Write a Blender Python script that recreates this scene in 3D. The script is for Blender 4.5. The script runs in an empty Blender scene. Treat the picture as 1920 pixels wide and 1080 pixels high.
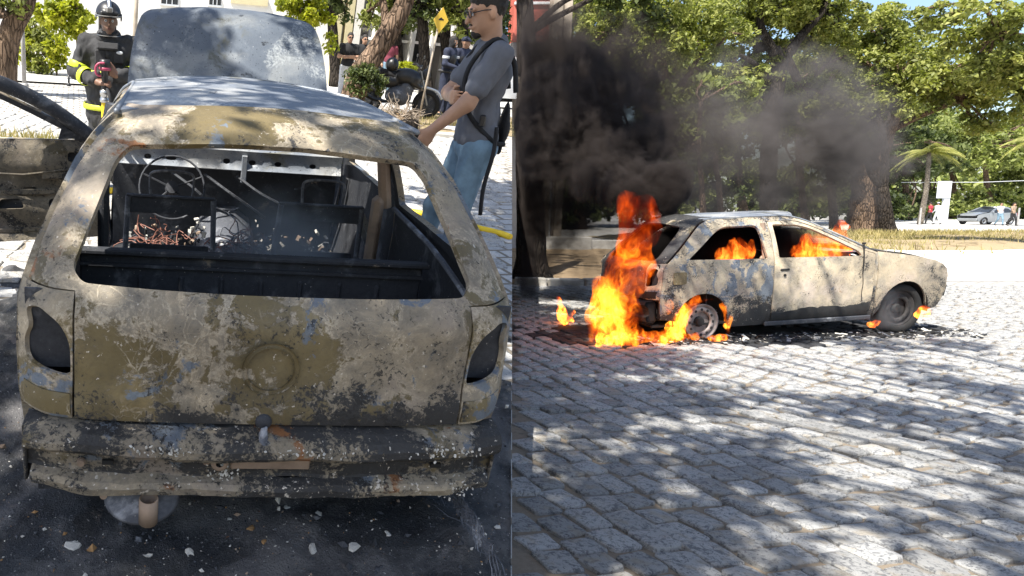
import bpy, bmesh, math, random
import numpy as np
from mathutils import Matrix, Vector, Euler
from mathutils.geometry import delaunay_2d_cdt

SC = bpy.context.scene
COL = SC.collection
RAD = math.radians

# ------------------------------------------------------------------ camera, light, exposure
CAM_H = 1.43
PITCH = RAD(6.7)
cam_data = bpy.data.cameras.new('camera')
cam = bpy.data.objects.new('camera', cam_data)
COL.objects.link(cam)
cam.location = (0, 0, CAM_H)
cam.rotation_euler = (RAD(90) - PITCH, 0, 0)
cam_data.sensor_width = 36.0
cam_data.lens = 36.0 * 1300 / 1920
cam_data.shift_x = 0.25            # shift lens: the optical axis runs through the left half
cam_data.clip_start = 0.05
cam_data.clip_end = 3000
SC.camera = cam

SUN_TO = Vector((-0.38, -0.44, 0.815)).normalized()
world = bpy.data.worlds.new('World')
SC.world = world
world.use_nodes = True
wn = world.node_tree
wn.nodes.clear()
w_out = wn.nodes.new('ShaderNodeOutputWorld')
w_bg = wn.nodes.new('ShaderNodeBackground')
w_sky = wn.nodes.new('ShaderNodeTexSky')
w_sky.sky_type = 'NISHITA'
w_sky.sun_disc = False
w_sky.sun_elevation = math.asin(SUN_TO.z)
w_sky.sun_rotation = math.atan2(SUN_TO.x, SUN_TO.y)
w_sky.air_density = 1.0
w_sky.dust_density = 1.5
w_bg.inputs['Strength'].default_value = 0.11
wn.links.new(w_sky.outputs[0], w_bg.inputs['Color'])
wn.links.new(w_bg.outputs[0], w_out.inputs['Surface'])

sun_data = bpy.data.lights.new('sun', 'SUN')
sun_data.energy = 5.0
sun_data.angle = RAD(0.53)
sun_data.color = (1.0, 0.95, 0.86)
sun = bpy.data.objects.new('sun', sun_data)
COL.objects.link(sun)
sun.location = (-10, -6, 30)
sun.rotation_euler = SUN_TO.to_track_quat('Z', 'Y').to_euler()

SC.view_settings.view_transform = 'Standard'
SC.view_settings.look = 'None'
SC.view_settings.exposure = 1.12
SC.view_settings.gamma = 1.0
SC.view_settings.use_curve_mapping = False
SC.cycles.max_bounces = 6
SC.cycles.diffuse_bounces = 3
SC.cycles.glossy_bounces = 2
SC.cycles.transmission_bounces = 4
SC.cycles.volume_bounces = 0
SC.cycles.transparent_max_bounces = 16
SC.cycles.use_denoising = True
SC.cycles.sample_clamp_indirect = 6.0
SC.cycles.volume_max_steps = 128

# ------------------------------------------------------------------ frames
def rot_x(a):
    c, s = math.cos(a), math.sin(a)
    return Matrix(((1, 0, 0), (0, c, -s), (0, s, c)))
def rot_y(a):
    c, s = math.cos(a), math.sin(a)
    return Matrix(((c, 0, s), (0, 1, 0), (-s, 0, c)))
def rot_z(a):
    c, s = math.cos(a), math.sin(a)
    return Matrix(((c, -s, 0), (s, c, 0), (0, 0, 1)))

RLC = rot_x(RAD(21.6)) @ rot_y(RAD(4.8)) @ rot_z(RAD(5.7))     # the sloping street on the left, seen from the camera
TLC = Vector((0.008, 2.335, -0.941))
RCW = rot_x(-PITCH)
ML = Matrix.Translation(Vector((0, 0, CAM_H)) + RCW @ TLC) @ (RCW @ RLC).to_4x4()   # hill street -> world
MLI = ML.inverted()
CAML = MLI @ Vector((0, 0, CAM_H))
MID = Matrix.Identity(4)

def wall_side(p):                 # signed distance of a world point to the upright plane of the terrace wall
    d = RCW.transposed() @ (Vector(p) - Vector((0, 0, CAM_H)))
    return (d.x - d.y * 480 / 1300) / math.hypot(1, 480 / 1300)

def cam_ray(u, v):
    return RCW @ Vector(((u - 480) / 1300, 1, (540 - v) / 1300))
def at_depth(u, v, y):            # world point on a sight line at world depth y
    r = cam_ray(u, v)
    return Vector((0, 0, CAM_H)) + r * (y / r.y)
def on_ground(u, v, z=0.0):
    r = cam_ray(u, v)
    return Vector((0, 0, CAM_H)) + r * ((z - CAM_H) / r.z)
def l_ray(u, v):
    return MLI.to_3x3() @ cam_ray(u, v)
def l_at(u, v, y):                # point of the hill street frame at its depth y
    r = l_ray(u, v)
    return CAML + r * ((y - CAML.y) / r.y)
def lg(x, y):                     # height of the hill street in its own frame
    return 0.07 + 0.02 * x - 0.025 * y

# ------------------------------------------------------------------ object helpers
def tag(o, label=None, cat=None, group=None, kind=None):
    if label: o['label'] = label
    if cat: o['category'] = cat
    if group: o['group'] = group
    if kind: o['kind'] = kind
    return o

def empty(name, label, cat, mat=None, group=None):
    o = bpy.data.objects.new(name, None)
    o.empty_display_size = 0.2
    COL.objects.link(o)
    if mat is not None: o.matrix_world = mat
    return tag(o, label, cat, group)

class MB:
    """collects geometry and links it as one mesh object"""
    def __init__(s):
        s.v = []; s.f = []; s.m = []; s.n = 0
    def add(s, verts, faces, m=0):
        verts = np.asarray(verts, float).reshape(-1, 3)
        s.v.append(verts)
        k = s.n
        for f in faces:
            s.f.append([i + k for i in f]); s.m.append(m)
        s.n += len(verts)
        return s
    def box(s, c, size, m=0, rot=None, bev=0.0):
        hx, hy, hz = size[0] / 2, size[1] / 2, size[2] / 2
        if bev <= 0:
            v = [(x, y, z) for x in (-hx, hx) for y in (-hy, hy) for z in (-hz, hz)]
            f = [(0, 1, 3, 2), (4, 6, 7, 5), (0, 4, 5, 1), (2, 3, 7, 6), (0, 2, 6, 4), (1, 5, 7, 3)]
        else:
            b = min(bev, hx * .9, hy * .9, hz * .9)
            bm = bmesh.new(); bmesh.ops.create_cube(bm, size=1)
            for w in bm.verts: w.co = Vector((w.co.x * hx * 2, w.co.y * hy * 2, w.co.z * hz * 2))
            bmesh.ops.bevel(bm, geom=list(bm.edges), offset=b, segments=1, affect='EDGES')
            bm.verts.index_update()
            v = [tuple(w.co) for w in bm.verts]; f = [tuple(w.index for w in q.verts) for q in bm.faces]
            bm.free()
        v = np.array(v)
        if rot is not None: v = v @ np.array(rot.to_3x3() if hasattr(rot, 'to_3x3') else rot).T
        return s.add(v + np.array(c), f, m)
    def tube(s, path, rad, n=8, m=0, cap=True):
        P = np.asarray(path, float); k = len(P)
        r = np.full(k, rad) if np.isscalar(rad) else np.asarray(rad, float)
        T = np.gradient(P, axis=0); T /= np.linalg.norm(T, axis=1)[:, None] + 1e-9
        a = np.array((0, 0, 1.)) if abs(T[0][2]) < .9 else np.array((1., 0, 0))
        u = np.cross(T[0], a); u /= np.linalg.norm(u)
        V = []
        th = np.arange(n) * 2 * math.pi / n
        for i in range(k):
            u = u - T[i] * (u @ T[i]); u /= np.linalg.norm(u) + 1e-9
            w = np.cross(T[i], u)
            V.append(P[i] + r[i] * (np.cos(th)[:, None] * u + np.sin(th)[:, None] * w))
        V = np.concatenate(V)
        F = [(i * n + j, i * n + (j + 1) % n, (i + 1) * n + (j + 1) % n, (i + 1) * n + j) for i in range(k - 1) for j in range(n)]
        if cap: F += [tuple(range(n - 1, -1, -1)), tuple((k - 1) * n + j for j in range(n))]
        return s.add(V, F, m)
    def lathe(s, prof, n=24, m=0, axis='z', c=(0, 0, 0), closed=False):
        th = np.arange(n) * 2 * math.pi / n
        V = []
        for r, h in prof:
            ring = np.stack([r * np.cos(th), r * np.sin(th), np.full(n, h)], 1)
            if axis == 'x': ring = ring[:, [2, 0, 1]]
            if axis == 'y': ring = ring[:, [1, 2, 0]]
            V.append(ring)
        k = len(prof)
        V = np.concatenate(V) + np.array(c)
        F = [(i * n + j, i * n + (j + 1) % n, (i + 1) * n + (j + 1) % n, (i + 1) * n + j) for i in range(k - 1) for j in range(n)]
        if closed: F += [((k - 1) * n + j, (k - 1) * n + (j + 1) % n, (j + 1) % n, j) for j in range(n)]
        return s.add(V, F, m)
    def build(s, name, mats, parent=None, smooth=False, mat=None):
        me = bpy.data.meshes.new(name)
        V = np.concatenate(s.v) if s.v else np.zeros((0, 3))
        me.from_pydata(V.tolist(), [], s.f)
        if not isinstance(mats, (list, tuple)): mats = [mats]
        for q in mats: me.materials.append(q)
        if len(mats) > 1: me.polygons.foreach_set('material_index', s.m)
        if smooth: me.polygons.foreach_set('use_smooth', [True] * len(me.polygons))
        return link(name, me, parent, mat)

def link(name, me, parent=None, mat=None):
    o = bpy.data.objects.new(name, me)
    COL.objects.link(o)
    if parent is not None: o.parent = parent
    if mat is not None:
        if parent is None: o.matrix_world = mat
        else: o.matrix_local = mat
    return o

def fast_mesh(name, V, F, mats, smooth=False, midx=None, attr=None):
    """V (n,3), F (m,k) arrays with one k"""
    me = bpy.data.meshes.new(name)
    V = np.ascontiguousarray(V, np.float32); F = np.ascontiguousarray(F, np.int32)
    m, k = F.shape
    me.vertices.add(len(V)); me.vertices.foreach_set('co', V.ravel())
    me.loops.add(m * k); me.loops.foreach_set('vertex_index', F.ravel())
    me.polygons.add(m); me.polygons.foreach_set('loop_start', np.arange(0, m * k, k, dtype=np.int32))
    try: me.polygons.foreach_set('loop_total', np.full(m, k, np.int32))
    except Exception: pass
    for q in (mats if isinstance(mats, (list, tuple)) else [mats]): me.materials.append(q)
    if midx is not None: me.polygons.foreach_set('material_index', np.asarray(midx, np.int32))
    if smooth: me.polygons.foreach_set('use_smooth', np.ones(m, bool))
    me.update(calc_edges=True)
    if attr is not None:
        for nm, val in attr.items():
            a = me.attributes.new(nm, 'FLOAT', 'FACE'); a.data.foreach_set('value', np.asarray(val, np.float32))
    me.validate()
    return me

def copy_tree(o, parent=None, mat=None):
    c = o.copy(); COL.objects.link(c)
    if parent is not None:
        c.parent = parent; c.matrix_local = o.matrix_local
    elif mat is not None: c.matrix_world = mat
    for ch in list(o.children): copy_tree(ch, c)
    return c

def catmull(pts, n=6):
    P = np.asarray(pts, float)
    P = np.vstack([2 * P[0] - P[1], P, 2 * P[-1] - P[-2]])
    out = []
    for i in range(1, len(P) - 2):
        p0, p1, p2, p3 = P[i - 1:i + 3]
        for t in np.arange(n) / n:
            out.append(.5 * ((2 * p1) + (-p0 + p2) * t + (2 * p0 - 5 * p1 + 4 * p2 - p3) * t * t + (-p0 + 3 * p1 - 3 * p2 + p3) * t ** 3))
    out.append(P[-2])
    return np.array(out)

def smooth01(t):
    t = np.clip(t, 0, 1); return t * t * (3 - 2 * t)

# value noise on points, for shaping geometry
def vnoise(P, scale=1.0, seed=0):
    P = np.asarray(P, float) * scale + seed * 17.31
    I = np.floor(P).astype(np.int64); f = P - I; f = f * f * (3 - 2 * f)
    def h(i):
        n = (i[..., 0] * 73856093) ^ (i[..., 1] * 19349663) ^ (i[..., 2] * 83492791)
        n = (n ^ (n >> 13)) * 1274126177 & 0x7fffffff
        return (n % 100003) / 50001.5 - 1
    r = 0
    for a in (0, 1):
        for b in (0, 1):
            for c in (0, 1):
                w = (f[..., 0] if a else 1 - f[..., 0]) * (f[..., 1] if b else 1 - f[..., 1]) * (f[..., 2] if c else 1 - f[..., 2])
                r = r + w * h(I + np.array((a, b, c)))
    return r
def fnoise(P, scale=1.0, seed=0, oct=3):
    return sum(vnoise(P, scale * 2 ** k, seed + k) * .5 ** k for k in range(oct))
# ------------------------------------------------------------------ materials
class NT:
    """small helper to write node trees"""
    def __init__(s, name):
        s.mat = bpy.data.materials.new(name); s.mat.use_nodes = True
        s.t = s.mat.node_tree; s.t.nodes.clear()
        s.out = s.t.nodes.new('ShaderNodeOutputMaterial')
        s.tc = s.t.nodes.new('ShaderNodeTexCoord')
        s.obj = s.tc.outputs['Object']
    def n(s, typ, **kw):
        q = s.t.nodes.new(typ)
        for k, v in kw.items(): setattr(q, k, v)
        return q
    def put(s, sock, v):
        if isinstance(v, bpy.types.NodeSocket): s.t.links.new(v, sock)
        elif v is not None:
            if sock.type == 'RGBA' and len(v) == 3: v = (*v, 1)
            sock.default_value = v
    def noise(s, scale, detail=6, rough=.6, dist=0, vec=None, seed=0, ntype=None, lac=None):
        q = s.n('ShaderNodeTexNoise'); q.noise_dimensions = '4D'
        if ntype: q.noise_type = ntype
        s.put(q.inputs['Vector'], vec or s.obj)
        q.inputs['W'].default_value = seed * 3.7; q.inputs['Scale'].default_value = scale
        q.inputs['Detail'].default_value = detail; q.inputs['Roughness'].default_value = rough
        q.inputs['Distortion'].default_value = dist
        return q.outputs['Fac']
    def noisec(s, scale, detail=3, vec=None, seed=0):
        q = s.n('ShaderNodeTexNoise'); q.noise_dimensions = '4D'
        s.put(q.inputs['Vector'], vec or s.obj)
        q.inputs['W'].default_value = seed * 3.7; q.inputs['Scale'].default_value = scale; q.inputs['Detail'].default_value = detail
        return q.outputs['Color']
    def voro(s, scale, feature='F1', vec=None, rnd=1.0, out='Distance'):
        q = s.n('ShaderNodeTexVoronoi'); q.feature = feature
        s.put(q.inputs['Vector'], vec or s.obj); q.inputs['Scale'].default_value = scale
        q.inputs['Randomness'].default_value = rnd
        return q.outputs[out]
    def ramp(s, fac, *stops, interp='LINEAR'):
        q = s.n('ShaderNodeValToRGB'); q.color_ramp.interpolation = interp
        e = q.color_ramp.elements
        while len(e) < len(stops): e.new(.5)
        for el, (p, c) in zip(e, stops):
            el.position = p; el.color = (c, c, c, 1) if np.isscalar(c) else (*c, 1)
        s.put(q.inputs['Fac'], fac)
        return q.outputs['Color']
    def step(s, fac, a, b):           # smooth threshold a..b
        q = s.n('ShaderNodeMapRange'); q.interpolation_type = 'SMOOTHSTEP'
        s.put(q.inputs['Value'], fac)
        q.inputs['From Min'].default_value = a; q.inputs['From Max'].default_value = b
        return q.outputs['Result']
    def math(s, op, a, b=None, c=None, clamp=False):
        q = s.n('ShaderNodeMath'); q.operation = op; q.use_clamp = clamp
        s.put(q.inputs[0], a); s.put(q.inputs[1], b)
        if c is not None: s.put(q.inputs[2], c)
        return q.outputs[0]
    def vmath(s, op, a, b=None):
        q = s.n('ShaderNodeVectorMath'); q.operation = op
        s.put(q.inputs[0], a)
        if op == 'SCALE': s.put(q.inputs['Scale'], b)
        else: s.put(q.inputs[1], b)
        return q.outputs[0]
    def mix(s, fac, a, b, blend='MIX'):
        q = s.n('ShaderNodeMix'); q.data_type = 'RGBA'; q.blend_type = blend
        s.put(q.inputs['Factor'], fac)
        s.put(q.inputs['A'] if 0 else q.inputs[6], a); s.put(q.inputs[7], b)
        return q.outputs[2]
    def sep(s, vec=None):
        q = s.n('ShaderNodeSeparateXYZ'); s.put(q.inputs[0], vec or s.obj); return q.outputs
    def mapping(s, scale=(1, 1, 1), rot=(0, 0, 0), loc=(0, 0, 0), vec=None):
        q = s.n('ShaderNodeMapping'); s.put(q.inputs['Vector'], vec or s.obj)
        q.inputs['Scale'].default_value = scale; q.inputs['Rotation'].default_value = rot; q.inputs['Location'].default_value = loc
        return q.outputs[0]
    def warp(s, amt, scale, vec=None, seed=5):
        c = s.noisec(scale, 3, vec, seed)
        d = s.vmath('SCALE', s.vmath('SUBTRACT', c, (.5, .5, .5)), amt)
        return s.vmath('ADD', vec or s.obj, d)
    def bump(s, h, strength=.4, dist=.01):
        q = s.n('ShaderNodeBump'); q.inputs['Strength'].default_value = strength; q.inputs['Distance'].default_value = dist
        s.put(q.inputs['Height'], h); return q.outputs[0]
    def rnd(s):
        return s.n('ShaderNodeObjectInfo').outputs['Random']
    def attr(s, name):
        q = s.n('ShaderNodeAttribute'); q.attribute_name = name; return q.outputs['Fac']
    def bsdf(s, col, rough=.7, metal=0, normal=None, spec=.5, emit=None, estr=0, trans=0, alpha=None, coat=0, ior=None):
        q = s.n('ShaderNodeBsdfPrincipled')
        s.put(q.inputs['Base Color'], col); s.put(q.inputs['Roughness'], rough); s.put(q.inputs['Metallic'], metal)
        s.put(q.inputs['Specular IOR Level'], spec)
        if normal is not None: s.put(q.inputs['Normal'], normal)
        if emit is not None: s.put(q.inputs['Emission Color'], emit); s.put(q.inputs['Emission Strength'], estr)
        if trans: s.put(q.inputs['Transmission Weight'], trans)
        if coat: s.put(q.inputs['Coat Weight'], coat)
        if alpha is not None: s.put(q.inputs['Alpha'], alpha)
        s.t.links.new(q.outputs[0], s.out.inputs['Surface'])
        return q

def simple(name, col, rough=.7, metal=0, var=.25, scale=8, bump=.15, spec=.5, coat=0):
    t = NT(name)
    n = t.noise(scale, 6)
    c2 = tuple(x * (1 - var) for x in col); c1 = tuple(min(1, x * (1 + var)) for x in col)
    c = t.ramp(n, (.3, c2), (.7, c1))
    t.bsdf(c, rough, metal, t.bump(t.noise(scale * 6, 4), bump, .005) if bump else None, spec, coat=coat)
    return t.mat

def m_burnt(name, seed=0, warm=1.0, soot=.5, blue=.5, khaki=.5, flake=.5, sootz=None, scale=1.0, dark=1.0, rust=.5, ash=0.0, sf=.02, web=.45, pale=1.0):
    """burnt sheet metal: scorched primer, peeled paint, bare heat-blued steel, soot and rust; every edge is peppered"""
    t = NT(name)
    P = t.warp(.05, 9, None, seed + 1)
    Q = t.mapping(loc=(seed * 1.3, seed * .7, seed * .4), vec=P)
    big = t.noise(2.4 * scale, 6, .6, .5, Q, seed)
    mid = t.noise(6.0 * scale, 10, .70, .8, Q, seed + 1)
    fine = t.noise(34, 8, .74, .4, Q, seed + 2)
    grit = t.noise(120, 5, .7, 0, Q, seed + 3)
    pep = t.noise(70, 5, .75, .5, Q, seed + 21)
    mx = lambda a, b, k: t.math('ADD', t.math('MULTIPLY', a, 1 - k), t.math('MULTIPLY', b, k))
    cells = t.voro(11 * scale, 'DISTANCE_TO_EDGE', t.warp(.12, 7, None, seed + 8))
    cells2 = t.voro(26 * scale, 'DISTANCE_TO_EDGE', t.warp(.06, 14, None, seed + 9))
    # greyed, mottled undercoat
    pl_ = lambda c: tuple(min(.8, q * pale) for q in c)
    tan = t.mix(fine, pl_((.23, .19, .13)), pl_((.45, .39, .295)))
    tan = t.mix(t.step(mid, .42, .64), tan, t.mix(fine, pl_((.165, .148, .12)), pl_((.31, .28, .23))))
    tan = t.mix(t.math('MULTIPLY', t.step(t.noise(3.0 * scale, 5, .6, .3, Q, seed + 11), .50, .66), .8), tan, t.mix(fine, pl_((.25, .21, .18)), pl_((.44, .38, .325))))
    # smooth olive primer in scorched fields with flaked margins
    khk = t.mix(mid, (.125, .098, .046), (.205, .165, .085))
    khk = t.mix(t.step(t.noise(3.4, 3, .5, 0, Q, seed + 17), .52, .75), khk, (.26, .215, .12))
    pk = mx(mx(big, mid, .42), fine, .16)
    k0 = .50 + (flake - .5) * -.34
    field = t.step(pk, k0 + sf, k0 - sf)
    margin = t.math('MULTIPLY', t.step(pk, k0 + .055, k0 + .005), t.step(pep, .44, .56))
    cream = t.mix(fine, (.50, .43, .32), (.74, .66, .53))
    col = t.mix(t.math('MULTIPLY', margin, .85), tan, cream)
    col = t.mix(field, col, khk)
    crack = t.math('MULTIPLY', t.step(t.math('MINIMUM', cells, t.math('MULTIPLY', cells2, 1.6)), .040, .012), t.step(pep, .40, .54))
    crack = t.math('MULTIPLY', crack, t.math('MULTIPLY', t.step(t.noise(3.6, 4, .5, 0, Q, seed + 14), .50, .60), web))
    col = t.mix(crack, col, cream)
    # heat-blued steel
    b0 = .585 - (blue - .5) * .26
    bn = mx(t.noise(5.2 * scale, 7, .60, .9, Q, seed + 4), pep, .18)
    bl = t.math('MULTIPLY', t.step(bn, b0, b0 + .02 + sf), .85)
    steel = t.mix(mx(mid, fine, .4), (.10, .135, .19), (.24, .31, .41))
    col = t.mix(bl, col, steel)
    # soot, peppered
    s0 = .60 - (soot - .5) * .46
    sn = mx(mx(t.noise(3.2 * scale, 6, .62, .6, Q, seed + 5), mid, .25), pep, .30)
    if sootz is not None:
        z = t.sep()[2]
        g = t.n('ShaderNodeMapRange'); t.put(g.inputs['Value'], z)
        g.inputs['From Min'].default_value = sootz[0]; g.inputs['From Max'].default_value = sootz[1]
        g.inputs['To Min'].default_value = sootz[2] * .75; g.inputs['To Max'].default_value = 0
        sn = t.math('ADD', sn, g.outputs[0])
    st = t.step(sn, s0, s0 + .03)
    sootc = t.mix(grit, (.012, .013, .015), (.06, .062, .068))
    sootc = t.mix(t.step(fine, .56, .72), sootc, (.13, .13, .13))
    col = t.mix(st, col, sootc)
    col = t.mix(t.math('MULTIPLY', t.step(sn, s0 - .10, s0 + .02), .35), col, (.05, .048, .045))
    # rust
    r0 = .665 - (rust - .5) * .2
    rs = t.math('MULTIPLY', t.step(mx(t.noise(3.6 * scale, 6, .6, .4, Q, seed + 6), pep, .12), r0, r0 + .03), .9)
    col = t.mix(rs, col, t.mix(fine, (.17, .065, .022), (.40, .18, .07)))
    # specks, ash flecks, stains
    col = t.mix(t.math('MULTIPLY', t.step(mx(pep, t.noise(8, 3, .5, 0, Q, seed + 7), .4), .565, .61), .85), col, (.025, .025, .027))
    col = t.mix(t.step(t.noise(62, 4, .6, 0, Q, seed + 12), .66 - ash * .12, .685 - ash * .12), col, (.62, .58, .52))
    stain = t.noise(1.7, 6, .6, .6, Q, seed + 15)
    col = t.mix(1.0, col, t.ramp(stain, (.3, (.70, .68, .66)), (.7, (1.15, 1.13, 1.09))), 'MULTIPLY')
    if dark != 1.0: col = t.mix(1.0, col, (dark, dark, dark), 'MULTIPLY')
    hgt = t.math('ADD', t.math('MULTIPLY', field, .45), t.math('ADD', t.math('MULTIPLY', st, .25), t.math('MULTIPLY', fine, .9)))
    hgt = t.math('ADD', hgt, t.math('ADD', t.math('MULTIPLY', big, 1.2), t.math('MULTIPLY', crack, .5)))
    rough = t.math('SUBTRACT', .72, t.math('MULTIPLY', field, .22))
    t.bsdf(col, rough, t.math('MULTIPLY', bl, .4), t.bump(hgt, .7, .006), .4)
    return t.mat

def m_roof(name, seed=0, dark=1.0):
    """roof and bonnet: heat-blued bare metal with pale ash bloom and soot streaks"""
    t = NT(name)
    P = t.warp(.06, 6, None, seed)
    big = t.noise(2.2, 9, .6, .6, P, seed)
    mid = t.noise(7, 9, .65, .4, P, seed + 1)
    fine = t.noise(60, 6, .7, 0, P, seed + 2)
    col = t.mix(mid, (.12, .14, .175), (.29, .315, .35))
    col = t.mix(t.step(big, .46, .62), col, t.mix(fine, (.30, .30, .30), (.52, .52, .50)))
    col = t.mix(t.math('MULTIPLY', t.step(t.noise(4, 8, .6, .5, P, seed + 3), .56, .68), .8), col, (.17, .155, .10))
    col = t.mix(t.step(t.noise(5.5, 10, .7, .3, P, seed + 4), .60, .66), col, (.035, .04, .05))
    col = t.mix(t.math('MULTIPLY', t.step(t.noise(3.2, 8, .65, .4, P, seed + 8), .52, .62), t.step(fine, .42, .6)), col, (.58, .58, .56))
    col = t.mix(t.step(t.noise(80, 4, .6, 0, P, seed + 5), .62, .67), col, (.02, .022, .03))
    col = t.mix(t.step(t.noise(44, 4, .6, 0, P, seed + 6), .66, .70), col, (.6, .6, .6))
    if dark != 1.0: col = t.mix(1.0, col, (dark * .94, dark, dark * 1.06), 'MULTIPLY')
    t.bsdf(col, t.math('ADD', .38, t.math('MULTIPLY', mid, .3)), .35, t.bump(t.math('ADD', t.math('MULTIPLY', fine, .5), big), .5, .006), .5)
    return t.mat

def m_soot(name, seed=0, lift=1.0, streak=True):
    t = NT(name)
    n = t.noise(7, 9, .65, .5, None, seed); f = t.noise(60, 5, .7, 0, None, seed + 1)
    col = t.mix(f, (.008 * lift, .009 * lift, .012 * lift), (.035 * lift, .037 * lift, .042 * lift))
    col = t.mix(t.step(n, .52, .68), col, (.075 * lift, .078 * lift, .085 * lift))
    col = t.mix(t.step(t.noise(5, 8, .7, .3, None, seed + 2), .63, .68), col, (.16 * lift, .13 * lift, .10 * lift))
    col = t.mix(t.step(t.noise(75, 3, .6, 0, None, seed + 3), .68, .71), col, (.4, .38, .35))
    t.bsdf(col, .75, .1, t.bump(t.math('ADD', f, n), .4, .004), .35)
    return t.mat

def m_leaf(name, dark, light, tip=None, trans=.35):
    t = NT(name)
    v = t.attr('leafv')
    c = t.ramp(v, (0.0, dark), (.55, light), (1.0, tip or tuple(min(1, x * 1.5) for x in light)))
    d = t.n('ShaderNodeBsdfPrincipled'); t.put(d.inputs['Base Color'], c); d.inputs['Roughness'].default_value = .55
    d.inputs['Specular IOR Level'].default_value = .35
    tr = t.n('ShaderNodeBsdfTranslucent'); t.put(tr.inputs['Color'], t.mix(1.0, c, (1.15, 1.25, .55), 'MULTIPLY'))
    mx = t.n('ShaderNodeMixShader'); mx.inputs[0].default_value = trans
    t.t.links.new(d.outputs[0], mx.inputs[1]); t.t.links.new(tr.outputs[0], mx.inputs[2])
    t.t.links.new(mx.outputs[0], t.out.inputs['Surface'])
    return t.mat

def m_bark(name, a, b, scale=5):
    t = NT(name)
    P = t.mapping(scale=(1, 1, .22)); P = t.warp(.12, 3, P)
    n = t.noise(scale * 2.2, 9, .68, .8, P); r = t.voro(scale * 2.6, 'DISTANCE_TO_EDGE', P)
    big = t.noise(1.6, 4)
    col = t.mix(n, a, b)
    col = t.mix(t.step(r, .10, .0), col, tuple(x * .35 for x in a))
    col = t.mix(t.math('MULTIPLY', t.step(big, .5, .7), .5), col, tuple(min(1, x * 1.35) for x in b))
    t.bsdf(col, .9, 0, t.bump(t.math('ADD', n, t.step(r, 0, .2)), .9, .05), .2)
    return t.mat

def m_granite(name, tint=(1, 1, 1), dark=1.0):
    t = NT(name)
    r = t.rnd()
    geo = t.n('ShaderNodeNewGeometry')
    off = t.n('ShaderNodeCombineXYZ'); t.put(off.inputs[0], t.math('MULTIPLY', r, 37)); t.put(off.inputs[1], t.math('MULTIPLY', r, 11))
    P = t.vmath('ADD', geo.outputs['Position'], off.outputs[0])
    Pw = t.warp(.012, 60, P)
    n = t.noise(30, 8, .72, 1.4, Pw, 1); f = t.noise(210, 5, .7, .4, Pw, 2); b = t.noise(9, 4, .55, 0, P, 3); n2 = t.noise(80, 6, .7, .8, Pw, 5)
    col = t.mix(f, (.27, .28, .295), (.56, .555, .54))
    col = t.mix(t.math('MULTIPLY', t.step(n, .48, .60), .85), col, (.13, .135, .15))
    col = t.mix(t.step(n2, .58, .66), col, (.055, .06, .07))
    col = t.mix(t.math('MULTIPLY', t.step(b, .52, .66), .55), col, (.40, .345, .265))
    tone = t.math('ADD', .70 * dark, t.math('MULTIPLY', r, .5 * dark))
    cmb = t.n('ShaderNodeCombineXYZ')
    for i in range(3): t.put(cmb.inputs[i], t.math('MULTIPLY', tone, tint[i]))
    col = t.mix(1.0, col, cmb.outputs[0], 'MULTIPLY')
    h = t.math('ADD', t.math('MULTIPLY', n, -1.0), t.math('ADD', t.math('MULTIPLY', f, .4), t.math('MULTIPLY', b, 1.5)))
    t.bsdf(col, .85, 0, t.bump(h, .7, .010), .3)
    return t.mat

def m_street(name, far_cobble=True, burn=None, ang=0.0, dirt=None, cell=(5.0, 4.6)):
    """sandy joints; past the built stones the cobbles carry on as relief"""
    t = NT(name)
    P = t.warp(.02, 6)
    f = t.noise(45, 7, .7); n = t.noise(6, 8, .65); g = t.noise(160, 4, .7)
    sand = t.mix(f, (.13, .105, .08), (.30, .25, .19))
    sand = t.mix(t.step(n, .5, .62), sand, (.12, .105, .085))
    sand = t.mix(t.step(g, .62, .68), sand, (.42, .38, .32))
    br = t.n('ShaderNodeTexBrick'); t.put(br.inputs['Vector'], t.warp(.05, 3, t.mapping(rot=(0, 0, ang))))
    br.inputs['Scale'].default_value = 1.0; br.inputs['Brick Width'].default_value = .24; br.inputs['Row Height'].default_value = .2
    br.inputs['Mortar Size'].default_value = .02; br.inputs['Mortar Smooth'].default_value = .4
    br.inputs['Color1'].default_value = (.50, .49, .47, 1); br.inputs['Color2'].default_value = (.38, .375, .365, 1)
    br.inputs['Mortar'].default_value = (.22, .19, .15, 1)
    stone = t.mix(t.step(f, .52, .66), br.outputs['Color'], (.20, .20, .20))
    mask = t.attr('cob')
    col = t.mix(mask, sand, stone)
    h = t.math('ADD', t.math('MULTIPLY', f, .4), t.math('MULTIPLY', t.math('SUBTRACT', 1.0, br.outputs['Fac']), t.math('MULTIPLY', mask, 1.2)))
    if burn:
        (cx, cy, rx_, ry_) = burn
        o = t.sep()
        dx = t.math('DIVIDE', t.math('SUBTRACT', o[0], cx), rx_); dy = t.math('DIVIDE', t.math('SUBTRACT', o[1], cy), ry_)
        d = t.math('SQRT', t.math('ADD', t.math('MULTIPLY', dx, dx), t.math('MULTIPLY', dy, dy)))
        d = t.math('ADD', d, t.math('MULTIPLY', t.math('SUBTRACT', n, .5), 1.1))
        col = t.mix(t.step(d, 1.0, .72), col, t.mix(f, (.012, .012, .013), (.06, .058, .056)))
    t.bsdf(col, .92, 0, t.bump(h, .6, .02), .2)
    return t.mat

def m_soil(name, a=(.20, .14, .085), b=(.36, .27, .17)):
    t = NT(name)
    f = t.noise(22, 8, .7); n = t.noise(2.2, 7, .65); l = t.noise(60, 4, .7)
    c = t.mix(f, a, b); c = t.mix(t.step(n, .5, .65), c, tuple(x * .6 for x in a))
    c = t.mix(t.step(l, .6, .66), c, (.30, .18, .07))
    t.bsdf(c, .95, 0, t.bump(t.math('ADD', f, n), .8, .05), .15)
    return t.mat

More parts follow.
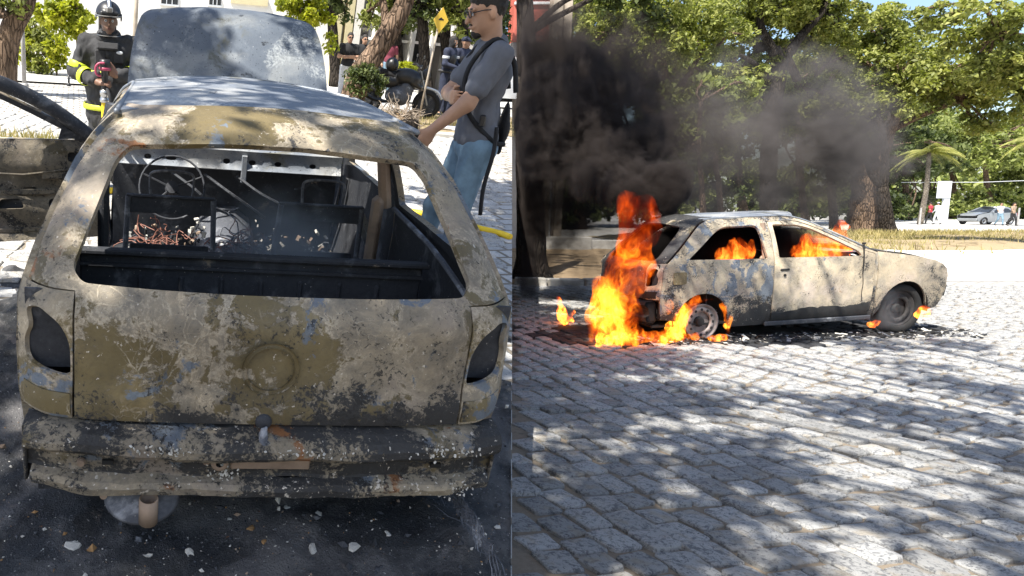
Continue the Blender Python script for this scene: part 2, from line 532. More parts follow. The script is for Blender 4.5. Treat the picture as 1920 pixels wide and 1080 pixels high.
def m_ash(name):
    """wet ash, soot and crumbs under the burnt car"""
    t = NT(name)
    P = t.warp(.05, 8)
    n = t.noise(3.2, 9, .66, .4, P); f = t.noise(28, 8, .72, .3, P, 1); g = t.noise(110, 5, .7, 0, P, 2)
    c = t.mix(f, (.011, .012, .014), (.075, .077, .082))
    c = t.mix(t.step(n, .44, .60), c, t.mix(f, (.055, .055, .058), (.24, .23, .225)))
    c = t.mix(t.step(t.noise(5, 6, .7, .4, P, 7), .63, .70), c, t.mix(g, (.10, .085, .08), (.26, .23, .21)))
    c = t.mix(t.step(g, .60, .64), c, (.22, .22, .23))
    c = t.mix(t.step(t.noise(70, 4, .6, 0, P, 3), .655, .68), c, (.55, .53, .5))
    c = t.mix(t.step(t.noise(33, 4, .6, 0, P, 4), .70, .72), c, (.30, .14, .07))
    t.bsdf(c, t.math('ADD', .45, t.math('MULTIPLY', n, .4)), 0, t.bump(t.math('ADD', f, g), 1.0, .02), .4)
    return t.mat

def m_flame(name, scale=1.0, gain=1.0, red=0.0, zlo=0.0, zhi=1.5):
    """burning gas: an emitting volume drawn out into filaments, with gaps between the tongues"""
    t = NT(name)
    P = t.mapping(scale=(1, 1, .55))
    P = t.warp(.42 / scale, 2.6 * scale, P, 3)
    P = t.warp(.16 / scale, 8.0 * scale, P, 4)
    a = t.noise(4.5 * scale, 3, .55, .4, P, 1); b = t.noise(11 * scale, 3, .6, .6, P, 2); c = t.noise(2.6 * scale, 4, .6, .5, P, 8)
    ra = t.math('MAXIMUM', t.math('SUBTRACT', 1.0, t.math('ABSOLUTE', t.math('MULTIPLY', t.math('SUBTRACT', a, .5), 9))), 0)
    rb = t.math('MAXIMUM', t.math('SUBTRACT', 1.0, t.math('ABSOLUTE', t.math('MULTIPLY', t.math('SUBTRACT', b, .5), 7))), 0)
    fil = t.math('ADD', t.math('MULTIPLY', ra, .65), t.math('MULTIPLY', rb, .55))
    z = t.sep()[2]
    g = t.n('ShaderNodeMapRange'); t.put(g.inputs['Value'], z)
    g.inputs['From Min'].default_value = zlo; g.inputs['From Max'].default_value = zhi
    g.inputs['To Min'].default_value = 1.0; g.inputs['To Max'].default_value = .38
    body = t.step(c, .29, .60)
    heat = t.math('MULTIPLY', t.math('MULTIPLY', fil, g.outputs[0]), body)
    col = t.ramp(heat, (0.0, (.60, .03, .004)), (.25, (.9, .10, .006)), (.55, (1.0, .20, .010)), (.82, (1.0, .34, .024)), (1.0, (1.0, .52, .065)))
    col = t.mix(t.step(z, zlo + (zhi - zlo) * .35, zhi * 1.02), col, t.mix(t.step(heat, .1, .5), (.75, .035, .003), (1.0, .12, .008)))
    if red: col = t.mix(red, col, (1.0, .06, .006))
    em = t.n('ShaderNodeEmission'); t.put(em.inputs['Color'], col)
    t.put(em.inputs['Strength'], t.math('ADD', t.math('MULTIPLY', t.math('POWER', heat, 2.4), 22.0 * gain), t.math('MULTIPLY', body, .14 * gain)))
    ab = t.n('ShaderNodeVolumeAbsorption'); ab.inputs['Color'].default_value = (.6, .25, .1, 1); t.put(ab.inputs['Density'], t.math('MULTIPLY', body, 3.0))
    ad = t.n('ShaderNodeAddShader')
    t.t.links.new(em.outputs[0], ad.inputs[0]); t.t.links.new(ab.outputs[0], ad.inputs[1])
    t.t.links.new(ad.outputs[0], t.out.inputs['Volume'])
    t.mat.cycles.volume_step_rate = .2
    return t.mat

def m_smoke(name, blobs, col=(.2, .18, .17), scale=1.0, seed=0, rate=.12, contrast=.9):
    """drifting smoke: puffs (centre, radii, density) whose edges are torn by turbulence"""
    t = NT(name)
    P = t.warp(.55 / scale, .8 * scale, None, seed + 2)
    a = t.noise(1.1 * scale, 5, .58, .2, P, seed)
    a2 = t.noise(3.0 * scale, 4, .6, .6, P, seed + 5)
    an = t.math('ADD', t.math('MULTIPLY', t.math('SUBTRACT', a, .5), -2.6 * contrast), t.math('MULTIPLY', t.math('SUBTRACT', a2, .5), -1.3 * contrast))
    tot = None
    for c, r, d in blobs:
        q = t.vmath('DIVIDE', t.vmath('SUBTRACT', t.obj, tuple(c)), tuple(r))
        L = t.n('ShaderNodeVectorMath'); L.operation = 'LENGTH'; t.put(L.inputs[0], q)
        f = t.math('MULTIPLY', t.step(t.math('ADD', L.outputs['Value'], an), 1.05, .25), d)
        tot = f if tot is None else t.math('ADD', tot, f)
    v = t.n('ShaderNodeVolumePrincipled'); t.put(v.inputs['Density'], tot)
    v.inputs['Color'].default_value = (*col, 1); v.inputs['Anisotropy'].default_value = .2
    t.t.links.new(v.outputs[0], t.out.inputs['Volume'])
    t.mat.cycles.volume_step_rate = rate
    return t.mat

M = {}
M['hatch'] = m_burnt('scorched_tailgate_metal', 3, soot=.58, blue=.46, flake=.54, sootz=(.50, .72, .20), rust=.76, sf=.012, web=.8)
M['tail'] = m_burnt('scorched_quarter_metal', 8, soot=.58, blue=.74, flake=.62, sootz=(.35, .55, .12), rust=.62, sf=.02, web=.15)
M['beam'] = m_burnt('scorched_bumper_steel', 12, soot=.74, blue=.72, flake=.66, rust=.80, ash=.12, dark=.95)
M['lip'] = m_burnt('flaking_bumper_lip', 15, soot=.70, blue=.62, flake=.74, rust=.95, ash=.4, pale=1.1)
M['roof'] = m_roof('heat_blued_roof', 2)
M['bonnet'] = m_roof('heat_blued_bonnet', 9, .62)
M['soot'] = m_soot('sooty_steel', 1, 1.6)
M['soot2'] = m_soot('sooty_grey_steel', 4, 2.2)
M['soot3'] = m_soot('ashy_steel', 6, 5.0)
M['side2'] = m_burnt('scorched_body_side', 21, soot=.64, blue=.80, flake=.80, pale=1.5, sootz=(.22, .60, .20), rust=.55, scale=.9)
M['door2'] = m_burnt('scorched_door_skin', 27, soot=.60, blue=.45, flake=.84, pale=1.7, sootz=(.25, .45, .16), rust=.56, scale=.9)
M['fender2'] = m_burnt('scorched_fender', 31, soot=.62, blue=.3, flake=.90, pale=1.5, sootz=(.22, .5, .16), rust=.38, scale=.7)
M['rim2'] = simple('shaded_rim_steel', (.03, .028, .028), .8, .2, .5, 10, .3)  # darker copy of the rim steel, with the wheel arch's shade in its colour
M['rim'] = simple('burnt_rim_steel', (.22, .19, .18), .6, .4, .5, 10, .3)
M['black'] = simple('charred_black', (.012, .012, .012), .8, 0, .5, 14, .6)
M['ash'] = m_ash('ash_and_soot')
M['ashflake'] = simple('pale_ash_flake', (.55, .53, .48), .9, 0, .3, 30, .5)
M['rustflake'] = simple('brown_dry_leaf', (.30, .17, .07), .8, 0, .4, 30, .3)
M['granite'] = m_granite('granite_setts')
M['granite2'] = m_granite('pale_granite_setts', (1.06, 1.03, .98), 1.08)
M['kerb'] = simple('kerb_stone', (.46, .44, .40), .9, 0, .25, 6, .5)
M['soil'] = m_soil('dry_soil')
M['soil2'] = m_soil('pale_dry_verge', (.26, .20, .12), (.42, .34, .22))  # paler tone of the dry soil
M['pave'] = simple('pale_far_road', (.50, .485, .455), .9, 0, .15, .6, .2)
M['bark'] = m_bark('brown_bark', (.10, .066, .043), (.26, .18, .125))
M['bark2'] = m_bark('dark_bark', (.022, .018, .015), (.06, .048, .038))
M['bark3'] = m_bark('grey_palm_bark', (.18, .15, .12), (.32, .28, .23), 9)
M['leaf'] = m_leaf('leaf_green', (.07, .085, .025), (.26, .285, .075), (.42, .42, .14), .42)
M['leafd'] = m_leaf('leaf_dark', (.025, .04, .012), (.085, .11, .035), (.15, .175, .06))
M['leaffar'] = m_leaf('leaf_far', (.08, .10, .035), (.25, .285, .09), (.38, .40, .15), .42)
M['leafy'] = m_leaf('leaf_yellow_green', (.16, .19, .02), (.36, .38, .03), (.52, .50, .05), .45)
M['palmleaf'] = m_leaf('palm_leaf', (.13, .15, .04), (.28, .28, .09), (.42, .38, .14), .35)
M['grass'] = m_leaf('dry_grass', (.16, .15, .05), (.36, .30, .13), (.50, .42, .20), .3)
M['canopy'] = m_leaf('canopy_leaf', (.03, .05, .012), (.09, .12, .03), (.14, .17, .05), .2)
M['white'] = simple('white_wall_paint', (.78, .76, .72), .85, 0, .06, 1.5, .1)
M['cream'] = simple('cream_wall_paint', (.62, .55, .34), .85, 0, .08, 2, .1)
M['concrete'] = simple('stained_concrete', (.40, .34, .27), .9, 0, .3, 3, .4)
M['redwall'] = simple('red_wall_paint', (.50, .12, .085), .8, 0, .15, 2, .15)
M['greywall'] = simple('grey_wall', (.33, .31, .29), .9, 0, .2, 2.5, .2)
M['darkglass'] = simple('dark_glass', (.03, .035, .04), .15, 0, .2, 2, 0)
M['sign'] = simple('pale_grey_sign_paint', (.62, .64, .66), .5, 0, .05, 2, 0)
M['yellow'] = simple('yellow_sign_paint', (.72, .48, .06), .5, 0, .1, 4, 0)
M['grey_post'] = simple('grey_post_paint', (.35, .34, .33), .6, .1, .15, 6, .1)
M['hose'] = simple('yellow_hose', (.80, .55, .02), .55, 0, .1, 20, .2)
M['hivis'] = simple('lime_reflective_tape', (.62, .72, .04), .5, 0, .1, 20, .05)
M['firecoat'] = simple('black_fire_coat', (.032, .032, .034), .85, 0, .4, 12, .35)
M['skin'] = simple('tan_skin', (.44, .25, .16), .55, 0, .12, 14, .08)
M['skin2'] = simple('dark_skin', (.20, .105, .065), .55, 0, .12, 14, .08)
M['tee'] = simple('grey_tshirt_cotton', (.125, .13, .15), .9, 0, .15, 10, .25)
M['jeans'] = simple('blue_denim', (.16, .25, .33), .9, 0, .25, 14, .35)
M['hair'] = simple('dark_hair', (.02, .015, .012), .7, 0, .5, 60, .8)
M['blackcloth'] = simple('black_cloth', (.018, .018, .02), .9, 0, .3, 14, .3)
M['navy'] = simple('navy_uniform_cloth', (.022, .028, .055), .85, 0, .3, 14, .3)
M['whitecloth'] = simple('white_cloth', (.62, .63, .66), .9, 0, .1, 10, .3)
M['redcloth'] = simple('red_cloth', (.35, .03, .045), .9, 0, .15, 10, .3)
M['maroon'] = simple('maroon_cloth', (.16, .03, .05), .9, 0, .15, 10, .3)
M['plastic'] = simple('black_plastic', (.02, .02, .022), .4, 0, .2, 10, 0)
M['chrome'] = simple('dull_chrome', (.5, .5, .5), .3, .9, .1, 10, 0)
M['silver'] = simple('silver_grey_car_paint', (.30, .32, .34), .3, .4, .05, 3, 0, coat=.5)
M['whitepaint'] = simple('white_car_paint', (.75, .76, .77), .3, 0, .05, 3, 0, coat=.5)
M['tyre'] = simple('tyre_rubber', (.010, .010, .010), .85, 0, .2, 20, .2)
M['redwire'] = simple('scorched_red_wire', (.20, .085, .06), .7, 0, .4, 20, .2)
M['tan'] = simple('scorched_tan_steel', (.30, .22, .16), .7, .1, .35, 9, .3)
M['rootwood'] = simple('grey_root_wood', (.26, .21, .16), .9, 0, .35, 9, .6)
M['pink'] = simple('pink_nozzle_paint', (.42, .06, .12), .4, 0, .2, 10, 0)
# ------------------------------------------------------------------ ground of the flat street (right)
RNG = np.random.default_rng(7)
CB_U = np.array((math.cos(RAD(24)), math.sin(RAD(24))))      # cross joints of the setts
CB_V = np.array((-0.06, 1.0)) / math.hypot(.06, 1)           # rows of setts run away from the camera
def grid_sheet(name, x0, x1, y0, y1, dx, dy, zf, mat, cob=None):
    xs = np.arange(x0, x1 + dx * .5, dx); ys = np.arange(y0, y1 + dy * .5, dy)
    X, Y = np.meshgrid(xs, ys); Z = zf(X, Y)
    V = np.stack([X.ravel(), Y.ravel(), Z.ravel()], 1); nx = len(xs)
    I = np.arange(len(V)).reshape(len(ys), nx)
    F = np.stack([I[:-1, :-1].ravel(), I[:-1, 1:].ravel(), I[1:, 1:].ravel(), I[1:, :-1].ravel()], 1)
    C = V[F].mean(1)
    return fast_mesh(name, V, F, mat, True, attr={'cob': cob(C) if cob else np.zeros(len(F))})

me = grid_sheet('street', -60, 420, -20, 420, 4, 4, lambda X, Y: X * 0, m_street('street_sand_and_setts', burn=(4.9, 7.75, 2.9, 1.15), ang=RAD(24)),
                cob=lambda C: ((C[:, 1] > 12.4) | (C[:, 0] > 16)).astype(float))
street = tag(link('street', me), kind='structure')

# setts: a few shared shapes, each with an uneven worn top
def sett_mesh(seed, mat):
    r = np.random.default_rng(seed)
    q = np.array([(-.5, -.5), (.5, -.5), (.5, .5), (-.5, .5)]) + r.uniform(-.085, .085, (4, 2))
    ring = []
    for i in range(4):                                     # 12-gon with clipped corners
        a, b = q[i], q[(i + 1) % 4]; p = q[i - 1]
        ring += [q[i] + (p - q[i]) * r.uniform(.04, .12), q[i] + (b - q[i]) * r.uniform(.04, .12), (a + b) / 2 + r.uniform(-.025, .025, 2)]
    ring = np.array(ring)
    k = len(ring)
    lay = []
    for s, z in ((1.02, -.8), (1.0, .55), (.965, .93), (.55, 1.0)):
        zz = np.full(k, z) + (r.uniform(-.12, .12, k) if z > .5 else 0)
        lay.append(np.column_stack([ring * s, zz]))
    V = np.concatenate(lay + [np.array([[0, 0, 1.0 + r.uniform(-.08, .06)]])])
    F = []
    for L in range(3):
        for j in range(k): F.append((L * k + j, L * k + (j + 1) % k, (L + 1) * k + (j + 1) % k, (L + 1) * k + j))
    for j in range(k): F.append((3 * k + j, 3 * k + (j + 1) % k, 4 * k))
    me = bpy.data.meshes.new('cobblestone'); me.from_pydata(V.tolist(), [], F); me.materials.append(mat)
    me.polygons.foreach_set('use_smooth', [j >= k for j in range(len(F))])
    return me, V, F

def lay_setts(parent, region, zfun, mat, dist, origin, ranges, U, Vd, keep=300, seed=1, pitch_u=.205, pitch_v=.225, mat2=None, burnt=None):
    r = np.random.default_rng(seed)
    kinds = [sett_mesh(seed * 50 + i, mat) for i in range(14)]
    kinds2 = [sett_mesh(seed * 50 + i, mat2) for i in range(14)] if mat2 else None
    cells = []
    for i in range(*ranges[0]):
        ph = r.uniform(0, 1)
        j = ranges[1][0] + ph
        while j < ranges[1][1]:
            ln = r.uniform(.8, 1.25)
            c = origin + U * (i + .5) * pitch_u + Vd * (j + ln / 2) * pitch_v
            j += ln
            c = c + r.uniform(-.008, .008, 2)
            if region(c): cells.append((dist(c), c, ln * pitch_v, r.integers(len(kinds)), r.uniform(-6, 6), r.uniform(-.010, .007), r.uniform(.84, 1.0), r.uniform(-2.2, 2.2, 2)))
    cells.sort(key=lambda q: q[0])
    Vall = []; Fall = []; n = 0; Mall = []
    for idx, (d, c, ln, kd, rot, dz, gap, tilt) in enumerate(cells):
        z = zfun(c[0], c[1])
        su = (pitch_u - .014) * gap; sv = (ln - .016) * gap; h = .020
        A = np.array([[U[0] * su, Vd[0] * sv, 0], [U[1] * su, Vd[1] * sv, 0], [0, 0, h]])
        Rm = np.array(Matrix.Rotation(RAD(rot), 3, 'Z') @ Matrix.Rotation(RAD(tilt[0]), 3, 'X') @ Matrix.Rotation(RAD(tilt[1]), 3, 'Y'))
        A = Rm @ A
        bt = bool(burnt and burnt(c))
        if idx < keep:
            o = link('cobblestone', (kinds2 if bt else kinds)[kd][0], parent)
            mm = Matrix(A.tolist()).to_4x4(); mm.translation = (c[0], c[1], z + dz)
            o.matrix_parent_inverse = Matrix.Identity(4)
            o.matrix_local = mm
        else:
            V = kinds[kd][1] @ A.T + np.array((c[0], c[1], z + dz)); Vall.append(V)
            Fall += [[q + n for q in f] for f in kinds[kd][2]]; n += len(V); Mall += [int(bt)] * len(kinds[kd][2])
    if Vall:
        me = bpy.data.meshes.new('cobblestones'); me.from_pydata(np.concatenate(Vall).tolist(), [], Fall); me.materials.append(mat)
        if mat2: me.materials.append(mat2); me.polygons.foreach_set('material_index', Mall)
        me.polygons.foreach_set('use_smooth', [True] * len(Fall))
        o = link('paving_setts', me, parent); tag(o, kind='stuff')

def in_view(p, m=.5):
    q = RCW.transposed() @ (Vector(p) - Vector((0, 0, CAM_H)))
    if q.y < .3: return False
    u = 480 + 1300 * q.x / q.y; v = 540 - 1300 * q.z / q.y
    mm = 60 * m + 1300 * .15 / q.y
    return -mm < u < 1920 + mm and -mm < v < 1080 + mm

M['setts'] = m_granite('flat_street_setts', (1.01, 1.0, .975), .78)  # one darker granite tone for all unsooted setts of the flat street
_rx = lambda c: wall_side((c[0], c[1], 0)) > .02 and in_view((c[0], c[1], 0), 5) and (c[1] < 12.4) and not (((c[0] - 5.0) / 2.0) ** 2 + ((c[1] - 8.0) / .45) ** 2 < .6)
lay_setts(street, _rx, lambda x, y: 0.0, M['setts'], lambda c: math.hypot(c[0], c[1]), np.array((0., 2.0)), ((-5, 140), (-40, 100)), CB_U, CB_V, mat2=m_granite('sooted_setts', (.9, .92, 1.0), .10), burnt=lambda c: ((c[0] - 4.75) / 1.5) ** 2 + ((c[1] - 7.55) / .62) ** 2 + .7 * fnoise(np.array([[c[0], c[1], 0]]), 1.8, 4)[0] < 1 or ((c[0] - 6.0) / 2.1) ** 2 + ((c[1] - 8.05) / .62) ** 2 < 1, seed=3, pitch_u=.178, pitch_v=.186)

# soil strip, kerb and low wall behind the burning car on the far left
def ribbon(name, pts, mat, z, kind='structure'):
    me = bpy.data.meshes.new(name); me.from_pydata([(p[0], p[1], z) for p in pts], [], [list(range(len(pts)))]); me.materials.append(mat)
    return tag(link(name, me), kind=kind)

def bumpy(name, x0, x1, y0, y1, st, h, mat, z0=.0, seed=0, taper=1.0):
    def zf(X, Y):
        P = np.stack([X, Y, X * 0], -1)
        e = np.minimum(np.minimum(X - x0, x1 - X), np.minimum(Y - y0, y1 - Y)) / taper
        return z0 + smooth01(e) * h * (.7 + .5 * fnoise(P, .35, seed, 4))
    me = grid_sheet(name, x0, x1, y0, y1, st, st, zf, mat)
    return tag(link(name, me), kind='structure')
soil_a = bumpy('soil_bed', 3.9, 12.2, 12.75, 23.2, .25, .12, M['soil'], .005, 1)
soil_b = bumpy('verge', 15.5, 62, 20.6, 33.5, .5, .30, M['soil2'], .005, 2, 2.0)
far_road = ribbon('road', [(34, 36), (420, 36), (420, 110), (38, 110)], M['pave'], .012)
near_lane = ribbon('paved_lane', [(12.4, 13.2), (80, 13.2), (80, 19.9), (12.4, 19.9)], M['pave'], .008)

def kerb_row(p0, p1, L, n0, w, h, label, group, mat, zf=lambda x, y: 0, mw=MID, seed=0, wall=False):
    r = random.Random(seed)
    p0 = np.array(p0, float); p1 = np.array(p1, float); d = p1 - p0; T = np.hypot(*d); d /= T
    s = 0; i = 0
    root = empty('kerb', label, 'kerb', mw @ Matrix.Translation((p0[0], p0[1], zf(*p0))), group)
    a = math.atan2(d[1], d[0])
    while s < T and i < n0:
        if wall and not l_inside(*(p0 + d * (s + L)), .25): break
        l = L * r.uniform(.8, 1.15); c = p0 + d * (s + l / 2); s += l + .015; i += 1
        hh = h * r.uniform(.9, 1.1)
        MB().box((0, 0, 0), (l - .02, w, hh), bev=.02).build('kerb_stone', mat, root, mat=Matrix.Translation((c[0] - p0[0], c[1] - p0[1], hh / 2 - .03 + zf(*c) - zf(*p0))) @ Matrix.Rotation(a + r.uniform(-.02, .02), 4, 'Z') @ Matrix.Rotation(r.uniform(-.04, .04), 4, 'X'))
    return root
kerb_row((4.75, 12.62), (10.6, 12.3), .62, 10, .22, .17, 'grey stone kerb along the soil bed at the foot of the dark trunk', None, M['kerb'], seed=3)
kerb_row((16.0, 20.2), (60, 19.9), 1.6, 28, .30, .20, 'sunlit white kerb along the grassy verge behind the burnt bonnet', None, M['white'], seed=4)
wallb = empty('low_wall', 'low wall of two pale concrete blocks behind the smoke', 'wall', Matrix.Translation((9.4, 21.6, 0)))
MB().box((0, 0, .24), (1.45, .4, .48), bev=.02).build('concrete_block', M['kerb'], wallb, mat=Matrix.Translation((.25, 0, .02)))
MB().box((0, 0, .18), (2.5, .4, .36), bev=.02).build('concrete_block', M['kerb'], wallb, mat=Matrix.Translation((2.3, .3, .02)))

# grass on the verge
def grass_patch(name, label, centers, n, h, spread, mw=MID, seed=0, mat=None):
    r = np.random.default_rng(seed)
    C = np.asarray(centers, float)
    P = C[r.integers(len(C), size=n)] + np.column_stack([r.normal(0, spread[0], n), r.normal(0, spread[1], n), np.zeros(n)])
    hh = h * r.uniform(.4, 1.2, n); a = r.uniform(0, 6.28, n); w = .012 + .012 * r.random(n); w = w * (h / .25)
    dx = np.cos(a) * w; dy = np.sin(a) * w; lean = r.normal(0, .35, (n, 2)) * hh[:, None]
    V = np.stack([P + np.column_stack([-dx, -dy, np.zeros(n)]), P + np.column_stack([dx, dy, np.zeros(n)]), P + np.column_stack([lean, hh])], 1).reshape(-1, 3)
    F = np.arange(3 * n).reshape(n, 3)
    o = link(name, fast_mesh(name, V, F, mat or M['grass'], attr={'leafv': r.random(n)}), None, mw)
    return tag(o, label, 'grass', kind='stuff')
grass_patch('dry_grass', 'dry yellow grass growing along the verge', [(x, y, .12) for x, y in zip(np.linspace(17, 50, 26), 22 + 6 * np.abs(np.sin(np.arange(26) * 1.7)))], 15000, .26, (1.5, 1.2), seed=5)
grass_patch('dry_grass', 'dry grass at the foot of the big forked tree', [(x, 30.5 + .5 * math.sin(x * 3), .2) for x in np.linspace(24, 36, 14)], 5000, .26, (.8, .9), seed=6)

# ------------------------------------------------------------------ the sloping street (left)
def l_clip(pts):
    """keep the part of a polygon of the hill street lying left of the terrace wall"""
    out = []
    for i in range(len(pts)):
        a, b = Vector(pts[i]), Vector(pts[(i + 1) % len(pts)])
        da, db = wall_side(ML @ a), wall_side(ML @ b)
        if da <= 0: out.append(a)
        if (da <= 0) != (db <= 0): out.append(a + (b - a) * (da / (da - db)))
    return out
def l_inside(x, y, m=.03):
    return wall_side(ML @ Vector((x, y, lg(x, y)))) < -m
Y0 = -1.45
hill_pts = [(-16, Y0), (30, Y0), (30, 60), (-16, 60)]
top = l_clip([(x, y, lg(x, y)) for x, y in hill_pts])
def flat_sheet(name, top, mats, skirt=0, mw=ML):
    """triangulated sheet with an optional skirt on its outline"""
    n = len(top)
    V = [tuple(p) for p in top]; F = [list(range(n))]; mi = [0]
    if skirt:
        V += [(p[0], p[1], p[2] - skirt) for p in top]
        for i in range(n):
            j = (i + 1) % n; F.append([i, i + n, j + n, j]); mi.append(1)
    me = bpy.data.meshes.new(name); me.from_pydata(V, [], F)
    for q in mats: me.materials.append(q)
    me.polygons.foreach_set('material_index', mi)
    a = me.attributes.new('cob', 'FLOAT', 'FACE'); a.data.foreach_set('value', [1.0] + [0.0] * (len(F) - 1))
    return link(name, me, None, mw)
M['street_l'] = m_street('hill_street_setts', ang=RAD(-8))
hill = tag(flat_sheet('sloping_street', top, [M['street_l'], M['greywall']], 10), kind='structure')

_rl = lambda c: (l_inside(c[0], c[1], .12) and in_view(ML @ Vector((c[0], c[1], lg(c[0], c[1])))) and c[1] < 11 and not (abs((c[0] + .15) / 2.3) ** 3 + abs((c[1] - .3) / 2.9) ** 3 < .62) and not (abs(c[0]) < .75 and 0 < c[1] < 3.4) and not (c[0] < -1.2 and c[1] < 2.0))
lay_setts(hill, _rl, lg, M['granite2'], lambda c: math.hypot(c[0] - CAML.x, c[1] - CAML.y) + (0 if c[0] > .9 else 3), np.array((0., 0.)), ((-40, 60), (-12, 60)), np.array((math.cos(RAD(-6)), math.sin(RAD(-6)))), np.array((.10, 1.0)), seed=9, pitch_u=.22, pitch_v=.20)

# burnt ground round the car: a crusty sheet of wet ash
def ash_sheet():
    xs = np.arange(-2.6, 2.2, .02); ys = np.arange(-1.4, 3.6, .02)
    X, Y = np.meshgrid(xs, ys); P = np.stack([X, Y, X * 0], -1)
    edge = 1 - (np.abs((X + .15) / 2.3) ** 3 + np.abs((Y - .3) / 2.9) ** 3) ** (1 / 3) + .22 * fnoise(P, 1.3, 3, 4)
    Z = lg(X, Y) + .012 + .055 * smooth01(edge * 3) - .03 + .030 * fnoise(P, 2.4, 5, 3) + .016 * fnoise(P, 9, 8, 3) + .006 * np.abs(fnoise(P, 30, 2, 2))
    keep = edge > 0
    nx = len(xs); I = np.arange(X.size).reshape(X.shape)
    F = np.stack([I[:-1, :-1].ravel(), I[:-1, 1:].ravel(), I[1:, 1:].ravel(), I[1:, :-1].ravel()], 1)
    V = np.stack([X.ravel(), Y.ravel(), Z.ravel()], 1)
    W = V @ np.array(ML.to_3x3()).T + np.array(ML.translation)
    R = np.array(RCW); q = (W - np.array((0, 0, CAM_H))) @ R
    ins = (q[:, 0] - q[:, 1] * 480 / 1300) < -.004
    ok = (keep.ravel() & ins)[F].all(1)
    sd = q[:, 0] - q[:, 1] * 480 / 1300 + .004
    gx = (np.array(ML.to_3x3()) @ np.array((1., 0, 0))) @ R; g = gx[0] - gx[1] * 480 / 1300
    out = sd > 0; V[out, 0] -= sd[out] / g
    ok = keep.ravel()[F].all(1) & (ins[F].any(1))
    return fast_mesh('ash', V, F[ok], M['ash'], True)
ash = tag(link('ash_bed', ash_sheet(), None, ML), 'wet black ash and soot spread around the burnt car', 'ash', kind='stuff')
def ash_z(x, y):
    P = np.array([[x, y, 0.]])
    edge = 1 - (abs((x + .15) / 2.3) ** 3 + abs((y - .3) / 2.9) ** 3) ** (1 / 3) + .22 * fnoise(P, 1.3, 3, 4)[0]
    return lg(x, y) + .012 + .055 * smooth01(edge * 3) - .03 + .030 * fnoise(P, 2.4, 5, 3)[0] + .016 * fnoise(P, 9, 8, 3)[0]

# crumbs: too many to count
def crumbs():
    r = np.random.default_rng(4); V = []; F = []; n = 0
    base = np.array([(1, 0, 0), (-1, 0, 0), (0, 1, 0), (0, -1, 0), (0, 0, 1), (0, 0, -1.)])
    bf = [(0, 2, 4), (2, 1, 4), (1, 3, 4), (3, 0, 4), (2, 0, 5), (1, 2, 5), (3, 1, 5), (0, 3, 5)]
    for k in range(6000):
        x, y = r.uniform(-2.1, 1.5), r.uniform(-.9, 1.3) if k % 3 else r.uniform(-.85, .1)
        if wall_side(ML @ Vector((x, y, 0))) > -.05: continue
        s = .003 * (1 + r.pareto(2.4)); s = min(s, .02)
        b = base * (s * r.uniform(.5, 1.4, 3)) * np.array((1, 1, .6)); b = b @ np.array(Euler(r.uniform(0, 6, 3)).to_matrix()).T
        V.append(b + np.array((x, y, ash_z(x, y) + s * .4))); F += [[i + n for i in f] for f in bf]; n += 6
    mi = np.repeat(r.choice(4, len(V), p=[.60, .18, .13, .09]), 8)
    me = bpy.data.meshes.new('crumbs'); me.from_pydata(np.concatenate(V).tolist(), [], F)
    for q in (M['soot2'], M['ashflake'], M['tan'], M['rustflake']): me.materials.append(q)
    me.polygons.foreach_set('material_index', mi)
    return me
tag(link('ash_crumbs', crumbs(), None, ML), 'crumbs of ash, glass and burnt paint on the black ground', 'ash', kind='stuff')
def flake_mesh(seed, n=9):
    r = np.random.default_rng(seed); a = np.arange(n) * 6.283 / n
    rr = r.uniform(.55, 1.2, n); ring = np.column_stack([np.cos(a) * rr, np.sin(a) * rr * r.uniform(.55, 1)])
    V = np.concatenate([np.column_stack([ring, np.zeros(n)]), np.column_stack([ring * .85, .16 + .14 * r.random(n)]), [[0, 0, .28 + .15 * r.random()]]])
    F = [(j, (j + 1) % n, n + (j + 1) % n, n + j) for j in range(n)] + [(n + j, n + (j + 1) % n, 2 * n) for j in range(n)]
    me = bpy.data.meshes.new('ash_flake'); me.from_pydata(V.tolist(), [], F); me.materials.append(M['ashflake'] if seed % 5 != 3 else M['rustflake'])
    return me
FL = [flake_mesh(i) for i in range(10)]
flakes = [((138, 1045), .028, 'curled cream flake of ash lying furthest left on the black ground'), ((355, 962), .008, 'white shard of ash just right of the tail pipe'), ((428, 993), .010, 'small ochre flake below the spare wheel well'), ((468, 1015), .020, 'white ash flake right of the ochre crumb'),
          ((592, 1000), .014, 'pale chip lying on ash behind the bumper, rightmost of its cluster'), ((655, 1068), .026, 'long cream flake at the bottom of the ash'), ((580, 1066), .026, 'broad grey flake beside the long cream one'), ((535, 975), .012, 'tan dry leaf lying in the shadow behind the spare wheel well'),
          ((490, 1052), .013, 'brown leaf scrap at the lower middle of the ash'), ((355, 1058), .018, 'grey ash lump below the white shard'), ((925, 1016), .013, 'small white flake near the burnt tyre wire'), ((720, 1038), .016, 'mottled ash lump in the middle right of the black ground')]
for i, ((u, v), s, lab) in enumerate(flakes):
    p = l_ray(u, v); k = (.05 - CAML.z) / p.z; q = CAML + p * k
    o = link('ash_flake', FL[i % 10], None, ML @ Matrix.Translation((q.x, q.y, ash_z(q.x, q.y) + .004)) @ Matrix.Rotation(i * 1.3, 4, 'Z') @ Matrix.Diagonal((s, s, s, 1)))
    tag(o, lab, 'ash flake', 'larger flakes lying on the ash')

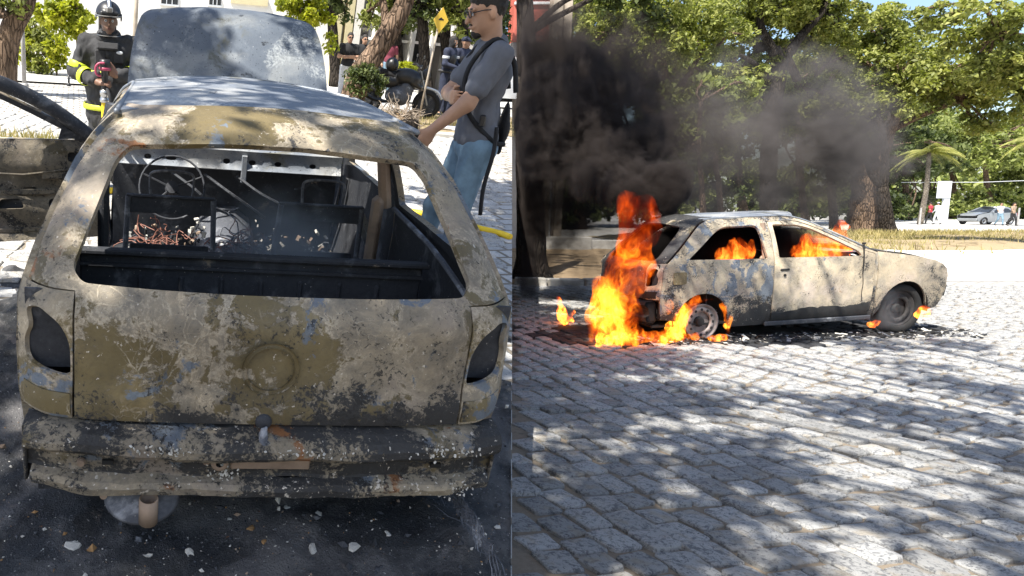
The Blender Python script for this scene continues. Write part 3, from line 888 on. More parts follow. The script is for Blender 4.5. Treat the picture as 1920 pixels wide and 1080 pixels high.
# dry strip with litter, far kerbs and the sunny ground beyond the burnt car
def l_sheet(name, pts, mat, dz, kind='structure'):
    t = l_clip([(x, y, lg(x, y) + dz) for x, y in pts])
    me = bpy.data.meshes.new(name); me.from_pydata([tuple(p) for p in t], [], [list(range(len(t)))]); me.materials.append(mat)
    return tag(link(name, me, None, ML), kind=kind)
l_sheet('planting_strip', [(1.6, 11.6), (12, 11.0), (12, 14.8), (1.6, 15.4)], M['soil2'], .012)
l_sheet('soil_strip', [(-9, 7.2), (-2.1, 7.6), (-2.3, 8.8), (-9, 8.6)], M['soil2'], .012)
l_sheet('pavement', [(-16, 17.5), (20, 17.5), (20, 22.5), (-16, 22.5)], M['pave'], .05)
grass_patch('dry_grass', 'straw coloured weeds on the soil strip behind the open door', [(x, 7.9 + .3 * math.sin(x * 5), lg(x, 7.9)) for x in np.linspace(-6.5, -2.3, 9)], 2600, .16, (.3, .22), ML, 8)
grass_patch('leaf_litter', 'straw and leaf litter under the leaning tree', [(x, 13 + .8 * math.sin(x * 5), lg(x, 13)) for x in np.linspace(2.4, 7.0, 12)], 3200, .12, (.5, .5), ML, 9)
# ------------------------------------------------------------------ smooth bodies from rounded limbs (surface nets)
def sdf_prim(P, p):
    if p[0] in 'cC':
        a, b, ra, rb = np.array(p[1], float), np.array(p[2], float), p[3], p[4]
        ab = b - a; t = np.clip(((P - a) @ ab) / (ab @ ab + 1e-12), 0, 1)
        return np.linalg.norm(P - (a + t[..., None] * ab), axis=-1) - (ra + (rb - ra) * t)
    c, r = np.array(p[1], float), np.array(p[2], float); Q = P - c
    if len(p) > 3 and p[3] is not None: Q = Q @ np.array(p[3])            # rotation matrix (columns = axes)
    k0 = np.linalg.norm(Q / r, axis=-1); k1 = np.linalg.norm(Q / (r * r), axis=-1) + 1e-9
    return k0 * (k0 - 1) / k1
def sdf_mesh(prims, h=.012, k=.03, cut=(), wrinkle=0, wscale=14, seed=0, pad=.04):
    pts = []
    for p in prims:
        if p[0] in 'cC':
            for q, r in ((p[1], p[3]), (p[2], p[4])): pts += [np.array(q) - r, np.array(q) + r]
        else:
            m = max(p[2]) if len(p) > 3 else np.array(p[2]); pts += [np.array(p[1]) - m, np.array(p[1]) + m]
    pts = np.array(pts); lo = pts.min(0) - pad; hi = pts.max(0) + pad
    n = np.ceil((hi - lo) / h).astype(int) + 1
    X, Y, Z = np.meshgrid(*[lo[i] + h * np.arange(n[i]) for i in range(3)], indexing='ij')
    P = np.stack([X, Y, Z], -1); D = np.full(X.shape, 1e3)
    for p in prims:
        # only where it can matter
        if p[0] in 'cC':
            m = max(p[3], p[4]) + .10; a = np.minimum(p[1], p[2]) - m; b = np.maximum(p[1], p[2]) + m
        else:
            m = np.max(p[2]) + .10; a = np.array(p[1]) - m; b = np.array(p[1]) + m
        i0 = np.maximum(((a - lo) / h).astype(int), 0); i1 = np.minimum(((b - lo) / h).astype(int) + 2, n)
        s = tuple(slice(i0[i], i1[i]) for i in range(3))
        d = sdf_prim(P[s], p); D0 = D[s]; kk = k if p[0] not in 'CE' else k * .35
        hh = np.clip(.5 + .5 * (D0 - d) / kk, 0, 1); D[s] = np.where(D0 > 100, np.minimum(d, 1e3), D0 * (1 - hh) + d * hh - kk * hh * (1 - hh))
    for p in cut: D = np.maximum(D, -sdf_prim(P, p) if p[0] in 'cCeE' else p[1](P))
    if wrinkle: D = D + wrinkle * (1 - np.abs(fnoise(P * np.array((1, 1, .55)), wscale, seed, 3)) * 2)
    S = D < 0
    c = np.zeros(tuple(n - 1), int)
    for dx in (0, 1):
        for dy in (0, 1):
            for dz in (0, 1): c += S[dx:n[0] - 1 + dx, dy:n[1] - 1 + dy, dz:n[2] - 1 + dz]
    act = (c > 0) & (c < 8); ids = -np.ones(act.shape, int); idx = np.argwhere(act); ids[act] = np.arange(len(idx))
    acc = np.zeros((len(idx), 3)); cnt = np.zeros(len(idx))
    corners = [(a, b, d) for a in (0, 1) for b in (0, 1) for d in (0, 1)]
    for i, ca in enumerate(corners):
        for cb in corners[i + 1:]:
            if sum(abs(x - y) for x, y in zip(ca, cb)) != 1: continue
            da = D[idx[:, 0] + ca[0], idx[:, 1] + ca[1], idx[:, 2] + ca[2]]; db = D[idx[:, 0] + cb[0], idx[:, 1] + cb[1], idx[:, 2] + cb[2]]
            x = (da < 0) != (db < 0); t = np.where(x, da / (da - db + 1e-12), 0)
            acc += np.where(x[:, None], np.array(ca) + t[:, None] * (np.array(cb) - np.array(ca)), 0); cnt += x
    V = lo + h * (idx + acc / cnt[:, None])
    F = []
    for ax in range(3):
        o = [0, 0, 0]; o[ax] = 1
        A = S[:n[0] - o[0], :n[1] - o[1], :n[2] - o[2]]; B = S[o[0]:, o[1]:, o[2]:]
        e = np.argwhere(A != B); u, v = [(1, 2), (2, 0), (0, 1)][ax]
        e = e[(e[:, u] > 0) & (e[:, v] > 0) & (e[:, u] < n[u] - 1) & (e[:, v] < n[v] - 1)]
        du = np.zeros(3, int); du[u] = 1; dv = np.zeros(3, int); dv[v] = 1
        q = [ids[tuple((e - a * du - b * dv).T)] for a, b in ((1, 1), (0, 1), (0, 0), (1, 0))]
        q = np.stack(q, 1); fl = A[tuple(e.T)]; q[~fl] = q[~fl][:, ::-1]
        F.append(q)
    F = np.concatenate(F)
    F = F[(F >= 0).all(1)]
    return V, F
def soft(name, prims, mat, parent, h=.012, k=.03, cut=(), wrinkle=0, wscale=14, seed=0):
    V, F = sdf_mesh(prims, h, k, cut, wrinkle, wscale, seed)
    return link(name, fast_mesh(name, V, F, mat, True), parent)
class HS:                                                    # half-space cut: keeps n.p < d
    def __new__(cls, n, d):
        n = np.array(n, float); return ('h', lambda P: P @ n - d)

# ------------------------------------------------------------------ hatchback built from sheet panels
def pip(P, poly):
    P = np.asarray(P); poly = np.asarray(poly); x, y = P[:, 0], P[:, 1]
    ins = np.zeros(len(P), bool); j = len(poly) - 1
    for i in range(len(poly)):
        xi, yi = poly[i]; xj, yj = poly[j]
        c = ((yi > y) != (yj > y)) & (x < (xj - xi) * (y - yi) / (yj - yi + 1e-12) + xi)
        ins ^= c; j = i
    return ins
def seg_dist(P, poly):
    P = np.asarray(P); A = np.asarray(poly, float); B = np.roll(A, -1, 0); d = np.full(len(P), 1e9)
    for a, b in zip(A, B):
        ab = b - a; t = np.clip(((P - a) @ ab) / (ab @ ab + 1e-12), 0, 1)
        d = np.minimum(d, np.linalg.norm(P - (a + t[:, None] * ab), axis=1))
    return d
def resample(poly, sp):
    out = []
    for i in range(len(poly)):
        a, b = np.array(poly[i], float), np.array(poly[(i + 1) % len(poly)], float)
        k = max(1, int(round(np.linalg.norm(b - a) / sp)))
        out += [a + (b - a) * t / k for t in range(k)]
    return np.array(out)
def rounded(poly, r, n=4):
    """round every corner of a polygon; r a number or one per corner"""
    out = []; k = len(poly)
    rr = [r] * k if np.isscalar(r) else r
    for i in range(k):
        p = np.array(poly[i], float); a = np.array(poly[i - 1], float); b = np.array(poly[(i + 1) % k], float)
        la, lb = np.linalg.norm(a - p), np.linalg.norm(b - p); q = min(rr[i], la * .48, lb * .48)
        if q < 1e-4: out.append(p); continue
        s = p + (a - p) / la * q; e = p + (b - p) / lb * q
        for t in np.linspace(0, 1, n + 1): out.append((1 - t) ** 2 * s + 2 * t * (1 - t) * p + t * t * e)
    return np.array(out)
def panel(name, outer, holes, sp, fmap, mats, parent, thick=.012, mat=None, dent=.0, seed=0, flip=False):
    loops = [resample(outer, sp)] + [resample(h, sp * .7) for h in holes]
    pts = []; edges = []
    for L in loops:
        k = len(pts); pts += [tuple(p) for p in L]; edges += [(k + i, k + (i + 1) % len(L)) for i in range(len(L))]
    lo, hi = loops[0].min(0), loops[0].max(0)
    gx, gy = np.meshgrid(np.arange(lo[0] + sp * .5, hi[0], sp), np.arange(lo[1] + sp * .5, hi[1], sp))
    gx = gx + (np.arange(gx.shape[0]) % 2)[:, None] * sp * .5
    G = np.column_stack([gx.ravel(), gy.ravel()])
    ok = pip(G, loops[0]) & (seg_dist(G, loops[0]) > sp * .4)
    for h in loops[1:]: ok &= ~pip(G, h) & (seg_dist(G, h) > sp * .4)
    pts += [tuple(p) for p in G[ok]]
    V2, E2, F2, *_ = delaunay_2d_cdt([Vector(p) for p in pts], edges, [], 0, 1e-6)
    V2 = np.array([tuple(v) for v in V2]); F = np.array([f for f in F2 if len(f) == 3])
    c = V2[F].mean(1); ok = pip(c, loops[0])
    for h in loops[1:]: ok &= ~pip(c, h)
    F = F[ok]
    V = fmap(V2[:, 0], V2[:, 1])
    # normals
    fn = np.cross(V[F[:, 1]] - V[F[:, 0]], V[F[:, 2]] - V[F[:, 0]])
    N = np.zeros_like(V)
    for i in range(3): np.add.at(N, F[:, i], fn)
    N /= np.linalg.norm(N, axis=1)[:, None] + 1e-12
    if flip: F = F[:, ::-1]; N = -N
    if dent:
        V = V + N * (dent * fnoise(V, 3.0, seed, 3) + dent * .5 * fnoise(V, 11, seed + 4, 2))[:, None]
    In = V - N * thick
    k = len(V)
    e = {}
    for f in F:
        for a, b in ((f[0], f[1]), (f[1], f[2]), (f[2], f[0])): e[(a, b)] = e.get((a, b), 0) + 1
    rim = [(a, b) for (a, b) in e if (b, a) not in e]
    VV = [V, In]; FF = [tuple(f) for f in F] + [tuple(x + k for x in f[::-1]) for f in F]; mi = [0] * len(F) + [1] * len(F)
    rv = sorted({a for a, b in rim} | {b for a, b in rim}); ix = {v: i for i, v in enumerate(rv)}; base = 2 * k; m = len(rv)
    VV += [V[rv], In[rv]]
    for a, b in rim: FF.append((base + ix[b], base + ix[a], base + m + ix[a], base + m + ix[b])); mi.append(0)
    me = bpy.data.meshes.new(name); me.from_pydata(np.concatenate(VV).tolist(), [], FF)
    for q in mats: me.materials.append(q)
    if len(mats) == 1: mi = [0] * len(mi)
    me.polygons.foreach_set('material_index', mi); me.polygons.foreach_set('use_smooth', [True] * len(FF))
    return link(name, me, parent, mat)

ZW = ([.15, .20, .30, .45, .60, .75, .90, 1.0, 1.1, 1.24, 1.315, 1.365, 1.42], [.725, .745, .768, .788, .800, .803, .797, .768, .728, .662, .605, .545, .50])
def w_half(y, z):
    w = np.interp(z, *ZW)
    return w - .07 * np.maximum(0, .5 - y) ** 2 - .15 * np.maximum(0, y - 2.9) ** 2
ZR = ([.20, .30, .45, .56, .62, .64, .66, .80, .84, .87, .90, .93, .96, 1.10, 1.28, 1.32, 1.345, 1.362, 1.376], [.06, .05, .03, .022, .026, .036, .040, .052, .054, .058, .080, .112, .150, .300, .490, .545, .605, .665, .745])
def y_rear(x, z):
    w = np.interp(z, *ZW) - .03
    s = np.abs(x) / w
    return np.interp(z, *ZR) + .055 * s ** 4 + .05 * np.maximum(0, (s - .86) / .14) ** 2 * (z < 1.5)
def crown(x, z): return .04 * (1 - np.clip(np.abs(x) / .58, 0, 1) ** 2) * smooth01((z - .95) / .4)
def map_rear(x, z): return np.stack([x, y_rear(x, z), z + crown(x, z)], 1)
def map_side(sg):
    def f(y, z): return np.stack([sg * w_half(y, z), y, z], 1)
    return f
def roof_z(x, y): return 1.376 + .04 * (1 - np.clip(np.abs(x) / .58, 0, 1) ** 2) + .012 * (1 - ((y - 1.3) / .55) ** 2) - .012 - .04 * np.maximum(0, y - 1.7) ** 1.0
def map_roof(x, y): return np.stack([x, y + .20 * (1 - (x / .56) ** 2) * smooth01((y - 1.2) / .6), roof_z(x, y)], 1)
BON = ([2.6, 2.74, 3.2, 3.5, 3.62, 3.70, 3.74], [.985, .955, .885, .82, .77, .71, .66])
def map_bonnet(y0, z0, relative):
    def f(x, y):
        z = np.interp(y, *BON) + .035 * (1 - (x / .72) ** 2)
        yy = y - .05 * (x / .7) ** 2 * smooth01((y - 3.2) / .5)
        V = np.stack([x, yy, z], 1)
        return V - np.array((0, y0, z0)) if relative else V
    return f

TAIL_HOLE = [(.758, .868), (.71, .882), (.650, .845), (.620, .785), (.616, .675), (.762, .700), (.764, .77), (.744, .81)]
GLASS_HOLE = [(-.628, .978), (-.595, .946), (0, .934), (.595, .946), (.628, .978), (.528, 1.245), (.485, 1.284), (0, 1.286), (-.485, 1.284), (-.528, 1.245)]

def rear_arc(cx, cz, r, a0, a1, n=12):
    return [(cx + r * math.cos(a), cz + r * math.sin(a)) for a in np.linspace(a0, a1, n)]

_v = MB().lathe([(.0, .0545), (.016, .0545), (.018, .050), (.0, .050)], 8, axis='x').build('vent_hole_disc', M['black']); VENT = _v.data; bpy.data.objects.remove(_v)  # black disc on the rim, its colour standing for the dark of an opening
def steel_wheel(parent, x, y, z, sg, tyre, mats, r=.19, K_holes=True):
    w = MB().lathe([(r * .58, .030), (r * .62, .055), (r * .80, .052), (r * .88, .030), (r * .97, .055), (r * 1.03, .062), (r * 1.03, .05), (r * .93, -.02), (r * .95, -.07), (r * 1.03, -.075), (r * .90, -.07), (r * .85, 0), (r * .60, .01), (r * .2, .0), (.0, .0)], 32, axis='x').build('wheel', [mats['rim']], parent, True, Matrix.Translation((x, y, z)) @ Matrix.Diagonal((sg, 1, 1, 1)))
    h = MB()
    h.lathe([(.0, .05), (r * .22, .045), (r * .30, .02), (r * .30, 0)], 12, axis='x')
    h.build('hub', M['black'], w)
    if sg > 0 and K_holes:
        for i in range(12):
            a = i * math.pi / 6; o = link('vent_hole_disc', VENT, w); o.matrix_local = Matrix.Translation((0, r * .71 * math.cos(a), r * .71 * math.sin(a)))
    if tyre:
        MB().lathe([(r * 1.02, .06), (r * 1.1, .085), (r * 1.35, .09), (r * 1.47, .06), (r * 1.5, 0), (r * 1.47, -.06), (r * 1.35, -.09), (r * 1.02, -.07)], 32, axis='x', closed=True).build('tyre', M['tyre'], w, True)
    return w

def hatch_car(root, K, sp=.045, bonnet_angle=0.0, open_door=0.0, burnt=True, tyres=(0, 0, 0, 0), dent=.004, wreck=True):
    """K: materials. The car's own frame: x right, y forward from the tail, z up."""
    so = K['inner']
    # --- rear ---
    tg = [(-.604, .548), (.604, .548), (.606, .90), (.611, .9285)] + [(float(w_half(np.array(y_rear(np.array(.6), np.array(z))), z)) - .02, z) for z in np.linspace(.929, 1.376, 9)]
    tg += [(-x, z) for x, z in tg[:1:-1]]
    tg[-1:] = [(-.611, .9285), (-.606, .90)] if tg[-1] != (-.606, .90) else tg[-1:]
    seen = []; [seen.append(q) for q in tg if q not in seen]
    g = panel('tailgate', seen, [rounded(GLASS_HOLE, [.02, .03, .3, .03, .02, .02, .02, .2, .02, .02], 4)], sp * .6, map_rear, [K['hatch'], so], root, .022, dent=dent * .6, seed=3)
    if wreck:
        MB().lathe([(.072, -.004), (.074, .004), (.080, .007), (.086, .004), (.088, -.004)], 40, axis='y', c=(-.022, .036, .735)).build('badge_ring', K['hatch'], g, True)
        b = MB().lathe([(.0, -.012), (.018, -.012), (.026, -.004), (.026, .03)], 14, axis='y', c=(-.03, .02, .56)).build('lock', M['soot2'], g, True)
        soft('molten_drip', [('c', (-.034, -.012, .545), (-.030, -.030, .495), .014, .022), ('c', (-.030, -.030, .50), (-.022, -.040, .478), .018, .014), ('e', (-.045, -.03, .50), (.014, .01, .02))], M['soot3'], g, h=.006, k=.01, wrinkle=.006, wscale=60)
    else:
        panel('rear_glass', [(x * .99, z) for x, z in GLASS_HOLE], [], sp * 1.5, lambda x, z: map_rear(x, z) + np.array((0, .01, -.01)), [M['darkglass']], root, .006)
    hole = TAIL_HOLE
    for sg in (1, -1):
        ys = np.linspace(.545, .925, 10)
        oc = [(.612, .925), (.612, .545)] + [(float(w_half(.12, z)) - .002, z) for z in ys]
        oc = [(sg * x, z) for x, z in oc]; hh = [(sg * x, z) for x, z in hole]
        panel('tail_corner', oc if sg > 0 else oc[::-1], [rounded(hh, .03, 4)], sp * .6, map_rear, [K['tail'], so], root, .015, dent=dent * .5, seed=5 + sg)
        lamp = MB().box((sg * .675, .16, .79), (.17, .01, .26)) if burnt else MB().box((sg * .675, .075, .80), (.12, .04, .20), bev=.01)
        lamp.build('lamp_housing' if burnt else 'rear_lamp', M['soot2'] if burnt else M['redcloth'], root)
        if wreck:
            panel('corner_trim', [(sg * .616, .558), (sg * .765, .558), (sg * .768, .632), (sg * .618, .628)][::sg], [], .03, lambda x, z: map_rear(x, z) + np.array((0, -.006, 0)), [K['trim'][0 if sg < 0 else 1], so], root, .012)
    # --- sides ---
    yr = lambda z: float(y_rear(np.array(float(w_half(.12, z)) - .0), np.array(z)))
    for sg in (1, -1):
        out = [(yr(.33) + .0, .33), (.36, .30)] + rear_arc(.66, .285, .305, math.pi * .98, .05, 14) + [(.985, .205), (2.732, .205), (2.736, .93), (2.62, .975), (2.30, 1.13), (1.98, 1.285), (1.84, 1.338), (1.70, 1.362), (1.25, 1.368), (.80, 1.366)]
        out += [(yr(z) + .004, z) for z in np.linspace(1.36, .36, 24)]
        qw = rounded([(.475, .955), (1.40, .928), (1.345, 1.283), (.90, 1.281)], [.03, .02, .05, .10], 5)
        dh = rounded([(1.475, .27), (2.695, .27), (2.705, .925), (2.60, .955), (2.30, 1.105), (2.0, 1.248), (1.84, 1.312), (1.47, 1.322)], [.06, .06, .02, .02, .2, .2, .06, .03], 4)
        panel('body_side', out, [qw, dh], sp, map_side(sg), [K['side'], so], root, .03, dent=dent, seed=11 + sg, flip=sg < 0)
        do = rounded([(1.482, .277), (2.688, .277), (2.698, .92), (2.595, .95), (2.295, 1.10), (1.995, 1.243), (1.835, 1.306), (1.477, 1.316)], [.06, .06, .02, .02, .2, .2, .06, .03], 4)
        dw = rounded([(1.535, .93), (2.53, .905), (2.50, .955), (2.20, 1.115), (1.95, 1.235), (1.82, 1.27), (1.525, 1.283)], [.02, .02, .03, .2, .2, .05, .03], 4)
        if sg < 0 and open_door:
            dr = empty('door', None, None); dr.parent = root
            dr.matrix_local = Matrix.Translation((-.795, 2.70, 0)) @ Matrix.Rotation(-open_door, 4, 'Z')
            f0 = map_side(-1)
            panel('door_skin', do, [dw], sp, lambda y, z: f0(y, z) - np.array((-.795, 2.70, 0)), [K['side'], M['soot2']], dr, .035, dent=dent, flip=True)
            ih = [rounded([(1.58, .62), (1.80, .62), (1.82, .69), (1.58, .69)], .03), rounded([(1.62, .40), (1.90, .40), (1.88, .50), (1.64, .50)], .03), rounded([(2.36, .44), (2.55, .44), (2.53, .55), (2.34, .55)], .04), rounded([(2.20, .58), (2.28, .58), (2.28, .62), (2.20, .62)], .01), rounded([(2.47, .78), (2.54, .78), (2.54, .84), (2.47, .84)], .02),
                  rounded([(2.05, .50), (2.20, .50), (2.18, .56), (2.06, .56)], .02), rounded([(1.92, .74), (1.97, .74), (1.97, .78), (1.92, .78)], .01), rounded([(2.01, .74), (2.06, .74), (2.06, .78), (2.01, .78)], .01)]
            def finner(y, z):
                V = f0(y, z) - np.array((-.795, 2.70, 0)); V[:, 0] += .075 + .018 * np.sin(z * 23 + y * 4) * smooth01((.86 - z) / .1) + .02 * fnoise(V, 5, 3, 3) - .05 * smooth01((z - .86) / .05)
                return V
            panel('inner_panel', [(1.50, .30), (2.66, .30), (2.66, .905), (1.50, .925)], ih, sp * .6, finner, [K['doorin'], so], dr, .006, flip=False, dent=.004)
            fr = MB()
            P = [(2.62, .93), (2.50, 1.02), (2.36, 1.115), (2.20, 1.20), (2.02, 1.268), (1.80, 1.305), (1.50, 1.305), (1.495, 1.1), (1.495, .93)]
            fr.tube(catmull([(-(float(w_half(y, z)) - .028) + .795, y - 2.70, z) for y, z in P], 4), .042, 8)
            fr.build('window_frame', M['soot2'], dr, True)
            a = [(2.60, .92), (2.42, .915), (2.44, .995)]
            panel('mirror_plate', a, [], .05, lambda y, z: f0(y, z) - np.array((-.795 - .045, 2.70, 0)), [M['soot2']], dr, .01)
            MB().tube([(.07, -.95, .90), (.07, -.95, .955)], .006, 6).build('lock_button', M['soot'], dr)
            MB().box((.09, -.62, .60), (.012, .62, .035), bev=.005).box((.088, -.70, .36), (.012, .7, .03), bev=.005).box((.085, -.30, .70), (.02, .18, .05), bev=.008).tube([(.09, -.85, .73), (.10, -.5, .71), (.09, -.2, .74)], .006, 6).build('reinforcing_bar', K['doorin'], dr)
        else:
            d = panel('door', do, [dw], sp, map_side(sg), [K['door'], so], root, .03, dent=dent, seed=20, flip=sg < 0)
            MB().box((sg * .807, 1.60, .80), (.02, .11, .022), bev=.008).lathe([(0, .0), (.016, .0), (.016, .012), (0, .012)], 10, axis='x', c=(sg * .803, 1.60, .74)).build('door_handle', M['black'], d)
            if burnt:
                MB().tube([(sg * .80, 2.55, .70), (sg * .805, 2.55, .90), (sg * .79, 2.55, 1.03)], .008, 6).box((sg * .79, 2.55, 1.04), (.03, .03, .02)).build('mirror_stalk', M['black'], d)
                MB().tube(catmull([(sg * .81, 2.55 + .012 * math.sin(q * 3), z) for q, z in enumerate((.90, .8, .7, .6, .5, .4))], 3), .004, 5).build('door_crease', M['black'], d)
            else:
                MB().box((sg * .86, 2.50, .98), (.12, .10, .11), bev=.03).build('mirror', K['door'], d)
                panel('door_glass', dw, [], sp * 2, lambda y, z: map_side(sg)(y, z) - np.array((sg * .015, 0, 0)), [M['darkglass']], root, .006, flip=sg < 0)
                panel('quarter_glass', qw, [], sp * 2, lambda y, z: map_side(sg)(y, z) - np.array((sg * .015, 0, 0)), [M['darkglass']], root, .006, flip=sg < 0)
        fo = [(2.742, .215)] + rear_arc(3.12, .285, .312, math.pi * .985, .06, 14) + [(3.46, .245), (3.60, .27), (3.665, .36), (3.70, .46), (3.715, .62), (3.69, .70)] + [(y, float(np.interp(y, *BON)) - .012) for y in (3.62, 3.5, 3.2, 2.90, 2.742)]
        panel('fender', fo, [], sp, map_side(sg), [K['fender'], so], root, .02, dent=dent, seed=31, flip=sg < 0)
        MB().tube(catmull([(sg * (float(w_half(y, z)) + .0), y, z + .006) for y, z in [(.70, 1.366), (1.2, 1.370), (1.70, 1.364), (1.84, 1.34), (1.98, 1.288), (2.30, 1.133), (2.62, .978)]], 5), .010, 6).build('roof_gutter', K['roof'], root, True)
        if burnt:
            panel('fuel_flap', rounded([(.30, .70), (.45, .70), (.45, .83), (.30, .83)], .02), [], .03, lambda y, z: map_side(sg)(y, z) + np.array((sg * .006, 0, 0)), [K['flap'], so], root, .008, flip=sg < 0) if sg > 0 else None
    # --- roof and bonnet ---
    panel('roof', [(-.552, .752), (.552, .752)] + [(x, 1.80) for x in np.linspace(.545, -.545, 9)], [], sp, map_roof, [K['roof'], so], root, .015, dent=dent * .8, seed=41)
    y0, z0 = 2.72, .955
    bo = [(-.66, 2.755), (.66, 2.755), (.66, 3.2), (.62, 3.55), (.58, 3.70), (.3, 3.735), (-.3, 3.735), (-.58, 3.70), (-.62, 3.55), (-.66, 3.2)]
    bn = panel('bonnet', rounded(bo, [.02, .02, .2, .1, .08, .1, .1, .08, .1, .2], 4), [], sp, map_bonnet(y0, z0, True), [K['bonnet'], so], root, .016, Matrix.Translation((0, y0, z0)) @ Matrix.Rotation(bonnet_angle, 4, 'X'), dent=dent * 1.3, seed=51)
    # --- front face and scuttle ---
    f = MB()
    for z0_, z1_, y_ in ((.30, .42, 3.62), (.60, .70, 3.66)): f.box((0, y_, (z0_ + z1_) / 2), (1.18, .03, z1_ - z0_), bev=.01)
    for x in (-.56, -.28, 0, .28, .56): f.box((x, 3.63, .51), (.04, .03, .2))
    f.build('front_panel', K['front'], root)
    if not burnt:
        MB().box((0, 3.70, .40), (1.36, .10, .22), bev=.04).build('front_bumper', K['side'], root)
        MB().box((0, -.0, .40), (1.46, .10, .22), bev=.04).build('rear_bumper', K['side'], root)
        panel('windscreen', [(-.52, 1.82), (.52, 1.82), (.70, 2.6), (-.70, 2.6)], [], .2, lambda x, y: np.stack([x, y, 1.345 - (y - 1.82) * .47], 1), [M['darkglass']], root, .006)
    else:
        for sg in (1, -1): MB().box((sg * .50, 3.74, .52), (.26, .10, .16), bev=.02).box((sg * .56, 3.72, .42), (.12, .07, .07), bev=.01).tube([(sg * .6, 3.72, .58), (sg * .62, 3.77, .50), (sg * .6, 3.76, .38)], .014, 6).build('headlamp_remains', M['black'], root)
    # scuttle panel below the windscreen, pierced
    hs = []
    for x in (-.50, -.36, -.02, .14, .30, .52): hs.append([(x + .022 * math.cos(a) * (1.6 if x in (-.36,) else 1), .045 + .016 * math.sin(a)) for a in np.linspace(0, 2 * math.pi, 12, endpoint=False)])
    panel('scuttle', [(-.70, 0), (.70, 0), (.70, .115), (-.70, .115)], hs, .05, lambda x, s: np.stack([x, 2.42 + .02 * np.sin(s * 40) + s * .25, .825 + s], 1), [K['scuttle'], so], root, .008, dent=.003)
    MB().box((0, 2.58, .93), (1.38, .22, .02), bev=.005).build('cowl', K['scuttle'], root)
    for i in (-1, 1): MB().tube([(i * .70, 2.60, .95), (i * .545, 1.82, 1.345)], .022, 6).build('windscreen_pillar', K['roof'], root)
    MB().tube([(x, 1.80 + .2 * (1 - (x / .56) ** 2), 1.355 + .035 * (1 - (x / .56) ** 2)) for x in np.linspace(-.54, .54, 9)], .02, 6).build('header_rail', K['roof'], root)
    # --- floor, firewall, tunnel, rear bulkhead ---
    if wreck:
        fl = MB()
        fl.box((0, 1.35, .25), (1.46, 2.5, .02)).box((0, 2.62, .56), (1.44, .02, .66)).box((0, .45, .30), (1.20, .62, .02))
        fl.build('floor', so, root)
        MB().tube([(0, 1.0, .27), (0, 1.8, .29), (0, 2.6, .36)], [.13, .15, .2], 10).build('tunnel', M['soot3'], root, True)
        bh = MB().box((0, .76, .57), (1.36, .018, .54), bev=.006).box((0, .745, .842), (1.40, .045, .022), bev=.006).box((0, .742, .79), (1.36, .02, .012))
        for x in np.linspace(-.45, .5, 7): bh.box((x, .748, .55), (.02, .014, .40), bev=.006)
        bh.build('rear_bulkhead', so, root)
        for sg in (1, -1):
            V = MB().lathe([(.0, .0), (.08, -.004), (.115, -.03), (.125, -.09), (.14, -.30)], 18, c=(0, 0, 0)).build('strut_tower', M['tan'], root, True, Matrix.Translation((sg * .555, .36, .80)) @ Matrix.Rotation(sg * .12, 4, 'Y'))
            MB().lathe([(.0, .001), (.06, .002), (.07, .006), (.02, .012)], 14).build('strut_cap', M['black'], V, True)
            MB().box((sg * .66, 1.43, .60), (.05, .09, .70), bev=.02).tube([(sg * .70, 1.43, .90), (sg * .62, 1.42, 1.30)], .032, 8).build('door_pillar', M['tan'] if sg > 0 else M['soot2'], root)
            MB().tube(catmull([(sg * .70, .30, .86), (sg * .72, .8, .90), (sg * .735, 1.4, .90)], 4), .012, 6).build('window_channel', M['soot3'], root)
        # seats: charred frames
        for cx in (-.345, .40):
            s = empty('seat_frame', None, None); s.parent = root; s.matrix_local = Matrix.Translation((cx, 1.5, 0))
            wx = .205
            MB().box((0, .01, .825), (2 * wx, .014, .085), bev=.004).box((0, .035, .60), (2 * wx - .02, .008, .03)).box((0, .006, .868), (2 * wx + .02, .03, .012), bev=.004).build('back_plate', M['soot2'], s)
            for q in (-1, 1): MB().tube([(q * wx, .0, .865), (q * (wx + .012), .03, .62), (q * (wx + .02), .06, .40)], .014, 8).build('back_rail', M['soot3'], s)
            h = .98
            MB().tube(catmull([(-.10, .01, .86), (-.105, .01, .95), (-.09, .01, .985), (0, .01, .995), (.09, .01, .985), (.105, .01, .95), (.10, .01, .86)], 5), .007, 6).build('headrest_hoop', M['soot3'], s, True)
            b = MB().box((0, .30, .41), (2 * wx, .44, .012)).box((0, .02, .44), (2 * wx, .02, .07), bev=.006).box((-wx, .28, .36), (.025, .5, .05)).box((wx, .28, .36), (.025, .5, .05))
            for x in np.linspace(-.15, .15, 5): b.tube([(x, .06, .43), (x + .01, .3, .425), (x, .5, .43)], .005, 5)
            b.build('seat_base', M['soot3'], s)
            if cx < 0:
                bb = MB().box((.05, -.015, .55), (.30, .012, .055), bev=.005)
                for x in (-.05, .01, .08, .15): bb.lathe([(0, -.0225), (.017, -.0225), (.017, -.018), (0, -.018)], 10, m=1, axis='y', c=(x, 0, .55))  # black discs on the plate paint the dark inside its holes
                bb.build('pierced_bracket', [K['scuttle'], M['black']], s)
            else:
                for dz in (0, .05): MB().box((wx + .06, .04 + dz, .74 - dz), (.03, .02, .20), rot=Matrix.Rotation(-.5, 3, 'Y'), bev=.004).build('belt_bracket', K['scuttle'], s)
        # steering wheel
        c = Vector(K.get('wheelpos', (-.345, 1.98, .80)))
        Rm = Matrix.Rotation(RAD(-62), 4, 'X')
        st = MB(); ring = [(.178 * math.cos(a), .178 * math.sin(a), 0) for a in np.linspace(0, 2 * math.pi, 33)]
        st.tube(ring, .006, 6)
        st.build('steering_wheel', M['soot2'], root, True, Matrix.Translation(c) @ Matrix.Rotation(RAD(62), 4, 'X'))
        sp_ = MB()
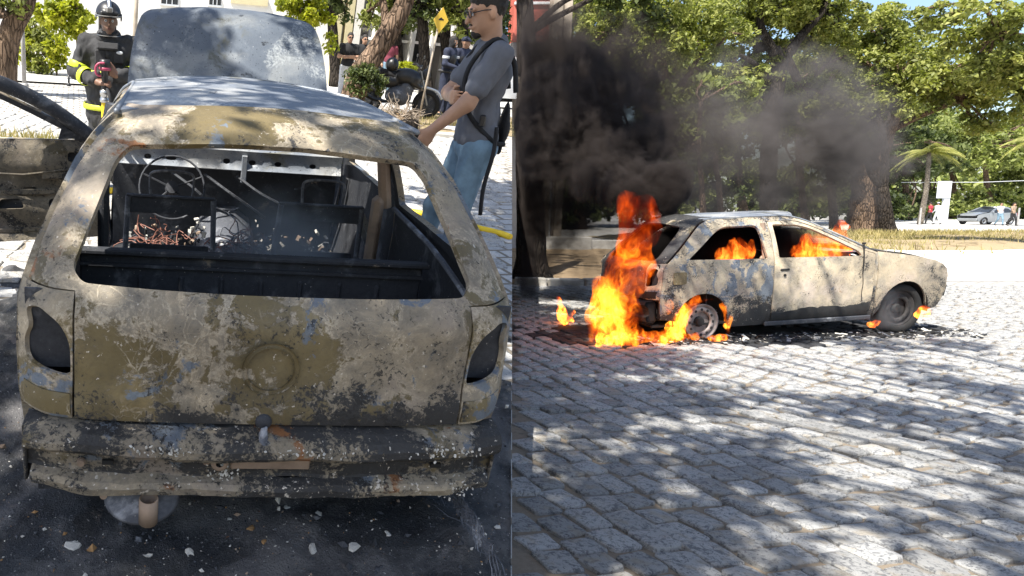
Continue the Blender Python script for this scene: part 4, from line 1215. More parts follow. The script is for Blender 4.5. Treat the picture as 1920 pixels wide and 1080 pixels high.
        for a in (.4, 2.74, 3.9, 5.5): sp_.tube([(.03 * math.cos(a), .03 * math.sin(a), -.01), (.178 * math.cos(a), .178 * math.sin(a), 0)], .006, 5)
        sp_.lathe([(0, .012), (.035, .008), (.04, -.03), (.02, -.03), (.02, -.30), (0, -.30)], 10)
        sp_.build('steering_column', M['soot'], root, False, Matrix.Translation(c) @ Matrix.Rotation(RAD(62), 4, 'X'))
        MB().box((.09, 2.43, .83), (.035, .02, .17), bev=.004).build('dash_bracket', K['scuttle'], root)
        for i in range(3): MB().tube(catmull([(-.35 + .2 * i, 2.45, .78), (-.2 + .2 * i, 2.35, .70), (-.1 + .25 * i, 2.38, .60), (.05 + .2 * i, 2.45, .52)], 4), .010, 5).build('dash_strut', M['soot2'], root)
        # wiring and rubble on the floor
        r = np.random.default_rng(5)
        for nm, n, cc, mt, rr in (('wire_tangle', 26, (-.42, 1.95, .48), M['redwire'], .003), ('wire_tangle', 30, (0.02, 1.9, .47), M['soot3'], .004), ('wire_tangle', 16, (.02, 1.85, .50), M['redwire'], .003)):
            w = MB()
            for i in range(n):
                p = np.array(cc) + r.normal(0, (.07, .10, .03)); P = [p]
                for k in range(5): P.append(P[-1] + r.normal(0, (.05, .06, .035)))
                w.tube(catmull(P, 3), rr, 4)
            tag(w.build(nm, mt, root), kind='stuff')
        rb = MB()
        for i in range(700):
            s_ = r.uniform(.006, .028); x, y = r.uniform(-.62, .66), r.uniform(.95, 2.5)
            V, Fc = [], None
            rb.box((x, y, .28 + r.uniform(0, .16) * (abs(x) > .15) + .1 * (abs(x) < .2)), (s_ * 1.6, s_, s_ * .5), rot=Euler(r.uniform(0, 6, 3)).to_matrix(), m=int(r.choice(4, p=[.34, .22, .28, .16])))
        tag(rb.build('rubble', [M['ashflake'], M['tan'], M['soot2'], M['black']], root), kind='stuff')
    for y in (.66, 3.12):
        for sg in (1, -1):
            a = np.linspace(-.15, math.pi + .15, 15); V = []
            for x in (sg * .77, sg * .50): V += [(x if abs(x) < .6 else sg * (float(w_half(y, .5)) - .035), y + .325 * math.cos(q), .285 + .325 * math.sin(q)) for q in a]
            V.append((sg * .50, y, .285))
            MB().add(V, [(i, i + 1, 16 + i, 15 + i) for i in range(14)] + [(15 + i, 16 + i, 30) for i in range(14)]).build('wheel_arch_liner', so, root, True)
    # --- wheels ---
    i = 0
    for y in (.66, 3.12):
        for sg in (1, -1):
            steel_wheel(root, sg * (.70 if y < 1 or not burnt else .635), y, .275, sg, tyres[i], K if not (i == 2 and 'rim2' in K) else {'rim': K['rim2']}, K_holes=burnt); i += 1
# ------------------------------------------------------------------ the burnt car on the sloping street
KL = dict(hatch=M['hatch'], tail=M['tail'], trim=(m_burnt('olive_trim', 40, soot=.25, blue=.2, flake=.32, rust=.4), m_burnt('slate_trim', 41, soot=.62, blue=.9, flake=.4, rust=.3)), side=M['tail'], door=M['tail'], fender=M['tail'],
          roof=M['roof'], bonnet=M['bonnet'], inner=M['soot'], doorin=m_burnt('scorched_door_lining', 44, soot=.66, blue=.2, flake=.72, rust=.5, dark=.62), scuttle=m_roof('ashen_scuttle', 5), front=M['soot2'], rim=M['rim'], flap=M['tail'])
wreck = empty('burnt_car', 'burnt out hatchback seen from behind, bonnet raised and driver door open', 'car', ML)
hatch_car(wreck, KL, sp=.05, bonnet_angle=RAD(63), open_door=RAD(72))
# stripped bumper beam and what hangs under the tail
def sweep_x(name, prof, x0, x1, n, mat, parent, bend=.06, wob=.0, seed=0, smooth=False, mats=None):
    xs = np.linspace(x0, x1, n); V = []; k = len(prof)
    pr = np.array(prof)
    for x in xs:
        s = abs(x) / .75
        P = np.column_stack([np.full(k, x), pr[:, 0] + bend * s ** 4, pr[:, 1]])
        if wob: P[:, 1] += wob * fnoise(P, 9, seed, 3); P[:, 2] += wob * fnoise(P, 7, seed + 3, 3)
        V.append(P)
    F = [(i * k + j, i * k + j + 1, (i + 1) * k + j + 1, (i + 1) * k + j) for i in range(n - 1) for j in range(k - 1)]
    m = MB().add(np.concatenate(V), F)
    return m.build(name, mat, parent, smooth)
beam = sweep_x('bumper_beam', [(.05, .538), (.0, .532), (-.036, .520), (-.058, .500), (-.062, .478), (-.050, .462), (-.014, .455), (-.006, .448), (-.004, .385), (-.010, .376), (.03, .372)], -.752, .756, 70, M['beam'], wreck, wob=.006, seed=4)
sweep_x('bumper_lip', [(.0, .378), (-.044, .368), (-.054, .352), (-.048, .326), (-.020, .310), (.03, .303), (.06, .36)], -.735, .74, 70, M['lip'], wreck, wob=.009, seed=6)
for x in (-.50, .54): MB().box((x, -.006, .425), (.034, .012, .014)).build('bumper_slot', M['black'], beam)
for x, z in ((-.58, .42), (-.51, .315), (-.20, .43)): MB().lathe([(0, -.012), (.011, -.012), (.013, -.006), (.013, .004)], 10, axis='y', c=(x, -.02 if z < .35 else .0, z)).build('bolt', M['tan'], beam)
MB().box((.0, -.012, .432), (.25, .012, .046), bev=.004).build('number_plate_bracket', M['tan'], beam)
tw = MB().lathe([(.012, -.03), (.024, -.032), (.028, -.024), (.028, .02)], 14, axis='y', c=(-.16, .0, .437)).build('towing_eye', M['tan'], beam, True)
def blob_patch(cx, cz, sx, sz, seed, y=-.055):
    r = np.random.default_rng(seed); b = MB()
    for i in range(46):
        s = r.uniform(.002, .008); b.box((cx + r.normal(0, sx), y + r.uniform(-.008, .006), cz + r.normal(0, sz)), (s * 1.5, s * .5, s), rot=Euler(r.uniform(0, 6, 3)).to_matrix(), bev=s * .2)
    return b
bp = MB()
for a in ((-.145, .40, .03, .035, 1, -.018), (-.33, .505, .05, .010, 2, -.06), (.10, .497, .07, .010, 3, -.058), (.52, .500, .06, .012, 4, -.05), (.62, .34, .03, .02, 5, -.02)):
    q = blob_patch(*a[:4], a[4], a[5])
    for v in q.v: pass
    k = bp.n; bp.v += q.v; bp.f += [[i + k for i in f] for f in q.f]; bp.m += q.m; bp.n += q.n
tag(bp.build('ash_crust', M['ashflake'], beam), kind='stuff')
sweep_x('valance', [(.10, .36), (.02, .315), (.004, .300), (.03, .288), (.09, .285)], -.68, .66, 50, M['beam'], wreck, wob=.012, seed=9)
MB().lathe([(0, -.10), (.08, -.095), (.16, -.07), (.195, -.02), (.20, .06)], 26).build('spare_wheel_well', m_soot('crackled_underside', 47, 1.7), wreck, True, Matrix.Translation((.05, .24, .325)))
MB().lathe([(0, -.03), (.06, -.03), (.095, -.02), (.105, .0), (.095, .02), (.0, .03)], 24).build('silencer', M['soot3'], wreck, True, Matrix.Translation((-.395, .03, .268)) @ Matrix.Rotation(RAD(48), 4, 'X') @ Matrix.Diagonal((1.15, .85, 1, 1)))
MB().lathe([(.026, 0), (.030, 0), (.030, .09), (.026, .09)], 14, closed=True).build('tail_pipe', M['tan'], wreck, True, Matrix.Translation((-.372, -.035, .222)))
for x in (-.755, .757): MB().box((x, .075, .42), (.012, .07, .20), bev=.004).build('beam_end', M['beam'], wreck)
# burnt tyre wire by the rear wheel
r = np.random.default_rng(2); tw = MB()
XB = max(x for x in np.arange(.5, 2, .01) if l_inside(x, -.3, .02))
for i in range(150):
    a0 = r.uniform(0, 6); R0 = r.uniform(.12, .34); cx, cy = .98 + r.normal(0, .08), .34 + r.normal(0, .16)
    L = r.uniform(.8, 2.2); P = []
    for a in np.linspace(a0, a0 + L, 9): P.append((min(cx + R0 * math.cos(a), XB), cy + R0 * 1.1 * math.sin(a), .10 + lg(1, .3) - .05 + .06 * r.random() + .05 * math.sin(a * 2) ** 2))
    tw.tube(P, .0016, 3, cap=False)
tag(tw.build('tyre_wire', M['soot3'], None, False, ML), 'tangle of burnt tyre wire beside the rear wheel of the wreck', 'wire', kind='stuff')

# ------------------------------------------------------------------ the burning car on the flat street
MR = Matrix.Translation((4.036, 8.03, CAM_H - 1.534)) @ Matrix.Rotation(RAD(-82.9), 4, 'Z') @ Matrix.Rotation(RAD(2.19), 4, 'X') @ Matrix.Translation((.79, 0, 0)) @ Matrix.Diagonal((.84, 1, 1, 1)) @ Matrix.Translation((-.79, 0, 0))
KR = dict(hatch=m_burnt('sooted_tailgate', 50, soot=.85, blue=.4, flake=.5), tail=M['side2'], trim=(M['black'], M['black']), side=M['side2'], door=M['door2'], fender=M['fender2'], roof=m_roof('ashen_roof', 13), bonnet=M['fender2'],
          inner=M['black'], doorin=M['soot2'], scuttle=M['soot3'], front=M['soot2'], rim=M['rim'], rim2=M['rim2'], flap=m_burnt('pale_fuel_flap', 52, soot=.2, blue=.1, flake=.2, rust=.3))
burning = empty('burning_car', 'burning hatchback with scorched pale side panels and flames at its tail', 'car', MR)
hatch_car(burning, KR, sp=.06, tyres=(0, 1, 1, 1))
sweep_x('bumper_beam', [(.05, .538), (-.04, .52), (-.06, .49), (-.01, .455), (-.004, .385), (-.05, .36), (-.03, .31), (.05, .305)], -.75, .75, 30, M['black'], burning, wob=.008)
MB().box((.60, .10, .40), (.22, .16, .26), bev=.04).box((.70, .25, .42), (.06, .14, .22), bev=.02).build('melted_bumper', M['black'], burning)
MB().box((.775, 2.05, .215), (.03, 1.3, .05), bev=.01).build('sill', M['soot2'], burning)
# melted trim along the lower door edge
r = np.random.default_rng(8); V = []; xs = np.linspace(1.48, 2.66, 60); topz = .325 + .035 * np.abs(fnoise(np.column_stack([xs, xs * 0, xs * 0]), 5, 3, 3)) + .03 * np.sin(xs * 4.0) ** 2
mt = MB(); kk = len(xs)
for off, zz in ((.000, topz + .002), (.010, topz - .012), (.014, np.full(kk, .25)), (.000, np.full(kk, .225))):
    V.append(np.column_stack([w_half(xs, zz) + .002 + off, xs, zz]))
mt.add(np.concatenate(V), [(L * kk + i, L * kk + i + 1, (L + 1) * kk + i + 1, (L + 1) * kk + i) for L in range(3) for i in range(kk - 1)])
mt.build('melted_door_trim', M['black'], burning, True)
# the heat has pulled the shell askew: the far flank sits a little further forward
SKEW = Matrix.Translation((.79, 0, 0)) @ Matrix(((1, 0, 0, 0), (-.14, 1, 0, 0), (0, 0, 1, 0), (0, 0, 0, 1))) @ Matrix.Translation((-.79, 0, 0))
def skew(o, L):
    L = L @ o.matrix_local
    if o.name.startswith('wheel') and 'arch' not in o.name: o.location = SKEW @ o.location; return
    if o.type == 'MESH': o.data.transform(L.inverted() @ SKEW @ L)
    for c in o.children: skew(c, L)
bpy.context.view_layer.update()
for c in list(burning.children): skew(c, Matrix.Identity(4))
# charred scraps on the setts round it
sc = MB(); r = np.random.default_rng(12)
for i in range(900):
    q = MR @ Vector((r.uniform(.55, 1.15), r.uniform(-.3, 4.0) , 0)); s = min(.008 * (1 + r.pareto(2)), .035)
    sc.box((q.x, q.y, .03 + s * .1), (s * 2.4, s, s * .25), rot=Euler((r.normal(0, .3), r.normal(0, .3), r.uniform(0, 6))).to_matrix(), m=int(r.choice(3, p=[.65, .2, .15])))
tag(sc.build('charred_scraps', [M['black'], M['soot3'], M['ashflake']]), 'charred scraps and ash along the near side of the burning car', 'debris', kind='stuff')

# ------------------------------------------------------------------ parked cars far away
def parked(name, label, mw, paint, group=None):
    root = empty(name, label, 'car', mw, group)
    K = dict(hatch=paint, tail=paint, trim=(paint, paint), side=paint, door=paint, fender=paint, roof=paint, bonnet=paint, inner=M['black'], doorin=M['black'], scuttle=M['plastic'], front=M['plastic'], rim=M['chrome'], flap=paint)
    hatch_car(root, K, sp=.16, burnt=False, tyres=(1, 1, 1, 1), dent=0, wreck=False)
    return root
p = on_ground(1848, 421)
S_ = 1.02
parked('parked_car', 'silver grey hatchback parked on the far road under the trees', Matrix.Translation((p.x + 1.6, p.y, .012)) @ Matrix.Rotation(RAD(98), 4, 'Z'), M['silver'])
q = l_at(850, 151, 20.0)
parked('parked_car', 'white car half hidden behind the officer in the balaclava', ML @ Matrix.Translation((q.x + .35, 20.0, lg(q.x, 20))) @ Matrix.Rotation(RAD(-80), 4, 'Z'), M['whitepaint'])
# ------------------------------------------------------------------ trees
def limb_path(a, b, r, bend=.12, n=6):
    a = np.array(a, float); b = np.array(b, float); L = np.linalg.norm(b - a)
    P = [a]
    for t in (.3, .62): P.append(a + (b - a) * t + r.normal(0, bend * L * .5, 3) + np.array((0, 0, .06 * L)))
    P.append(b)
    return catmull(P, n)
def leaf_cloud(centers, n_per, spread, size, r, flat=.35, droop=.0, elong=1.9):
    C = np.asarray(centers, float); k = len(C) * n_per
    idx = np.repeat(np.arange(len(C)), n_per)
    sp = np.asarray(spread, float)
    if sp.ndim == 0: sp = np.full(len(C), sp)
    d = r.normal(0, 1, (k, 3)); d /= np.linalg.norm(d, axis=1)[:, None]
    rad = r.random(k) ** (1 / 2.2)
    P = C[idx] + d * rad[:, None] * sp[idx][:, None] * np.array((1, 1, .72))
    P[:, 2] -= droop * rad ** 2 * sp[idx]
    # leaf axes
    t = r.normal(0, 1, (k, 3)); t[:, 2] -= .35; t /= np.linalg.norm(t, axis=1)[:, None]
    nrm = r.normal(0, 1, (k, 3)) * flat + np.array((0, 0, 1.)) * (1 - flat) + d * .35
    b = np.cross(nrm, t); b /= np.linalg.norm(b, axis=1)[:, None] + 1e-9
    s = size * r.uniform(.55, 1.25, k)
    t = t * s[:, None] * elong * .5; b = b * s[:, None] * .5
    V = np.stack([P - t, P + b * .9 - t * .1, P + t, P - b * .9 - t * .1], 1)
    up = np.cross(t, b); up /= np.linalg.norm(up, axis=1)[:, None] + 1e-9
    V[:, 1] += up * s[:, None] * .16; V[:, 3] += up * s[:, None] * .16
    val = np.clip(.5 + r.normal(0, .22, k) + np.repeat(r.normal(0, .14, len(C)), n_per), 0, 1)
    return V.reshape(-1, 3), np.arange(4 * k).reshape(k, 4), val
def tree(name, label, base, forks, crown, n_clumps, n_leaf, leaf_size, clump, leafmat, barkmat, r0=.3, seed=0, mw=MID, group=None, cat='tree', keep=None, limbs=14, shell=.55, droop=.3, cull=True, zmin=None):
    """forks: list of trunk / limb polylines with radii [(points, r_start, r_end)]; crown: list of (centre, radii) ellipsoids"""
    r = np.random.default_rng(seed)
    root = empty(name, label, cat, mw @ Matrix.Translation(base), group)
    B = np.array(base, float)
    tm = MB()
    tips = []
    for pts, ra, rb in forks:
        P = catmull(pts, 6) - B; k = len(P)
        rr = np.linspace(ra, rb, k) * (1 + .08 * fnoise(P, 2.0, seed, 2))
        if pts is forks[0][0]: rr[:3] *= np.array((1.45, 1.2, 1.06))
        tm.tube(P, rr, 12); tips.append((P[-1], rb)); tips.append((P[int(k * .7)], rb))
    cl = []; cs = []
    wts = np.array([a[1][0] * a[1][1] * a[1][2] for a in crown]); wts = wts / wts.sum()
    for ci, (c, rad) in enumerate(crown):
        for i in range(max(2, int(n_clumps * wts[ci]))):
            d = r.normal(0, 1, 3); d /= np.linalg.norm(d)
            q = shell + (1 - shell) * r.random()
            q = q if r.random() < .8 else r.random()
            p = np.array(c) - B + d * q * np.array(rad)
            cl.append(p); cs.append(clump * r.uniform(.55, 1.3))
    cl = np.array(cl); cs = np.array(cs)
    if zmin is not None:
        k_ = cl[:, 2] + B[2] > zmin; cl, cs = cl[k_], cs[k_]
    # limbs from the tips to some clumps
    for i in r.permutation(len(cl))[:limbs]:
        t, rb = min(tips, key=lambda q: np.linalg.norm(q[0] - cl[i]))
        P = limb_path(t, cl[i], r)
        tm.tube(P, np.linspace(max(rb * .65, .03), .015 + .06 * clump, len(P)), 6)
        for j in range(2):
            c2 = cl[np.argsort(np.linalg.norm(cl - cl[i], axis=1))[1 + j]]
            Q = limb_path(P[int(len(P) * .6)], c2, r); tm.tube(Q, np.linspace(max(rb * .3, .02), .012, len(Q)), 5)
    tk = tm.build('trunk', barkmat, root, True)
    V, F, val = leaf_cloud(cl, n_leaf, cs, leaf_size, r, droop=droop)
    if keep is not None:
        W = V.reshape(-1, 4, 3).mean(1) + B
        ok = keep(W, mw)
        F = F[ok]; val = val[ok]
    link('crown', fast_mesh('crown', V, F, leafmat, attr={'leafv': val}), root)
    return root
def keep_right(W, mw):
    d = (W - np.array((0, 0, CAM_H))) @ np.array(RCW)
    return d[:, 0] - d[:, 1] * 480 / 1300 > .05
def keep_left(W, mw):
    A = np.array(mw); W = W @ A[:3, :3].T + A[:3, 3]
    d = (W - np.array((0, 0, CAM_H))) @ np.array(RCW)
    return d[:, 0] - d[:, 1] * 480 / 1300 < -.05
V3 = lambda u, v, y: np.array(at_depth(u, v, y))
G3 = lambda u, y: np.array((at_depth(u, 500, y).x, y, 0.0))

# dark trunk on the left edge of the flat street
b = np.array((5.35, 13.4, 0))
tree('shade_tree', 'dark tree trunk rising from the soil bed at the left edge of the smoke', b,
     [([b, V3(995, 430, 13.4), V3(990, 280, 13.3), V3(988, 120, 13.2), V3(984, 10, 13.2), V3(978, -160, 13.2)], .30, .10), ([V3(992, 190, 13.3), V3(1012, 178, 13.2), V3(1022, 172, 13.1)], .10, .06)],
     [(V3(1185, -70, 12.3), (.9, .7, .62)), (V3(1205, 15, 12.4), (.34, .4, .36)), (V3(1150, 0, 12.4), (.20, .3, .30))], 46, 60, .08, .2, M['leafd'], M['bark2'], seed=2, keep=keep_right, limbs=2, droop=.4)

# big forked tree beyond the bonnet
D = 33
b = G3(1622, D); b[2] = .1
tree('big_tree', 'big forked tree with a thick pale trunk behind the burnt bonnet', b,
     [([b, V3(1622, 380, D), V3(1626, 330, D)], .62, .52), ([V3(1626, 332, D), V3(1650, 285, D), V3(1668, 240, D - .5), V3(1690, 190, D - 1)], .40, .20), ([V3(1626, 335, D), V3(1600, 280, D), V3(1545, 230, D), V3(1500, 160, D), V3(1470, 90, D)], .34, .14), ([V3(1668, 245, D), V3(1730, 215, D - 1), V3(1800, 190, D - 1)], .17, .08)],
     [(V3(1690, 165, D - 1), (2.1, 2.2, 1.25)), (V3(1520, 190, D - 1), (2.3, 2.0, 1.3)), (V3(1800, 130, D - 1.5), (3.4, 2.4, 1.5)), (V3(1610, 70, D + 1), (3.2, 2.4, 1.7)), (V3(1850, 215, D - 1), (1.3, 1.4, .75)), (V3(1580, 255, D), (1.1, 1.2, .8))], 330, 150, .115, .50, M['leaf'], M['bark'], seed=3, limbs=46, droop=.5, shell=.45)
b = G3(1662, D - 2); b[2] = .08
tree('shade_tree', 'dark slender forked trunk just right of the big forked tree', b,
     [([b, V3(1660, 400, D - 2), V3(1655, 350, D - 2)], .30, .22), ([V3(1655, 352, D - 2), V3(1635, 330, D - 2), V3(1622, 300, D - 2)], .15, .09), ([V3(1656, 355, D - 2), V3(1660, 300, D - 2), V3(1655, 240, D - 2)], .19, .10)],
     [(V3(1655, 215, D), (1.0, 1.0, .8))], 24, 60, .15, .4, M['leaf'], M['bark2'], seed=4, limbs=6)
# tall leaning trees behind the smoke
D = 27
b = G3(1262, D)
tree('leaning_tree', 'tall brown trunk leaning left through the grey smoke behind the burning car', b,
     [([b, V3(1252, 370, D), V3(1238, 270, D), V3(1212, 200, D), V3(1180, 130, D), V3(1160, 60, D)], .30, .12), ([V3(1236, 262, D), V3(1250, 190, D), V3(1240, 110, D), V3(1222, 40, D)], .20, .10), ([V3(1245, 220, D), V3(1285, 150, D), V3(1320, 90, D)], .12, .07)],
     [(V3(1180, 75, D), (2.4, 2.0, 1.5)), (V3(1290, 60, D), (2.2, 2.0, 1.4)), (V3(1130, 130, D + 1), (1.4, 1.4, 1.3)), (V3(1300, 180, D + 1), (1.9, 1.6, 1.4)), (V3(1210, 10, D), (3.2, 2.2, 1.0)), (V3(1110, 30, D), (1.0, 1.4, 1.2))], 230, 130, .10, .44, M['leaf'], M['bark'], seed=5, keep=keep_right, limbs=34, droop=.6, shell=.4)
D = 30
b = G3(1440, D)
tree('shade_tree', 'dark limbed tree in the middle whose crown fills the top of the view', b,
     [([b, V3(1440, 330, D), V3(1448, 220, D), V3(1462, 130, D), V3(1450, 90, D)], .34, .24), ([V3(1460, 130, D), V3(1500, 70, D), V3(1545, 15, D), V3(1570, -50, D)], .20, .10), ([V3(1450, 95, D), V3(1425, 40, D), V3(1440, -40, D)], .18, .09), ([V3(1455, 150, D), V3(1400, 110, D), V3(1350, 90, D)], .12, .06)],
     [(V3(1420, 30, D + 1), (2.6, 2.0, 1.6)), (V3(1540, 40, D + 1.5), (2.6, 2.0, 1.5)), (V3(1380, 150, D + 1), (2.0, 1.8, 1.6)), (V3(1480, -20, D), (3.4, 2.4, 1.2)), (V3(1360, 240, D + 2), (1.8, 1.5, 1.3))], 240, 130, .11, .46, M['leaf'], M['bark2'], seed=6, limbs=40, droop=.5, shell=.4)
D = 22
b = G3(2010, D)
tree('shade_tree', 'leafy branches reaching in from the upper right corner', b,
     [([b, V3(2010, 300, D), V3(1990, 150, D)], .35, .25), ([V3(1990, 150, D), V3(1930, 75, D), V3(1880, 62, D), V3(1850, 20, D)], .12, .05)],
     [(V3(1880, 30, D), (1.1, 1.2, .55)), (V3(1900, 110, D), (.9, 1.0, .75)), (V3(1830, 60, D + 1), (.8, .9, .5)), (V3(1960, 120, D), (1.0, 1.2, 1.2)), (V3(1780, 15, D), (1.0, 1., .35))], 110, 90, .11, .34, M['leaf'], M['bark'], seed=7, limbs=20, droop=.7)
# slim poles of trunks in the smoke
for i, (u, D, h, rr, lab) in enumerate(((1350, 31, 300, .13, 'slim dark trunk in the smoke above the rear window'), (1255, 36, 300, .12, 'slim pale trunk just right of the leaning one in the smoke'), (1318, 24, 280, .10, 'thin bare trunk behind the roof of the burning car'), (1560, 37, 240, .20, 'dark trunk half lost in the smoke left of the big forked tree'), (1505, 40, 240, .18, 'background trunk behind the windscreen smoke'))):
    b = G3(u, D)
    tree('slim_tree', lab, b, [([b, V3(u - 2, 350, D), V3(u - 8, h, D), V3(u - 4, h - 90, D)], rr, rr * .6)], [(V3(u, h - 70, D + 1), (1.7, 1.5, 1.5)), (V3(u - 20, h - 10, D + 1), (1.2, 1.2, .8))], 50, 70, .15, .46, M['leaffar'], M['bark'] if i != 1 else M['bark3'], seed=20 + i, limbs=8, keep=keep_right)
# the leafy background
bgs = [(1085, 44, 90, 2.9, 5.2), (1170, 48, 120, 3.6, 5.0), (1270, 46, 150, 3.2, 4.6), (1390, 50, 170, 3.8, 4.8), (1500, 52, 180, 4.0, 4.6), (1590, 56, 200, 4.0, 4.4), (1690, 74, 285, 5.0, 4.2), (1775, 84, 270, 6.5, 5.6), (1850, 78, 275, 6.0, 5.2), (1925, 86, 262, 6.5, 5.6), (1730, 92, 250, 7.0, 6.0), (1990, 80, 290, 5.5, 4.6), (1640, 66, 240, 4.4, 5.0)]
bl = ['farthest left background tree behind the red wall and smoke', 'rounded background tree left of the leaning trunk', 'background tree behind the leaning trunk', 'dark background tree behind the dense smoke', 'background tree above the windscreen of the burning car', 'background tree left of the big forked trunk', 'low bushy tree behind the slender dark trunk', 'broad tree behind the pale sign board', 'broad sunlit tree above the silver parked car', 'broad tree at the right edge above the walkers', 'tall hazy tree behind the palm', 'bushy tree at the far right edge', 'background tree right behind the big forked trunk']
for i, ((u, D, v, rx_, rz_), lab) in enumerate(zip(bgs, bl)):
    b = G3(u, D); c = V3(u, v, D)
    r = np.random.default_rng(100 + i)
    cr = [(c, (rx_, rx_ * .8, rz_ * .62))] + [(c + r.normal(0, 1, 3) * np.array((rx_ * .7, 1, rz_ * .45)), (rx_ * .55, rx_ * .5, rz_ * .4)) for _ in range(4)]
    cr.append((np.array((c[0], D, 1.9)), (rx_ * .9, rx_ * .6, 1.6)))
    tree('background_tree', lab, b, [([b, b * .5 + c * .5 + r.normal(0, .3, 3), c], .22 + rx_ * .03, .10)], cr, int(150 + rx_ * 12), 60, .20 + D * .0012, rx_ * .17, M['leaffar'] if i % 3 else M['leafd'], M['bark'], seed=200 + i, keep=keep_right if i < 3 else None, limbs=16, group='trees of the leafy background', droop=.4)
# a far wood closing the view
def far_wood():
    r = np.random.default_rng(77); C = []; S = []
    for i in range(520):
        x = r.uniform(22, 175); y = r.uniform(112, 130) - (x - 100) * .05; top = 9 + 4 * math.sin(x * .11) + 2.5 * math.sin(x * .37)
        C.append((x, y, r.uniform(.2, 1) * top)); S.append(r.uniform(1.2, 2.4))
    return leaf_cloud(C, 42, S, .75, r)
V, F, val = far_wood()
tag(link('far_wood', fast_mesh('far_wood', V, F, M['leaffar'], attr={'leafv': val})), 'mass of trees closing the view beyond the far road', 'woodland', kind='stuff')

# palms
def palm(label, base, top, r0, nf, fl, seed, lean=.0, group=None, mat=None):
    r = np.random.default_rng(seed)
    root = empty('palm_tree', label, 'palm', Matrix.Translation(base), group)
    B = np.array(base); T = np.array(top) - B
    MB().tube(catmull([(0, 0, 0), T * .5 + np.array((lean, 0, 0)), T], 8), np.linspace(r0 * 1.3, r0 * .8, 17), 10).build('trunk', M['bark3'], root, True)
    for i in range(nf):
        a = i * 2.4 + r.uniform(-.2, .2); el = r.uniform(-.1, 1.1); L = fl * r.uniform(.8, 1.1)
        d = np.array((math.cos(a), math.sin(a), 0)); P = []
        for t in np.linspace(0, 1, 8): P.append(T + d * L * t * math.cos(el * (1 - t)) + np.array((0, 0, L * (math.sin(el) * t - .75 * t * t))))
        P = np.array(P); V = []; F = []; n = 0; Pf = catmull(P, 4); side = np.cross(d, (0, 0, 1.))
        for k, p in enumerate(Pf[2:]):
            t = (k + 2) / len(Pf); l = L * .26 * math.sin(math.pi * min(1, t * .9 + .1)) + .05
            for s in (-1, 1):
                tip = p + side * s * l * .8 + d * l * .4 + np.array((0, 0, -l * .55)); w = d * .05 * L / 2
                V += [p - w, p + w, tip]; F.append((n, n + 1, n + 2)); n += 3
        fr = link('frond', fast_mesh('frond', np.array(V), np.array(F), mat or M['palmleaf'], attr={'leafv': np.clip(r.normal(.5, .2, len(F)), 0, 1)}), root)
    return root
D = 56
palm('leaning palm with yellow fronds on the far road left of the sign board', (G3(1716, D)[0], D, 0), V3(1742, 285, D), .16, 17, 2.3, 3, .15)
palm('palm at the right edge with drooping yellow fronds', (G3(1925, 50)[0], 50, 0), V3(1942, 262, 50), .17, 13, 1.7, 4)

# ------------------------------------------------------------------ vegetation of the sloping street
L3 = lambda u, v, y: np.array(l_at(u, v, y))
def LG(u, y):
    p = l_at(u, 200, y); return np.array((p.x, y, lg(p.x, y)))
b = LG(14, 14.6); b = np.array((b[0] - .1, 14.6, b[2]))
tree('leaning_tree', 'thick brown trunk leaning out at the upper left corner behind the open door', b,
     [([b, L3(12, 90, 14.6), L3(28, 40, 14.6), L3(48, 0, 14.6), L3(75, -80, 14.6)], .30, .20)],
     [(L3(18, 30, 14.2), (.45, .4, .45)), (L3(-10, 10, 14.2), (.7, .5, .5)), (L3(90, -190, 14), (3, 2.4, 1.0))], 60, 60, .10, .26, M['leaf'], M['bark'], seed=31, mw=ML, limbs=10)
b = LG(140, 19)
tree('sapling', 'young tree with yellow green leaves left of the firefighter', b,
     [([b, L3(146, 80, 19), L3(132, 60, 19), L3(120, 40, 19)], .05, .03), ([L3(140, 72, 19), L3(152, 55, 19), L3(150, 35, 19)], .03, .02)],
     [(L3(115, 38, 19), (.75, .6, .35)), (L3(155, 40, 19), (.42, .5, .33)), (L3(90, 20, 19), (.4, .4, .3)), (L3(120, 8, 19), (.5, .5, .25))], 70, 46, .10, .20, M['leafy'], M['bark'], seed=32, mw=ML, limbs=16)
b = LG(560, 16)
tree('shrub', 'bright yellow green shrub behind the raised bonnet', b, [([b, L3(566, 80, 16), L3(570, 40, 16)], .06, .03)],
     [(L3(575, 20, 16), (.55, .5, .42)), (L3(545, 8, 16), (.35, .4, .25)), (L3(612, 32, 16), (.25, .3, .2)), (L3(628, 74, 15.8), (.22, .2, .18)), (L3(575, -30, 16), (.7, .5, .3))], 80, 60, .075, .17, M['leafy'], M['bark'], seed=33, mw=ML, limbs=12, cat='shrub')
b = LG(652, 13.4)
tree('leaning_tree', 'thick dark trunk leaning to the right over the parked motorcycle', b,
     [([b, L3(676, 140, 13.4), L3(700, 105, 13.4), L3(728, 62, 13.4), L3(752, 20, 13.4), L3(770, -30, 13.4), L3(790, -120, 13.4)], .27, .17), ([L3(724, 60, 13.4), L3(722, 30, 13.6), L3(716, -10, 13.8)], .10, .07)],
     [(L3(705, 5, 14), (.42, .4, .22)), (L3(685, 25, 14.2), (.22, .3, .2)), (L3(800, -260, 13), (3, 2.6, .9))], 44, 50, .09, .24, M['leaf'], M['bark'], seed=34, mw=ML, limbs=8, keep=keep_left)
b = LG(672, 12.6)
tree('bush', 'dark green feathery bush at the foot of the leaning trunk', b, [([b, b + np.array((0, 0, .3)), b + np.array((.1, 0, .5))], .04, .02)],
     [(L3(672, 150, 12.6), (.24, .25, .34)), (L3(688, 132, 12.6), (.18, .2, .2)), (L3(712, 160, 12.7), (.16, .2, .16))], 46, 46, .05, .13, M['leafd'], M['bark'], seed=35, mw=ML, limbs=6, cat='bush')
